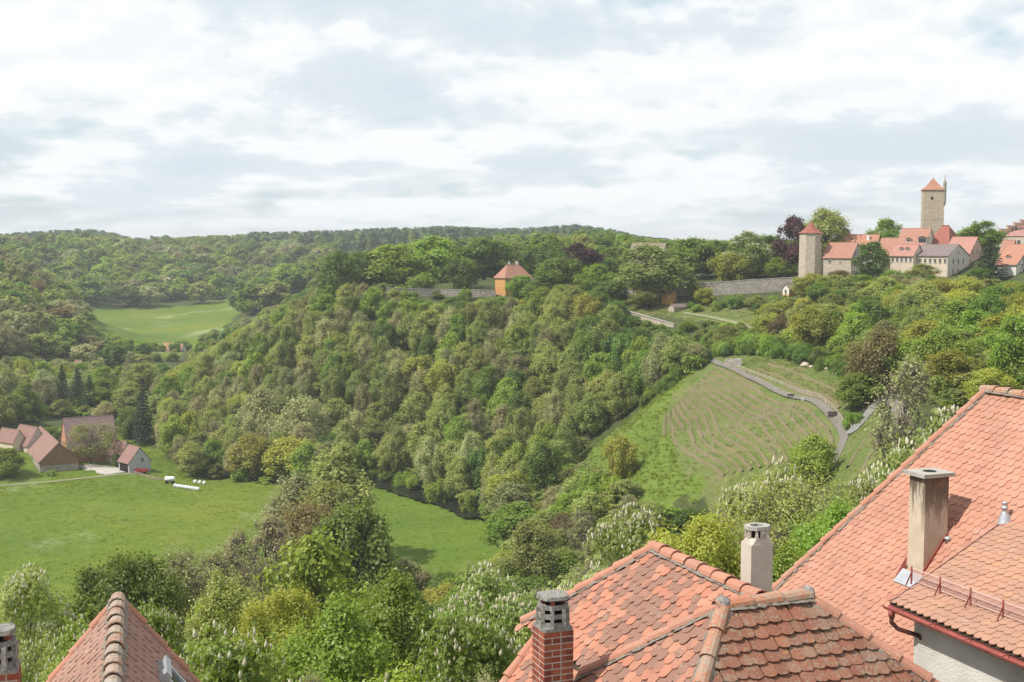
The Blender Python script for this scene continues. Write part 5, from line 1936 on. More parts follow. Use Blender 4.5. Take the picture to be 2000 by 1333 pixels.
LOD = {0: (31000, 0.23), 1: (13000, 0.38), 2: (9000, 0.46), 3: (2600, 0.88)}
KIND = {
    # name: leaf material, height, crown radius, crown base, profile, clumps, clump radius, leaf share, leaf size factor, twigs, blossoms, bark
    'fresh': (L_FRESH, 12, 4.2, 0.20, 'egg', 60, 0.31, 1.0, 1.0, 150, 0, M_BARK),
    'dark': (L_DARK, 12, 4.2, 0.14, 'round', 62, 0.30, 1.1, 1.0, 100, 0, M_BARK),
    'olive': (L_OLIVE, 14, 3.7, 0.22, 'egg', 70, 0.29, 1.05, 0.85, 500, 0, M_BARK),
    'bare': (L_BARE, 13, 3.7, 0.22, 'egg', 74, 0.29, 0.85, 0.72, 1800, 0, M_BARK),
    'yellow': (L_YELLOW, 11, 4.0, 0.18, 'round', 56, 0.31, 1.0, 0.95, 200, 0, M_BARK),
    'pale': (L_PALE, 12, 4.2, 0.12, 'egg', 60, 0.31, 1.1, 0.85, 200, 0, M_BARK),
    'copper': (L_COPPER, 16, 4.4, 0.10, 'egg', 44, 0.32, 1.3, 0.9, 60, 0, M_BARK),
    'rust': (L_RUST, 10, 4.0, 0.10, 'round', 56, 0.31, 1.0, 0.8, 600, 0, M_BARK),
    'chest': (L_CHEST, 14, 5.0, 0.16, 'egg', 46, 0.30, 1.1, 1.0, 80, 900, M_BARK),
    'chestpale': (L_CHESTP, 14, 5.0, 0.16, 'egg', 50, 0.30, 1.2, 0.95, 80, 1700, M_BARK),
    'bush': (L_FRESH, 5, 3.2, 0.02, 'round', 20, 0.42, 0.7, 0.95, 60, 0, M_BARK),
    'darkbush': (L_DARK, 5, 3.2, 0.02, 'round', 20, 0.42, 0.7, 0.95, 60, 0, M_BARK),
    'oldtree': (L_OLIVE, 14, 6.5, 0.25, 'round', 50, 0.27, 0.6, 0.75, 1500, 0, M_BARK),
}
PROTO = {}


def make_proto(kind, var, lod):
    key = (kind, var, lod)
    if key in PROTO:
        return PROTO[key]
    rng = np.random.default_rng(abs(hash((kind, var))) % 1000 if False else sum(map(ord, kind)) * 31 + var * 7 + lod)
    if kind in ('spruce', 'pine'):
        PROTO[key] = make_conifer(kind, rng, lod)
        return PROTO[key]
    mat, Ht, R, cb, prof, nc, cr, share, lsz, ntw, nbl, bark = KIND[kind]
    Ht = Ht * rng.uniform(0.94, 1.06)
    z0, z1 = Ht * cb, Ht * 0.97
    if lod == 3:
        nc = int(nc * 0.6)
        ntw = 0
    elif lod == 2:
        ntw = int(ntw * 0.5)
    # clump centres
    t = rng.beta(1.25, 1.1, nc)
    t[:3] = (0.93, 0.86, 0.8)
    rr = profile(prof, t) * R
    f = np.sqrt(rng.uniform(0.12, 0.85, nc))
    f[:1] = 0.1
    ang = np.arange(nc) * 2.39996 + rng.uniform(-0.5, 0.5, nc)
    rc = R * cr * rng.uniform(0.65, 1.25, nc) * (0.65 + 0.35 * rr / R)
    C = np.stack([np.cos(ang) * rr * f, np.sin(ang) * rr * f, z0 + (z1 - z0) * t - rc * 0.35], 1)
    C[:, 2] = np.maximum(C[:, 2], z0 * 0.6 + rc * 0.4)
    C[:, :2] += rng.normal(size=(nc, 2)) * 0.12 * R
    ax_mid = np.array([0, 0, z0 + (z1 - z0) * 0.45])
    # leaves on the shells of the clumps
    n, ls = LOD[lod]
    n = int(n * share)
    if kind == 'bare' and lod < 2:
        n = int(n * 0.26)
    ls = ls * lsz
    wgt = rc ** 2
    ci = rng.choice(nc, n, p=wgt / wgt.sum())
    out = unit(C[ci] - ax_mid)
    D = unit(rng.normal(size=(n, 3)) + out * 0.55 + np.array([0, 0, 0.40]))
    rad = rc[ci] * np.where(rng.random(n) < 0.26, rng.uniform(0.3, 1.75, n), np.clip(rng.normal(0.84, 0.24, n), 0.1, 1.4))
    vz = {'olive': 1.45, 'bare': 1.55, 'pale': 1.3, 'rust': 1.2}.get(kind, 1.08)
    P = C[ci] + D * rad[:, None] * np.array([1, 1, vz])
    N = unit(D * 0.9 + rng.normal(size=(n, 3)) * 0.45 + np.array([0, 0, 0.5]))
    sz = ls * rng.uniform(0.65, 1.3, n)
    if kind.startswith('chest') and lod == 0:
        k = int(n * 0.27)
        V, Fc = palmate(P[:k], N[:k], sz[:k] * 1.6, rng)
    else:
        V, Fc = leaves_to_mesh(P, N, sz, rng)
    crown = np_mesh('crown', V, [Fc], [mat])
    # trunk, limbs to the clumps, twigs
    tb = MB()
    r_t = Ht * 0.019 + 0.04
    bend = rng.normal(size=2) * 0.03 * Ht
    top_h = z0 + (z1 - z0) * 0.62
    trunk = [Vector((bend[0] * s * s, bend[1] * s * s, top_h * s)) for s in (0, 0.02, 0.12, 0.35, 0.6, 0.82, 1.0)]
    tb.tube(trunk, [r_t * q for q in (1.7, 1.3, 1.02, 0.85, 0.62, 0.4, 0.16)], 7 if lod < 2 else 5, False)
    sides = 5 if lod == 0 else 4 if lod < 3 else 3
    order = np.argsort(-rc)[: (nc if lod < 2 else int(nc * 0.7))]
    for i in order:
        c = Vector(C[i])
        s0_ = min(0.95, max(0.22, (c.z - Ht * 0.20 - 0.35 * math.hypot(c.x, c.y)) / top_h))
        a = Vector((bend[0] * s0_ * s0_, bend[1] * s0_ * s0_, top_h * s0_))
        m1 = a.lerp(c, 0.45) + Vector((0, 0, -0.06 * (c - a).length)) + Vector(rng.normal(size=3) * 0.12)
        br = r_t * 0.42 * (1.05 - 0.7 * s0_) * (0.7 + 0.5 * rc[i] / rc.max())
        tb.tube([a, m1, c], [br, br * 0.66, br * 0.2], sides, False)
    V0 = np.array([tuple(p) for p in tb.v])
    F0 = np.array(tb.f)
    faces = [F0]
    if ntw:
        ti = rng.integers(0, nc, ntw)
        Dt = unit(rng.normal(size=(ntw, 3)) + np.array([0, 0, 0.7]))
        A = C[ti] + Dt * (rc[ti] * rng.uniform(0.0, 0.35, ntw))[:, None]
        Bq = C[ti] + unit(Dt + rng.normal(size=(ntw, 3)) * 0.3) * (rc[ti] * rng.uniform(0.8, 1.2, ntw))[:, None]
        TV, TF = twigs_np(A, Bq, 0.022 if lod == 0 else 0.035 if lod == 1 else 0.05)
        faces.append(TF + len(V0))
        V0 = np.concatenate([V0, TV])
    tr = np_mesh('trunk', V0, faces, [bark])
    d = {'crown': crown, 'trunk': tr, 'H': float(V[:, 2].max()), 'R': float(np.percentile(np.abs(V[:, 0]), 97))}
    if nbl and lod < 3:
        nb = int(nbl * (1.7 if kind == 'chest' else 0.8)) if lod > 0 else int(nbl * 0.62)
        bi = rng.choice(nc, nb, p=wgt / wgt.sum())
        Db = unit(rng.normal(size=(nb, 3)) + unit(C[bi] - ax_mid) * 1.1 + np.array([0, 0, 0.75]))
        Pb = C[bi] + Db * (rc[bi] * 1.12)[:, None] * np.array([1, 1, 1.05])
        hb = (0.27 if lod == 0 else 0.32) * rng.uniform(0.7, 1.25, nb)
        wb = hb * (0.30 if lod == 0 else 0.3)
        ax = unit(np.stack([Db[:, 0] * 0.3, Db[:, 1] * 0.3, np.ones(nb)], 1))
        xx = unit(np.cross(ax, rng.normal(size=(nb, 3))))
        yy = np.cross(ax, xx)
        rings = []
        ks = 5
        for (zf, rf) in ((0.0, 0.55), (0.3, 1.0), (0.62, 0.7), (1.0, 0.12)):
            for q in range(ks):
                th = 2 * math.pi * q / ks + zf * 1.5
                jr = rf * (1 + 0.35 * rng.uniform(-1, 1, nb))
                rings.append(Pb + ax * (hb * zf)[:, None] + (xx * math.cos(th) + yy * math.sin(th)) * (wb * jr)[:, None])
        BV = np.stack(rings, 1).reshape(-1, 3)
        base = []
        for lv in range(3):
            for q in range(ks):
                a = lv * ks + q
                b = lv * ks + (q + 1) % ks
                base.append((a, b, b + ks, a + ks))
        base = np.array(base)
        BF = (np.arange(nb)[:, None, None] * (4 * ks) + base[None]).reshape(-1, 4)
        d['bloom'] = np_mesh('blossoms', BV, [BF], [M_BLOOM])
    PROTO[key] = d
    return d


def make_conifer(kind, rng, lod):
    Ht, R = (18.0, 3.6) if kind == 'spruce' else (18.0, 3.2)
    tb = MB()
    tb.tube([(0, 0, 0), (0, 0, Ht * 0.5), (0, 0, Ht * 0.98)], [0.3, 0.2, 0.03], 6, False)
    nl = {0: 9000, 1: 6000, 2: 3600, 3: 700}[lod]
    if kind == 'spruce':
        t = rng.uniform(0, 1, nl) ** 1.25
        tier = np.floor(t * 20) / 20 + 0.0
        rad_max = R * (1.03 - tier) * (0.85 + 0.25 * rng.uniform(0, 1, nl))
        na = 11
        ang = (rng.integers(0, na, nl) + 0.37 * np.floor(t * 20)) * 2 * np.pi / na + rng.normal(0, 0.10, nl)
        f = np.sqrt(rng.uniform(0.02, 1, nl))
        r = rad_max * f
        z = Ht * (0.06 + 0.94 * tier) + 0.55 - r * 0.38 + rng.normal(0, 0.10, nl)
    else:
        nc = 26
        ct = rng.uniform(0.45, 0.98, nc)
        ca = rng.uniform(0, 6.28, nc)
        crr = R * np.sqrt(rng.uniform(0.05, 1, nc)) * np.clip(1.5 - ct, 0.3, 0.9)
        ci = rng.integers(0, nc, nl)
        off = rng.normal(size=(nl, 3)) * np.array([0.75, 0.75, 0.38])
        x = np.cos(ca[ci]) * crr[ci] + off[:, 0]
        y = np.sin(ca[ci]) * crr[ci] + off[:, 1]
        z = ct[ci] * Ht + off[:, 2]
        r = np.hypot(x, y)
        ang = np.arctan2(y, x)
    P = np.stack([np.cos(ang) * r, np.sin(ang) * r, np.maximum(z, 0.4)], 1)
    N = unit(np.stack([np.cos(ang) * 0.5, np.sin(ang) * 0.5, np.ones(nl)], 1) + rng.normal(size=(nl, 3)) * 0.4)
    s = {0: 0.34, 1: 0.42, 2: 0.55, 3: 1.3}[lod] * rng.uniform(0.7, 1.3, nl)
    V, Fc = leaves_to_mesh(P, N, s, rng, 0.6)
    return {'crown': np_mesh('crown', V, [Fc], [L_SPRUCE if kind == 'spruce' else L_FARBLUE]), 'trunk': tb.mesh('trunk', M_BARK), 'H': float(V[:, 2].max()), 'R': float(np.percentile(np.abs(V[:, 0]), 97))}


TREE_NAME = {'fresh': 'deciduous_tree', 'dark': 'dense_tree', 'olive': 'budding_tree', 'bare': 'bare_tree', 'yellow': 'yellow_green_tree', 'pale': 'willow_tree', 'copper': 'copper_beech',
             'rust': 'rusty_tree', 'chest': 'chestnut_tree', 'chestpale': 'chestnut_tree', 'bush': 'bush', 'darkbush': 'bush', 'oldtree': 'old_tree', 'spruce': 'spruce_tree', 'pine': 'pine_tree'}
TREES = []
trs = random.Random(77)


def lod_for(Y):
    return 0 if Y < 112 else 1 if Y < 255 else 2 if Y < 620 else 3


def plant(kind, x, y, h, r, label, group=None, lod=None, sink=0.15, z=None):
    lod = lod_for(y) if lod is None else lod
    d = make_proto(kind, trs.randrange(3 if lod > 1 else 2), lod)
    gz_ = (H(x, y) if z is None else z) - sink
    conifer = kind in ('spruce', 'pine')
    if not conifer:
        r = min(r, h * 0.62)
    sz = h / d['H']
    sr = r / d['R']
    asp = sz / sr
    o = thing(TREE_NAME[kind], label, 'bush' if 'bush' in kind else 'tree', (x, y, gz_), trs.uniform(0, 6.28), group)
    if asp > 1.25 and not conifer:
        sr *= min(1.18, asp / 1.25)
        asp = sz / sr
    o.scale = (sr, sr, sz)
    k = 1.0
    if asp > 1.25 and not conifer:
        k = 1.25 / asp                      # a tall bare bole carries a crown of natural proportions
    shift = d['H'] * (1 - k)
    t = obj('trunk', d['trunk'], o)
    c = obj('crown', d['crown'], o)
    c.scale = (1, 1, k)
    c.location = (0, 0, shift)
    if k < 0.99:
        t.scale = (1, 1, k)
        t.location = (0, 0, shift)
        bm = MB().tube([(0, 0, -0.3), (0, 0, shift * 0.5), (0, 0, shift + d['H'] * 0.05 * k)], [0.42, 0.34, 0.30], 7)
        obj('bole', bm.mesh('bole', d['trunk'].materials[0]), o)
    if 'bloom' in d:
        b = tag(obj('blossoms', d['bloom'], o), kind='stuff')
        b.scale = (1, 1, k)
        b.location = (0, 0, shift)
    TREES.append((x, y, r))
    return o


def tree_at(kind, px, py_top, wpx, Y, label, group=None, base=None, lod=None, hmax=30.0):
    """a single tree whose top shows at (px, py_top), at distance Y"""
    p = pt(px, py_top, Y)
    g = H(p.x, p.y) if base is None else base
    h = min(max(p.z - g, 2.0), hmax)
    r = wpx / 2 * Y / F_PX
    z = None if h < hmax else p.z - h
    return plant(kind, p.x, p.y, h, r, label, group, lod, z=g)
# ------------------------------------------------------------------ single trees that stand out
# foreground, from the left
FG = 'trees on the slope below the houses'
tree_at('chestpale', 45, 1085, 230, 62, 'chestnut full of small white candles at the far left', FG)
tree_at('dark', 238, 1062, 190, 95, 'round dark green tree just behind the steep brown-pink gable', FG)
tree_at('bare', 362, 1028, 190, 105, 'dark-limbed tree with few leaves between meadow and near chestnut', FG)
tree_at('chest', 440, 1168, 360, 37, 'nearest chestnut with large white candles right of the brown-pink gable', FG)
tree_at('chest', 160, 1178, 170, 34, 'chestnut with large candles peeping out left of the brown-pink gable', FG)
tree_at('chest', 296, 1152, 120, 39, 'chestnut shoot rising right behind the apex of the brown-pink gable', FG)
tree_at('olive', 430, 1090, 160, 78, 'thin yellowish tree behind the nearest chestnut', FG)
tree_at('yellow', 545, 1128, 130, 72, 'small tree with orange-yellow young leaves behind the nearest chestnut', FG)
tree_at('fresh', 665, 1128, 250, 56, 'big green maple right of the nearest chestnut', FG)
tree_at('fresh', 775, 1085, 200, 70, 'green maple in front of the right-hand meadow', FG)
tree_at('chest', 905, 1150, 280, 46, 'bright green chestnut with few candles left of the brick chimney', FG)
tree_at('chestpale', 962, 1076, 260, 82, 'pale chestnut covered in candles at the foot of the right-hand meadow', FG)
tree_at('bush', 770, 1272, 220, 40, 'light green bush at the bottom edge below the green maples', FG)
tree_at('bush', 650, 1295, 120, 37, 'small light green bush at the bottom edge beside the nearest chestnut', FG)
tree_at('bare', 610, 1288, 90, 30, 'lichen-yellow dead twigs at the bottom edge', FG)
tree_at('bare', 950, 1285, 120, 38, 'brown leafless shrub at the bottom edge left of the brick chimney', FG)
tree_at('fresh', 618, 1025, 190, 135, 'rounded light green tree in front of the dark meadow tree', FG)
tree_at('dark', 700, 968, 150, 205, 'dark green tree standing at the gap between the two meadows', FG)
tree_at('olive', 640, 925, 150, 250, 'olive tree at the gap between the two meadows', FG)
tree_at('olive', 660, 850, 130, 300, 'tall brownish olive tree above the gap between the meadows', FG)
tree_at('bare', 575, 912, 130, 290, 'grey-brown leafless tree left of the gap between the meadows', FG)
tree_at('rust', 610, 965, 110, 240, 'rusty budding tree at the edge of the left meadow', FG)
tree_at('fresh', 1010, 975, 120, 285, 'green tree at the right end of the right-hand meadow', FG)
tree_at('pale', 1000, 938, 90, 318, 'grey-green willow above the right end of the meadow', FG)
tree_at('olive', 1040, 1010, 120, 230, 'olive tree right of the right-hand meadow', FG)
tree_at('chestpale', 1232, 968, 250, 92, 'tall chestnut with pale candles behind the patchy roof', FG)
tree_at('chestpale', 1150, 1075, 220, 76, 'lower chestnut with candles left of the patchy roof ridge', FG)
tree_at('yellow', 1370, 985, 230, 72, 'yellow-green tree behind the pale chimney', FG)
tree_at('fresh', 1545, 1042, 130, 48, 'young bright green tree right of the pale chimney', FG)
tree_at('chestpale', 1505, 868, 250, 104, 'chestnut top with white candles in front of the vineyard', FG)
tree_at('oldtree', 1575, 878, 260, 84, 'large olive-brown tree between the vineyard and the big orange roof', FG)
tree_at('fresh', 1640, 950, 170, 70, 'green tree against the hip of the big orange roof', FG)
tree_at('chestpale', 1705, 915, 200, 78, 'chestnut with candles low against the hip of the big roof', FG)
tree_at('chestpale', 1785, 832, 250, 92, 'chestnut with candles halfway up the hip of the big roof', FG)
tree_at('chestpale', 1868, 766, 210, 112, 'chestnut with candles near the top of the big roof', FG)
tree_at('yellow', 1215, 842, 60, 285, 'lone yellow-green sapling on the grass strip beside the wood')
tree_at('bare', 470, 1015, 110, 190, 'grey leafless brush tree at the near edge of the left meadow', FG)
tree_at('bare', 525, 985, 110, 225, 'tall bare brush tree left of the gap between the meadows', FG)
tree_at('olive', 345, 1082, 120, 125, 'olive shrub tree in front of the dark-limbed tree', FG)
tree_at('bare', 420, 1050, 110, 150, 'bare pinkish thicket behind the thin yellowish tree', FG)
tree_at('fresh', 318, 680, 26, 748, 'green tree hiding the left end of the far orange roof')
tree_at('olive', 341, 686, 24, 748, 'olive tree hiding the eaves of the far orange roof')
# hillside on the right
tree_at('bare', 1775, 676, 140, 195, 'gnarled half-bare tree beside the grey path on the right slope')
tree_at('rust', 1712, 632, 105, 265, 'rusty brown tree above the end of the vineyard fence')
tree_at('dark', 1682, 722, 100, 262, 'dark evergreen at the right end of the vineyard fence')
tree_at('bush', 1665, 800, 60, 252, 'ivy-green bush beside the road fork below the vineyard')
tree_at('fresh', 1590, 843, 90, 232, 'dark green shrub on the bank where the vineyard road leaves', None)
# on the spur and its garden
GD = 'trees of the hilltop garden'
tree_at('dark', 660, 482, 70, 520, 'dark columnar tree at the left end of the hilltop garden', GD)
tree_at('dark', 705, 485, 80, 540, 'second dark tree from the left end of the hilltop garden', GD)
for px, py, w_, Y, k, lb in [
        (765, 473, 130, 545, 'fresh', 'broad green garden tree above the left part of the garden wall'),
        (850, 455, 115, 550, 'fresh', 'tallest green garden tree left of the orange house'),
        (945, 462, 110, 560, 'dark', 'dark green garden tree behind the orange house'),
        (900, 502, 60, 512, 'dark', 'small round garden tree just above the pergola'),
        (825, 528, 50, 508, 'bush', 'small bush standing on the garden wall'),
        (1000, 470, 80, 590, 'olive', 'olive garden tree behind the orange house chimney'),
        (1060, 472, 80, 560, 'dark', 'dark garden tree right of the orange house'),
        (1095, 498, 90, 487, 'dark', 'full dark green tree between orange house and copper beech'),
        (1018, 535, 55, 488, 'fresh', 'young tree in front of the orange house'),
        (1180, 500, 75, 520, 'dark', 'dark garden tree right of the copper beech'),
        (1205, 478, 70, 550, 'dark', 'dark tree left of the stone chapel'),
        (1268, 468, 128, 446, 'olive', 'airy olive tree hiding the stone chapel'),
        (1325, 470, 70, 520, 'dark', 'dark tree right behind the stone chapel'),
        (1352, 460, 100, 490, 'fresh', 'broad green tree right of the stone chapel'),
        (1400, 465, 80, 495, 'dark', 'dark green tree between chapel and flowering chestnut'),
        (1428, 490, 75, 462, 'yellow', 'light green spreading tree just behind the long garden wall'),
        (1500, 455, 75, 490, 'dark', 'dark tree between flowering chestnut and copper beech'),
        (1520, 500, 50, 460, 'fresh', 'small green tree left of the round stone tower'),
        (1612, 400, 100, 475, 'olive', 'tall airy tree towering behind the round stone tower'),
        (1730, 422, 62, 470, 'fresh', 'loose green tree above the red roofs left of the gate tower'),
        (1920, 428, 70, 455, 'fresh', 'green tree right of the gate tower'),
        (1705, 468, 58, 428, 'dark', 'round dark green tree in front of the red roofs'),
        (1355, 538, 24, 444, 'fresh', 'slim young tree against the long garden wall'),
        (1168, 512, 60, 472, 'fresh', 'leafy tree at the left end of the long garden wall'),
        (1192, 546, 70, 450, 'dark', 'dark tree below the left end of the long garden wall'),
        (1262, 558, 90, 438, 'olive', 'olive tree beside the small orange hut'),
        (1380, 560, 40, 436, 'yellow', 'thin yellowish tree on the terrace under the wall'),
        (1480, 575, 110, 418, 'olive', 'spreading olive tree below the right part of the garden wall'),
        (1585, 530, 110, 420, 'yellow', 'bright yellow-green tree below the round stone tower'),
        (1640, 525, 90, 425, 'rust', 'brownish tree below the half-timbered gable'),
        (1800, 512, 80, 412, 'olive', 'olive tree in front of the cream house'),
        (1745, 525, 90, 408, 'fresh', 'green tree below the cream house')]:
    tree_at(k, px, py, w_, Y, lb, GD)
tree_at('copper', 1135, 470, 82, 505, 'purple copper beech in the hilltop garden')
tree_at('copper', 1552, 418, 78, 462, 'tall purple copper beech beside the round stone tower')
tree_at('copper', 1652, 440, 50, 480, 'small purple beech behind the red roofs')
tree_at('chest', 1465, 448, 92, 470, 'grey-white flowering chestnut behind the long garden wall')
tree_at('spruce', 1934, 462, 70, 395, 'dark conifer in front of the pink gable house')
tree_at('dark', 1915, 520, 70, 392, 'dark shrub at the foot of the conifer')
tree_at('spruce', 278, 738, 40, 468, 'lone dark spruce behind the farm')
for i, (px, py, w_, Y) in enumerate([(120, 712, 36, 528), (150, 718, 42, 520), (174, 732, 38, 512)]):
    tree_at('spruce', px, py, w_, Y, ['left', 'middle', 'right'][i] + ' spruce of the dark group of three above the farm', 'three spruces above the farm')
tree_at('spruce', 18, 722, 26, 570, 'dark spruce at the left edge above the farm')
tree_at('oldtree', 175, 818, 136, 424, 'big budding tree in the farmyard in front of the barn')
tree_at('dark', 228, 885, 18, 420, 'small dark shrub beside the farmyard')
tree_at('bush', 72, 880, 26, 424, 'thin fruit tree in front of the farm shed')
tree_at('fresh', 8, 872, 70, 402, 'bushy green tree at the left edge in front of the farm')
tree_at('bush', 100, 918, 40, 405, 'low bush in front of the brown boarded shed')
tree_at('fresh', 246, 858, 40, 452, 'green tree behind the grey boarded shed')
tree_at('dark', 100, 832, 44, 462, 'dark tree between farmhouse and barn')
tree_at('dark', 22, 548, 56, 720, 'round dark tree on the left hillside')
tree_at('fresh', 52, 486, 22, 1150, 'lone tree at the edge of the high meadow')
tree_at('bush', 857, 930, 36, 372, 'round light bush at the river edge of the right-hand meadow')
tree_at('bush', 915, 955, 34, 360, 'second round bush at the river edge of the right-hand meadow')
tree_at('pale', 590, 765, 100, 425, 'silvery green willow on the lower wooded slope')
tree_at('pale', 505, 750, 90, 440, 'pale green willow left on the lower wooded slope')
tree_at('yellow', 565, 850, 110, 405, 'yellow-green tree in front of the wood left of the meadow gap')
tree_at('yellow', 490, 845, 90, 410, 'yellow-green tree at the wood edge above the left meadow')
tree_at('yellow', 818, 690, 56, 445, 'bright yellow-green tree in the middle of the wooded slope')
tree_at('chest', 218, 668, 48, 800, 'pale flowering tree below the far meadow')

# ------------------------------------------------------------------ the woods
def interp(poly, x):
    for (x0, y0), (x1, y1) in zip(poly[:-1], poly[1:]):
        if x0 <= x <= x1:
            return y0 + (y1 - y0) * (x - x0) / max(1e-6, x1 - x0)
    return poly[0][1] if x < poly[0][0] else poly[-1][1]


# things of the photograph that no nearer crown of the woods may hide: (x0, y0, x1, y1, nearer than)
CLEAR = [(962, 512, 1012, 578, 494), (1218, 546, 1545, 573, 436), (1226, 608, 1312, 636, 412), (1290, 565, 1345, 612, 428), (1525, 556, 1542, 578, 424), (1558, 430, 1905, 528, 404), (1940, 470, 2005, 540, 390),
         (1405, 698, 1460, 718, 328), (1700, 745, 1775, 850, 205), (0, 830, 300, 935, 423), (300, 925, 410, 965, 410), (312, 668, 366, 686, 752), (1240, 585, 1300, 606, 425), (760, 562, 965, 575, 494), (1420, 590, 1470, 625, 425), (262, 738, 294, 850, 466), (104, 712, 190, 775, 510)]


def blocks(g, h, r):
    a = proj(g + Vector((0, 0, h)))
    b = proj(g + Vector((0, 0, h * 0.2)))
    rp = r * F_PX / g.y * 0.9
    for (x0, y0, x1, y1, Y) in CLEAR:
        if g.y < Y and a[0] + rp > x0 and a[0] - rp < x1 and a[1] < y1 and b[1] > y0:
            return True
    return False


def near_other(x, y, d):
    for (a, b, r) in TREES:
        if abs(a - x) < 12 and abs(b - y) < 12 and (a - x) ** 2 + (b - y) ** 2 < (d + r * 0.5) ** 2:
            return True
    return False


KDESC = {'fresh': 'fresh green tree', 'dark': 'dark green tree', 'olive': 'olive half-leafed tree', 'bare': 'grey-brown bare tree', 'yellow': 'yellow-green tree',
         'pale': 'silvery pale tree', 'rust': 'rusty brown tree', 'spruce': 'dark spruce', 'bush': 'low green bush', 'darkbush': 'low dark bush', 'pine': 'dark pine'}
WOODS = {}


def wood(zone, group, place, Yr, Xr, step, kinds, hr, rr, limit=None, accept=None, seed=1, hlim=3.5):
    """trees on a jittered grid; zone: ground polygon (pixels) ; place(px, py): words; limit: skyline the crowns stay below"""
    rs = random.Random(seed)
    n = 0
    y = Yr[0]
    row = 0
    while y < Yr[1]:
        x = Xr[0] + (row % 2) * step / 2
        while x < Xr[1]:
            X = x + rs.uniform(-0.36, 0.36) * step
            Y = y + rs.uniform(-0.36, 0.36) * step
            x += step
            g = Vector((X, Y, H(X, Y)))
            pp = proj(g)
            if not inside(pp[0], pp[1], zone):
                continue
            if accept and not accept(X, Y, pp):
                continue
            h = rs.uniform(*hr)
            k = kinds(pp[0], pp[1], rs)
            if k is None:
                continue
            if k in ('bush', 'darkbush'):
                h *= 0.4
            if limit:
                for _ in range(8):
                    if proj(g + Vector((0, 0, h)))[1] > interp(limit, pp[0]):
                        break
                    h *= 0.85
                else:
                    continue
                if h < hlim:
                    continue
            if near_other(X, Y, step * 0.32):
                continue
            r = rs.uniform(*rr) * min(1.0, 0.45 + 0.55 * h / hr[0])
            for _ in range(5):
                if not blocks(g, h, r):
                    break
                h *= 0.8
                r *= 0.88
            else:
                continue
            o = plant(k, X, Y, h, r, '', group)
            WOODS.setdefault((group, k, place(pp[0], pp[1])), []).append((pp[0], o))
            n += 1
        y += step * 0.87
        row += 1
    return n


def pick(rs, **w_):
    t = rs.uniform(0, sum(w_.values()))
    for k, v in w_.items():
        t -= v
        if t <= 0:
            return k
    return k


def spur_kinds(px, py, rs):
    if py < 640 and px > 620:
        return pick(rs, dark=4, fresh=3, olive=2, yellow=0.5, bare=0.6)
    if px > 1150 and py < 760:
        return pick(rs, dark=3, fresh=2, olive=2.5, bare=1)
    if px < 520:
        return pick(rs, olive=4, bare=1.6, fresh=1.6, pale=1.0, yellow=0.8)
    return pick(rs, olive=5.0, bare=1.8, fresh=1.3, yellow=0.5, dark=0.7, pale=0.8)


def spur_place(px, py):
    v = 'high on the spur' if py < 640 else 'upper mid spur' if py < 730 else 'lower mid spur' if py < 820 else 'foot of the spur'
    hx = 'at its left nose' if px < 480 else 'left of the orange house' if px < 700 else 'left below the orange house' if px < 880 else 'straight below the orange house' if px < 1060 else 'beside the vineyard'
    return v + ' ' + hx


SPUR = [(285, 880), (300, 790), (400, 700), (560, 622), (640, 583), (760, 576), (960, 582), (1140, 582), (1200, 612), (1330, 668), (1372, 712), (1250, 800), (1140, 872), (1075, 990), (1050, 1060), (995, 1022), (850, 968), (725, 930), (600, 958), (450, 938), (340, 930)]
SPUR_LIM = [(0, 780), (260, 755), (320, 725), (400, 682), (480, 632), (560, 585), (630, 548), (700, 545), (760, 562), (960, 572), (1010, 556), (1060, 552), (1140, 552), (1200, 572), (1230, 600), (1320, 634), (1372, 676), (1400, 702), (2100, 702)]
n1_ = wood(SPUR, 'trees of the wooded spur', spur_place, (285, 570), (-170, 70), 8.7, spur_kinds, (12, 18), (3.4, 5.0), SPUR_LIM, None, 5)


def right_kinds(px, py, rs):
    return pick(rs, fresh=3.2, olive=3, yellow=2.2, dark=2, bare=0.8, rust=0.5, bush=1.0)


def right_place(px, py):
    v = 'high' if py < 620 else 'midway' if py < 700 else 'low'
    a = 'above the big orange roof' if px > 1900 else 'below the cream houses' if px > 1720 else 'below the eight-sided tower' if px > 1540 else 'below the long garden wall'
    return v + ' right hillside ' + a


RIGHT = [(1385, 690), (1330, 655), (1325, 628), (1400, 632), (1480, 640), (1540, 590), (1600, 560), (1760, 545), (1900, 555), (2150, 560), (2150, 800), (1790, 800), (1785, 760), (1720, 730), (1660, 705), (1620, 692), (1500, 662), (1440, 665), (1420, 690)]
RIGHT_LIM = [(1300, 625), (1420, 620), (1480, 585), (1540, 565), (1600, 535), (1700, 525), (1760, 528), (1850, 540), (1900, 530), (1960, 545), (2200, 560)]
n2_ = wood(RIGHT, 'trees on the right hillside', right_place, (170, 440), (40, 230), 9.5, right_kinds, (7, 13), (3.6, 5.6), RIGHT_LIM, None, 6, 1.8)

# hedge of shrubs between the vineyard and the path above it
HEDGE = [(1400, 700), (1390, 660), (1460, 648), (1540, 668), (1650, 705), (1655, 745), (1600, 725), (1520, 705), (1470, 695)]
n3_ = wood(HEDGE, 'shrubs above the vineyard', lambda a, b: 'in the hedge above the ' + ('ruin wall' if a < 1450 else 'left fence end' if a < 1510 else 'fence middle' if a < 1580 else 'right fence end'), (290, 400), (50, 95), 4.2,
           lambda a, b, rs: pick(rs, bush=4, darkbush=2), (8, 13), (2.0, 3.2), [(1300, 640), (1460, 640), (1540, 655), (1660, 690), (1700, 690)], None, 8, 1.5)
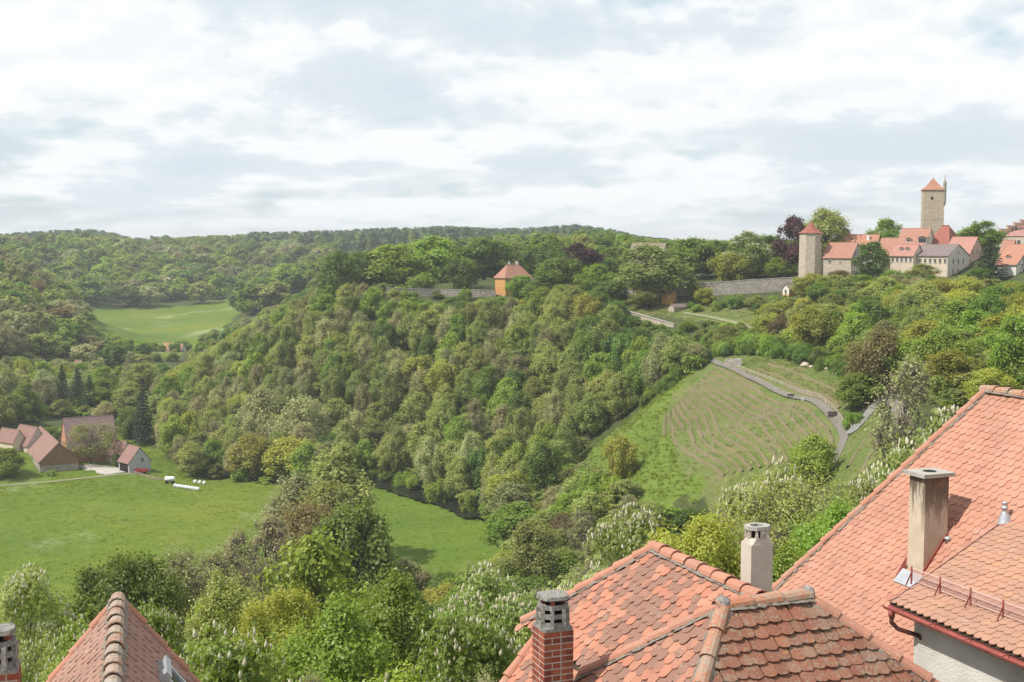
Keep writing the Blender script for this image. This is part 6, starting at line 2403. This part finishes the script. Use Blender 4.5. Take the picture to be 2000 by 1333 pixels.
# edge of the wood beside the vineyard
EDGE = [(1385, 705), (1370, 700), (1240, 785), (1120, 870), (1135, 885), (1255, 800)]
n4_ = wood(EDGE, 'shrubs along the wood edge', lambda a, b: 'along the wood edge beside the vineyard' + (' top' if a > 1260 else ' foot'), (280, 350), (15, 60), 4.0,
           lambda a, b, rs: pick(rs, darkbush=3, bush=2), (9, 14), (1.8, 2.8), None, None, 9)


def valley_kinds(px, py, rs):
    return pick(rs, olive=2.6, bare=2.2, fresh=2.2, pale=1.6, dark=1.2, yellow=0.5)


def valley_place(px, py):
    return ('close behind the farm' if py > 790 else 'valley floor beyond farm') + (' at the picture edge' if px < 90 else ' left of lone spruce' if px < 270 else ' right of lone spruce')


VAL = [(-150, 870), (-150, 720), (100, 720), (330, 740), (320, 780), (300, 880), (290, 905), (240, 850), (130, 820), (60, 830), (0, 860)]
n5_ = wood(VAL, 'trees in the valley round the farm', valley_place, (432, 640), (-330, -110), 11.5, valley_kinds, (11, 17), (4.4, 6.4), [(-300, 690), (0, 690), (150, 700), (300, 705), (400, 705)],
           lambda X, Y, pp: not (Y < 475 and -185 < X < -118), 10)
LHILL = [(-150, 720), (-150, 500), (20, 505), (100, 560), (160, 625), (165, 660), (250, 700), (330, 712), (330, 742), (100, 722)]
n6_ = wood(LHILL, 'trees on the left hillside', lambda a, b: ('high' if b < 570 else 'midway' if b < 640 else 'low') + ' on the left hillside ' + ('at the picture edge' if a < 50 else 'nearer the far meadow'), (560, 900), (-420, -150), 15.5,
           lambda a, b, rs: pick(rs, bare=2.6, olive=2.4, fresh=1.6, dark=0.8, pale=1.2, rust=0.25), (12, 19), (6.0, 8.4), [(-300, 470), (0, 478), (60, 500), (110, 540), (160, 590), (165, 640), (260, 690), (400, 690)], None, 11)


# brush where the vineyard meets the wood
BRUSH = [(1060, 1080), (1045, 1010), (1085, 950), (1130, 885), (1165, 930), (1255, 1000), (1330, 1010), (1300, 1090), (1150, 1130)]
n9_ = wood(BRUSH, 'brush at the foot of the vineyard', lambda a, b: 'in brush below the vineyard' + (' by the river' if a < 1130 else ' by the grass'), (240, 345), (12, 48), 6.0,
           lambda a, b, rs: pick(rs, bare=3, olive=2.4, fresh=1.6, bush=1.5, rust=.5), (7, 11), (2.6, 3.8), [(1000, 985), (1060, 960), (1120, 890), (1160, 905), (1215, 955), (1300, 985), (1400, 985)], None, 15, 1.5)

# the slope below the houses, crowns kept under the skyline of the photograph
FORE = [(-200, 2600), (-200, 1090), (300, 1120), (520, 1080), (640, 1010), (780, 1100), (1000, 1080), (1060, 1000), (1140, 925), (1260, 985), (1420, 985), (1560, 960), (1700, 930), (1800, 830), (2150, 780), (2150, 2600)]
FORE_LIM = [(-200, 1130), (0, 1120), (150, 1130), (300, 1095), (420, 1100), (520, 1050), (590, 1000), (700, 1010), (770, 1075), (860, 1110), (980, 1080), (1040, 1000), (1100, 960), (1170, 950), (1260, 985), (1400, 990), (1480, 930), (1560, 950), (1700, 950), (1800, 860), (1950, 790), (2200, 740)]
n7_ = wood(FORE, 'undergrowth trees on the near slope', lambda a, b: ('low' if b > 1500 else 'midway' if b > 1250 else 'far') + ' near slope ' + ('below the left meadow' if a < 330 else 'left of the meadow gap' if a < 620 else 'below the right-hand meadow' if a < 1020 else 'below the vineyard' if a < 1500 else 'behind the big roof'), (62, 285), (-130, 130), 10.5,
           lambda a, b, rs: pick(rs, fresh=2.6, olive=1.6, bare=2.4, dark=1.6, yellow=0.8, bush=2, pale=.6), (8, 13), (3.6, 5.4), FORE_LIM, lambda X, Y, pp: Y < 285 and not (Y > 215 and pp[0] < 520), 12, 2.0)
print('woods', n1_, n2_, n3_, n4_, n5_, n6_, n7_)

# single trees of the far valley side that can be told apart
FARZ = [(-100, 600), (-100, 505), (20, 500), (110, 520), (150, 596), (170, 604), (300, 603), (415, 596), (472, 566), (500, 590), (430, 650), (480, 640), (600, 590), (660, 560), (660, 505), (300, 500), (160, 500)]
n8_ = wood(FARZ, 'trees of the far valley side', lambda a, b: ('high' if b < 540 else 'low') + ' far side, ' + ('at the picture edge' if a < 60 else 'left of far meadow' if a < 170 else 'behind left half of far meadow' if a < 300 else 'behind right half of far meadow' if a < 430 else 'just beyond spur nose' if a < 540 else 'beyond the spur'), (930, 1480), (-520, -120), 27.0,
           lambda a, b, rs: pick(rs, olive=1.8, bare=1.6, fresh=2.8, dark=3, pale=.6), (17, 26), (10.0, 14.5), None, None, 13)


def scatter_far(name, label, protos, pts, seed):
    """a far-off wood as one object: crowns instanced on points"""
    rng = np.random.default_rng(seed)
    pool = bpy.data.collections.new(name + '_crowns')
    for d in protos:
        o = bpy.data.objects.new('crown', d['crown'])
        o.scale = (1 / d['R'], 1 / d['R'], 1 / d['H'])
        pool.objects.link(o)
    A = np.array(pts, dtype=np.float32)
    me = bpy.data.meshes.new(name)
    me.vertices.add(len(A))
    me.vertices.foreach_set('co', A[:, :3].ravel())
    sc = me.attributes.new('size', 'FLOAT_VECTOR', 'POINT')
    sc.data.foreach_set('vector', np.stack([A[:, 4], A[:, 4], A[:, 3]], 1).astype(np.float32).ravel())
    ro = me.attributes.new('turn', 'FLOAT_VECTOR', 'POINT')
    R3 = np.zeros((len(A), 3), np.float32)
    R3[:, 2] = rng.uniform(0, 6.28, len(A))
    ro.data.foreach_set('vector', R3.ravel())
    ng = bpy.data.node_groups.new(name, 'GeometryNodeTree')
    ng.interface.new_socket('Geometry', in_out='INPUT', socket_type='NodeSocketGeometry')
    ng.interface.new_socket('Geometry', in_out='OUTPUT', socket_type='NodeSocketGeometry')
    N = ng.nodes.new
    gi, go = N('NodeGroupInput'), N('NodeGroupOutput')
    ci = N('GeometryNodeCollectionInfo')
    ci.inputs['Collection'].default_value = pool
    ci.inputs['Separate Children'].default_value = True
    ci.inputs['Reset Children'].default_value = False
    ip = N('GeometryNodeInstanceOnPoints')
    ip.inputs['Pick Instance'].default_value = True
    a1 = N('GeometryNodeInputNamedAttribute')
    a1.data_type = 'FLOAT_VECTOR'
    a1.inputs['Name'].default_value = 'size'
    a2 = N('GeometryNodeInputNamedAttribute')
    a2.data_type = 'FLOAT_VECTOR'
    a2.inputs['Name'].default_value = 'turn'
    ln = ng.links.new
    ln(gi.outputs[0], ip.inputs['Points'])
    ln(ci.outputs[0], ip.inputs['Instance'])
    ln(a1.outputs[0], ip.inputs['Scale'])
    ln(a2.outputs[0], ip.inputs['Rotation'])
    ln(ip.outputs[0], go.inputs[0])
    o = obj(name, me)
    md = o.modifiers.new('instances', 'NODES')
    md.node_group = ng
    tag(o, label, 'wood', None, 'stuff')
    return o


# back of the spur's nose
NOSE = [(360, 735), (400, 660), (470, 605), (560, 565), (655, 545), (655, 600), (560, 660), (480, 705)]
n10_ = wood(NOSE, 'trees behind the nose of the spur', lambda a, b: 'behind the nose of the spur' + (' low down' if a < 470 else ' higher up'), (515, 960), (-270, -60), 16.0,
            lambda a, b, rs: pick(rs, olive=1.5, fresh=2.4, dark=2, bare=1), (9, 14), (4.0, 5.8), [(300, 690), (360, 672), (420, 640), (480, 618), (560, 580), (640, 545), (700, 545)], None, 16, 2.0)
# hedges round the far clearing and shrubs on the terrace under the garden wall
FHEDGE = [(140, 640), (175, 648), (230, 672), (300, 682), (372, 684), (352, 712), (240, 712), (150, 695)]
n11_ = wood(FHEDGE, 'bushes in front of the far clearing', lambda a, b: 'along the near edge of the far clearing' + (' left' if a < 250 else ' right'), (680, 930), (-320, -170), 15.0,
            lambda a, b, rs: pick(rs, bush=3, darkbush=3), (13, 20), (4.0, 6.5), None, None, 17, 2.0)
TERR = [(1330, 588), (1420, 582), (1545, 578), (1560, 600), (1500, 632), (1400, 626), (1345, 616)]
n12_ = wood(TERR, 'shrubs on the terrace under the garden wall', lambda a, b: 'on the terrace under the garden wall' + (' left' if a < 1430 else ' right'), (395, 445), (50, 100), 6.5,
            lambda a, b, rs: pick(rs, bush=3, darkbush=2), (6, 11), (1.8, 3.0), [(1300, 574), (1560, 572)], None, 18, 1.2)
# bushes along the foot of the wood by the river
rb_ = random.Random(8)
for i, (px, py) in enumerate([(735, 930), (760, 938), (790, 947), (815, 954), (885, 974), (945, 996), (965, 1006), (985, 1014), (1010, 1030), (1035, 1046)]):
    g = ground(px + rb_.uniform(-6, 6), py + rb_.uniform(-3, 3))
    plant(rb_.choice(['bush', 'bush', 'darkbush']), g.x, g.y, rb_.uniform(3.0, 6.0), rb_.uniform(2.0, 3.2), ['leftmost', 'second', 'third', 'fourth', 'fifth', 'sixth', 'seventh', 'eighth', 'ninth', 'rightmost'][i] + ' low bush, counted from left, along the dark river bank', 'bushes on the river bank')
# undergrowth between the trees
ru = random.Random(19)
UND = {'olive': [], 'bush': []}
for i in range(5200):
    y = ru.uniform(180, 640)
    x = ru.uniform(-0.48, 0.46) * y
    pp = proj((x, y, H(x, y)))
    if not any(inside(pp[0], pp[1], z_) for z_ in (SPUR, RIGHT, VAL, BRUSH)):
        continue
    g = Vector((x, y, H(x, y)))
    h, r = ru.uniform(2.5, 6.0), ru.uniform(2.0, 3.4)
    if blocks(g, h, r) or (-185 < x < -110 and y < 478) or (inside(pp[0], pp[1], RIGHT) and proj(g + Vector((0, 0, h)))[1] < interp(RIGHT_LIM, pp[0])):
        continue
    UND[ru.choice(['olive', 'olive', 'bush'])].append((x, y, g.z - 0.4, h, r))
rsf = random.Random(31)
SKYLINE = [(-200, 462), (0, 458), (150, 449), (210, 452), (255, 466), (300, 462), (500, 455), (640, 452), (760, 447), (870, 443), (950, 448), (1050, 446), (1120, 440), (1190, 448), (1250, 462), (1330, 468), (1500, 470), (2200, 468)]
FARK = {'dark': [], 'olive': [], 'fresh': [], 'pine': []}
for i in range(5200):
    y = rsf.uniform(620, 2300)
    x = rsf.uniform(-0.46, 0.46) * y
    g = Vector((x, y, H(x, y)))
    pp = proj(g)
    if not (-120 < pp[0] < 2120) or pp[1] > 600:
        continue
    # keep the meadows, the left hill and the valley side with its own trees free
    if inside(pp[0], pp[1], FARZ) and y < 1480:
        continue
    if pp[0] < 340 and y < 960:
        continue
    if any(inside(x, y, p) for p in Z_MEADOW):
        continue
    if 600 < y < 700 and pp[0] < 700:
        continue
    far = y > 1250
    h = rsf.uniform(13, 20) if far else rsf.uniform(12, 20)
    lim = interp(SKYLINE, pp[0])
    if y > 1350:
        want = (pp[1] - lim - abs(rsf.gauss(0, 5))) * y / F_PX
        h = min(max(want, 9.0), 30.0)
    while proj(g + Vector((0, 0, h)))[1] < lim and h > 6:
        h *= 0.9
    pine = (far and 480 < pp[0] < 1300 and rsf.random() < 0.75) or (pp[0] < 330 and pp[1] < 500 and y > 1350 and rsf.random() < 0.6)
    k = 'pine' if pine else rsf.choice(['dark', 'dark', 'olive', 'fresh'])
    FARK[k].append((x, y, g.z - 0.5, h * (1.1 if k == 'pine' else 1.0), rsf.uniform(5.0, 8.5) * (0.7 if k == 'pine' else 1.0)))
print('under', len(UND['olive']), len(UND['bush']))
scatter_far('underwood', 'olive undergrowth filling the gaps between the trees', [make_proto('olive', v_, 3) for v_ in range(3)], UND['olive'], 41)
scatter_far('green_underwood', 'green undergrowth filling the gaps between the trees', [make_proto('bush', v_, 3) for v_ in range(3)], UND['bush'], 42)
for k, nm, lb in (('dark', 'far_wood', 'dark green woodland covering the far hills'), ('olive', 'far_budding_wood', 'olive budding woodland scattered through the far hills'),
                  ('fresh', 'far_green_wood', 'lighter green woodland scattered through the far hills'), ('pine', 'far_pine_wood', 'blue-green pines along the far skyline')):
    print(k, len(FARK[k]))
    if FARK[k]:
        scatter_far(nm, lb, [make_proto(k, v_, 3) for v_ in range(3)], FARK[k], 40)

ORD = ['leftmost', 'second', 'third', 'fourth', 'fifth', 'sixth', 'seventh', 'eighth', 'ninth', 'tenth', 'eleventh', 'twelfth', 'thirteenth', 'fourteenth', 'fifteenth', 'sixteenth', 'seventeenth', 'eighteenth', 'nineteenth', 'twentieth']
for (grp, k, plc), lst in WOODS.items():
    lst.sort(key=lambda q: q[0])
    n = len(lst)
    for i, (_, o) in enumerate(lst):
        if n == 1:
            o['label'] = KDESC[k] + ' ' + plc
        elif n == 2:
            o['label'] = ('left' if i == 0 else 'right') + ' one of two: ' + KDESC[k] + ' ' + plc
        elif i == 0:
            o['label'] = 'leftmost ' + KDESC[k] + ' ' + plc
        elif i == n - 1:
            o['label'] = 'rightmost ' + KDESC[k] + ' ' + plc
        elif i < 20:
            o['label'] = ORD[i] + ' ' + KDESC[k] + ' from the left, ' + plc
        else:
            o['label'] = 'further right ' + KDESC[k] + ', ' + plc

# ------------------------------------------------------------------ grass tufts over the open ground
def tuft_proto(name, a, b, nq, sp, hgt, seed):
    rng = np.random.default_rng(seed)
    P = np.stack([rng.normal(0, sp, nq), rng.normal(0, sp, nq), np.zeros(nq)], 1)
    L = hgt * rng.uniform(0.6, 1.3, nq)
    D = unit(np.stack([rng.normal(0, 0.45, nq), rng.normal(0, 0.45, nq), np.ones(nq)], 1))
    S = unit(np.cross(D, rng.normal(size=(nq, 3))))
    w_ = (hgt * 0.16 * rng.uniform(0.7, 1.3, nq))[:, None]
    V = np.stack([P - S * w_, P + S * w_, P + D * L[:, None] + S * w_ * 0.25, P + D * L[:, None] - S * w_ * 0.25], 1).reshape(-1, 3)
    return {'crown': np_mesh('tuft', V, [np.arange(nq * 4).reshape(-1, 4)], [leaf_mat(name, a, b, 0.3, 0.01)]), 'R': 1.0, 'H': 1.0}


T1 = tuft_proto('meadow_grass', (0.075, 0.108, 0.016), (0.110, 0.142, 0.022), 26, 0.5, 0.30, 1)
T2 = tuft_proto('dry_grass', (0.072, 0.090, 0.030), (0.125, 0.115, 0.052), 26, 0.45, 0.4, 2)
T3 = tuft_proto('lush_grass', (0.080, 0.115, 0.020), (0.115, 0.150, 0.030), 30, 0.5, 0.5, 3)
T4 = tuft_proto('white_flower_head', (0.30, 0.32, 0.30), (0.36, 0.36, 0.36), 10, 0.6, 0.16, 4)
TUF = {1: [], 2: [], 3: [], 4: []}
rt_ = random.Random(3)
mead0 = Z_MEADOW[0]


def box_of(poly):
    return min(p[0] for p in poly), max(p[0] for p in poly), min(p[1] for p in poly), max(p[1] for p in poly)


def strew(polys, n, key, s0, s1, dens=None):
    for poly in polys:
        x0, x1, y0, y1 = box_of(poly)
        for _ in range(n):
            x, y = rt_.uniform(x0, x1), rt_.uniform(y0, y1)
            if not inside(x, y, poly):
                continue
            if dens and rt_.random() > dens(x, y):
                continue
            s_ = rt_.uniform(s0, s1)
            TUF[key].append((x, y, H(x, y) - 0.03, s_, s_ * rt_.uniform(0.9, 1.6)))


ROADPTS = np.array([(p.x, p.y) for _, ln_ in ROADS for p in ln_])


def off_road(x, y):
    return ((ROADPTS - np.array((x, y))) ** 2).sum(1).min() > 6.0


def patchy(x, y):
    return 0.25 + 0.75 * (0.5 + 0.5 * math.sin(x * 0.09 + 1.7 * math.sin(y * 0.05)) * math.sin(y * 0.11 + x * 0.03))


strew([Z_MEADOW[0], Z_MEADOW[3]], 16000, 1, 0.3, 0.8, patchy)
strew([Z_MEADOW[0]], 5000, 4, 0.6, 1.6, lambda x, y: max(0.0, patchy(x + 40, y * 1.6) - 0.62) * 2.2)
strew([Z_VINE[0], Z_VINE[1], Z_VINE[2]], 5200, 2, 0.25, 0.65, lambda x, y: patchy(x, y) if off_road(x, y) else 0.0)
strew(Z_LUSH, 5000, 3, 0.3, 0.8, lambda x, y: 0.8)
print('tufts', [len(v_) for v_ in TUF.values()])
for key, pr, nm, lb in ((1, T1, 'meadow_grass', 'short green grass tufts in the valley meadow'), (2, T2, 'dry_grass', 'dry grass on the vineyard slope'), (3, T3, 'lush_grass', 'tall lush grass on the strip beside the wood'), (4, T4, 'meadow_flowers', 'white flowers in patches on the meadow')):
    o = scatter_far(nm, lb, [pr], TUF[key], 50 + key)
    o['category'] = 'grass' if key != 4 else 'flowers'
# ------------------------------------------------------------------ air
m_, t_ = mat_new('haze_air')
pv = t_.n('ShaderNodeVolumePrincipled')
pv.inputs['Color'].default_value = (0.92, 0.96, 1.0, 1)
pv.inputs['Density'].default_value = 0.00014
pv.inputs['Anisotropy'].default_value = 0.25
t_.n('ShaderNodeOutputMaterial', i_Volume=pv.outputs[0])
hz_o = MB().box(float(GX[0]) - 60, float(GX[-1]) + 60, float(GY[0]) - 60, float(GY[-1]) + 60, float(GZ.min()) - 1.5, 45.0).build('haze', m_)
tag(hz_o, kind='stuff')
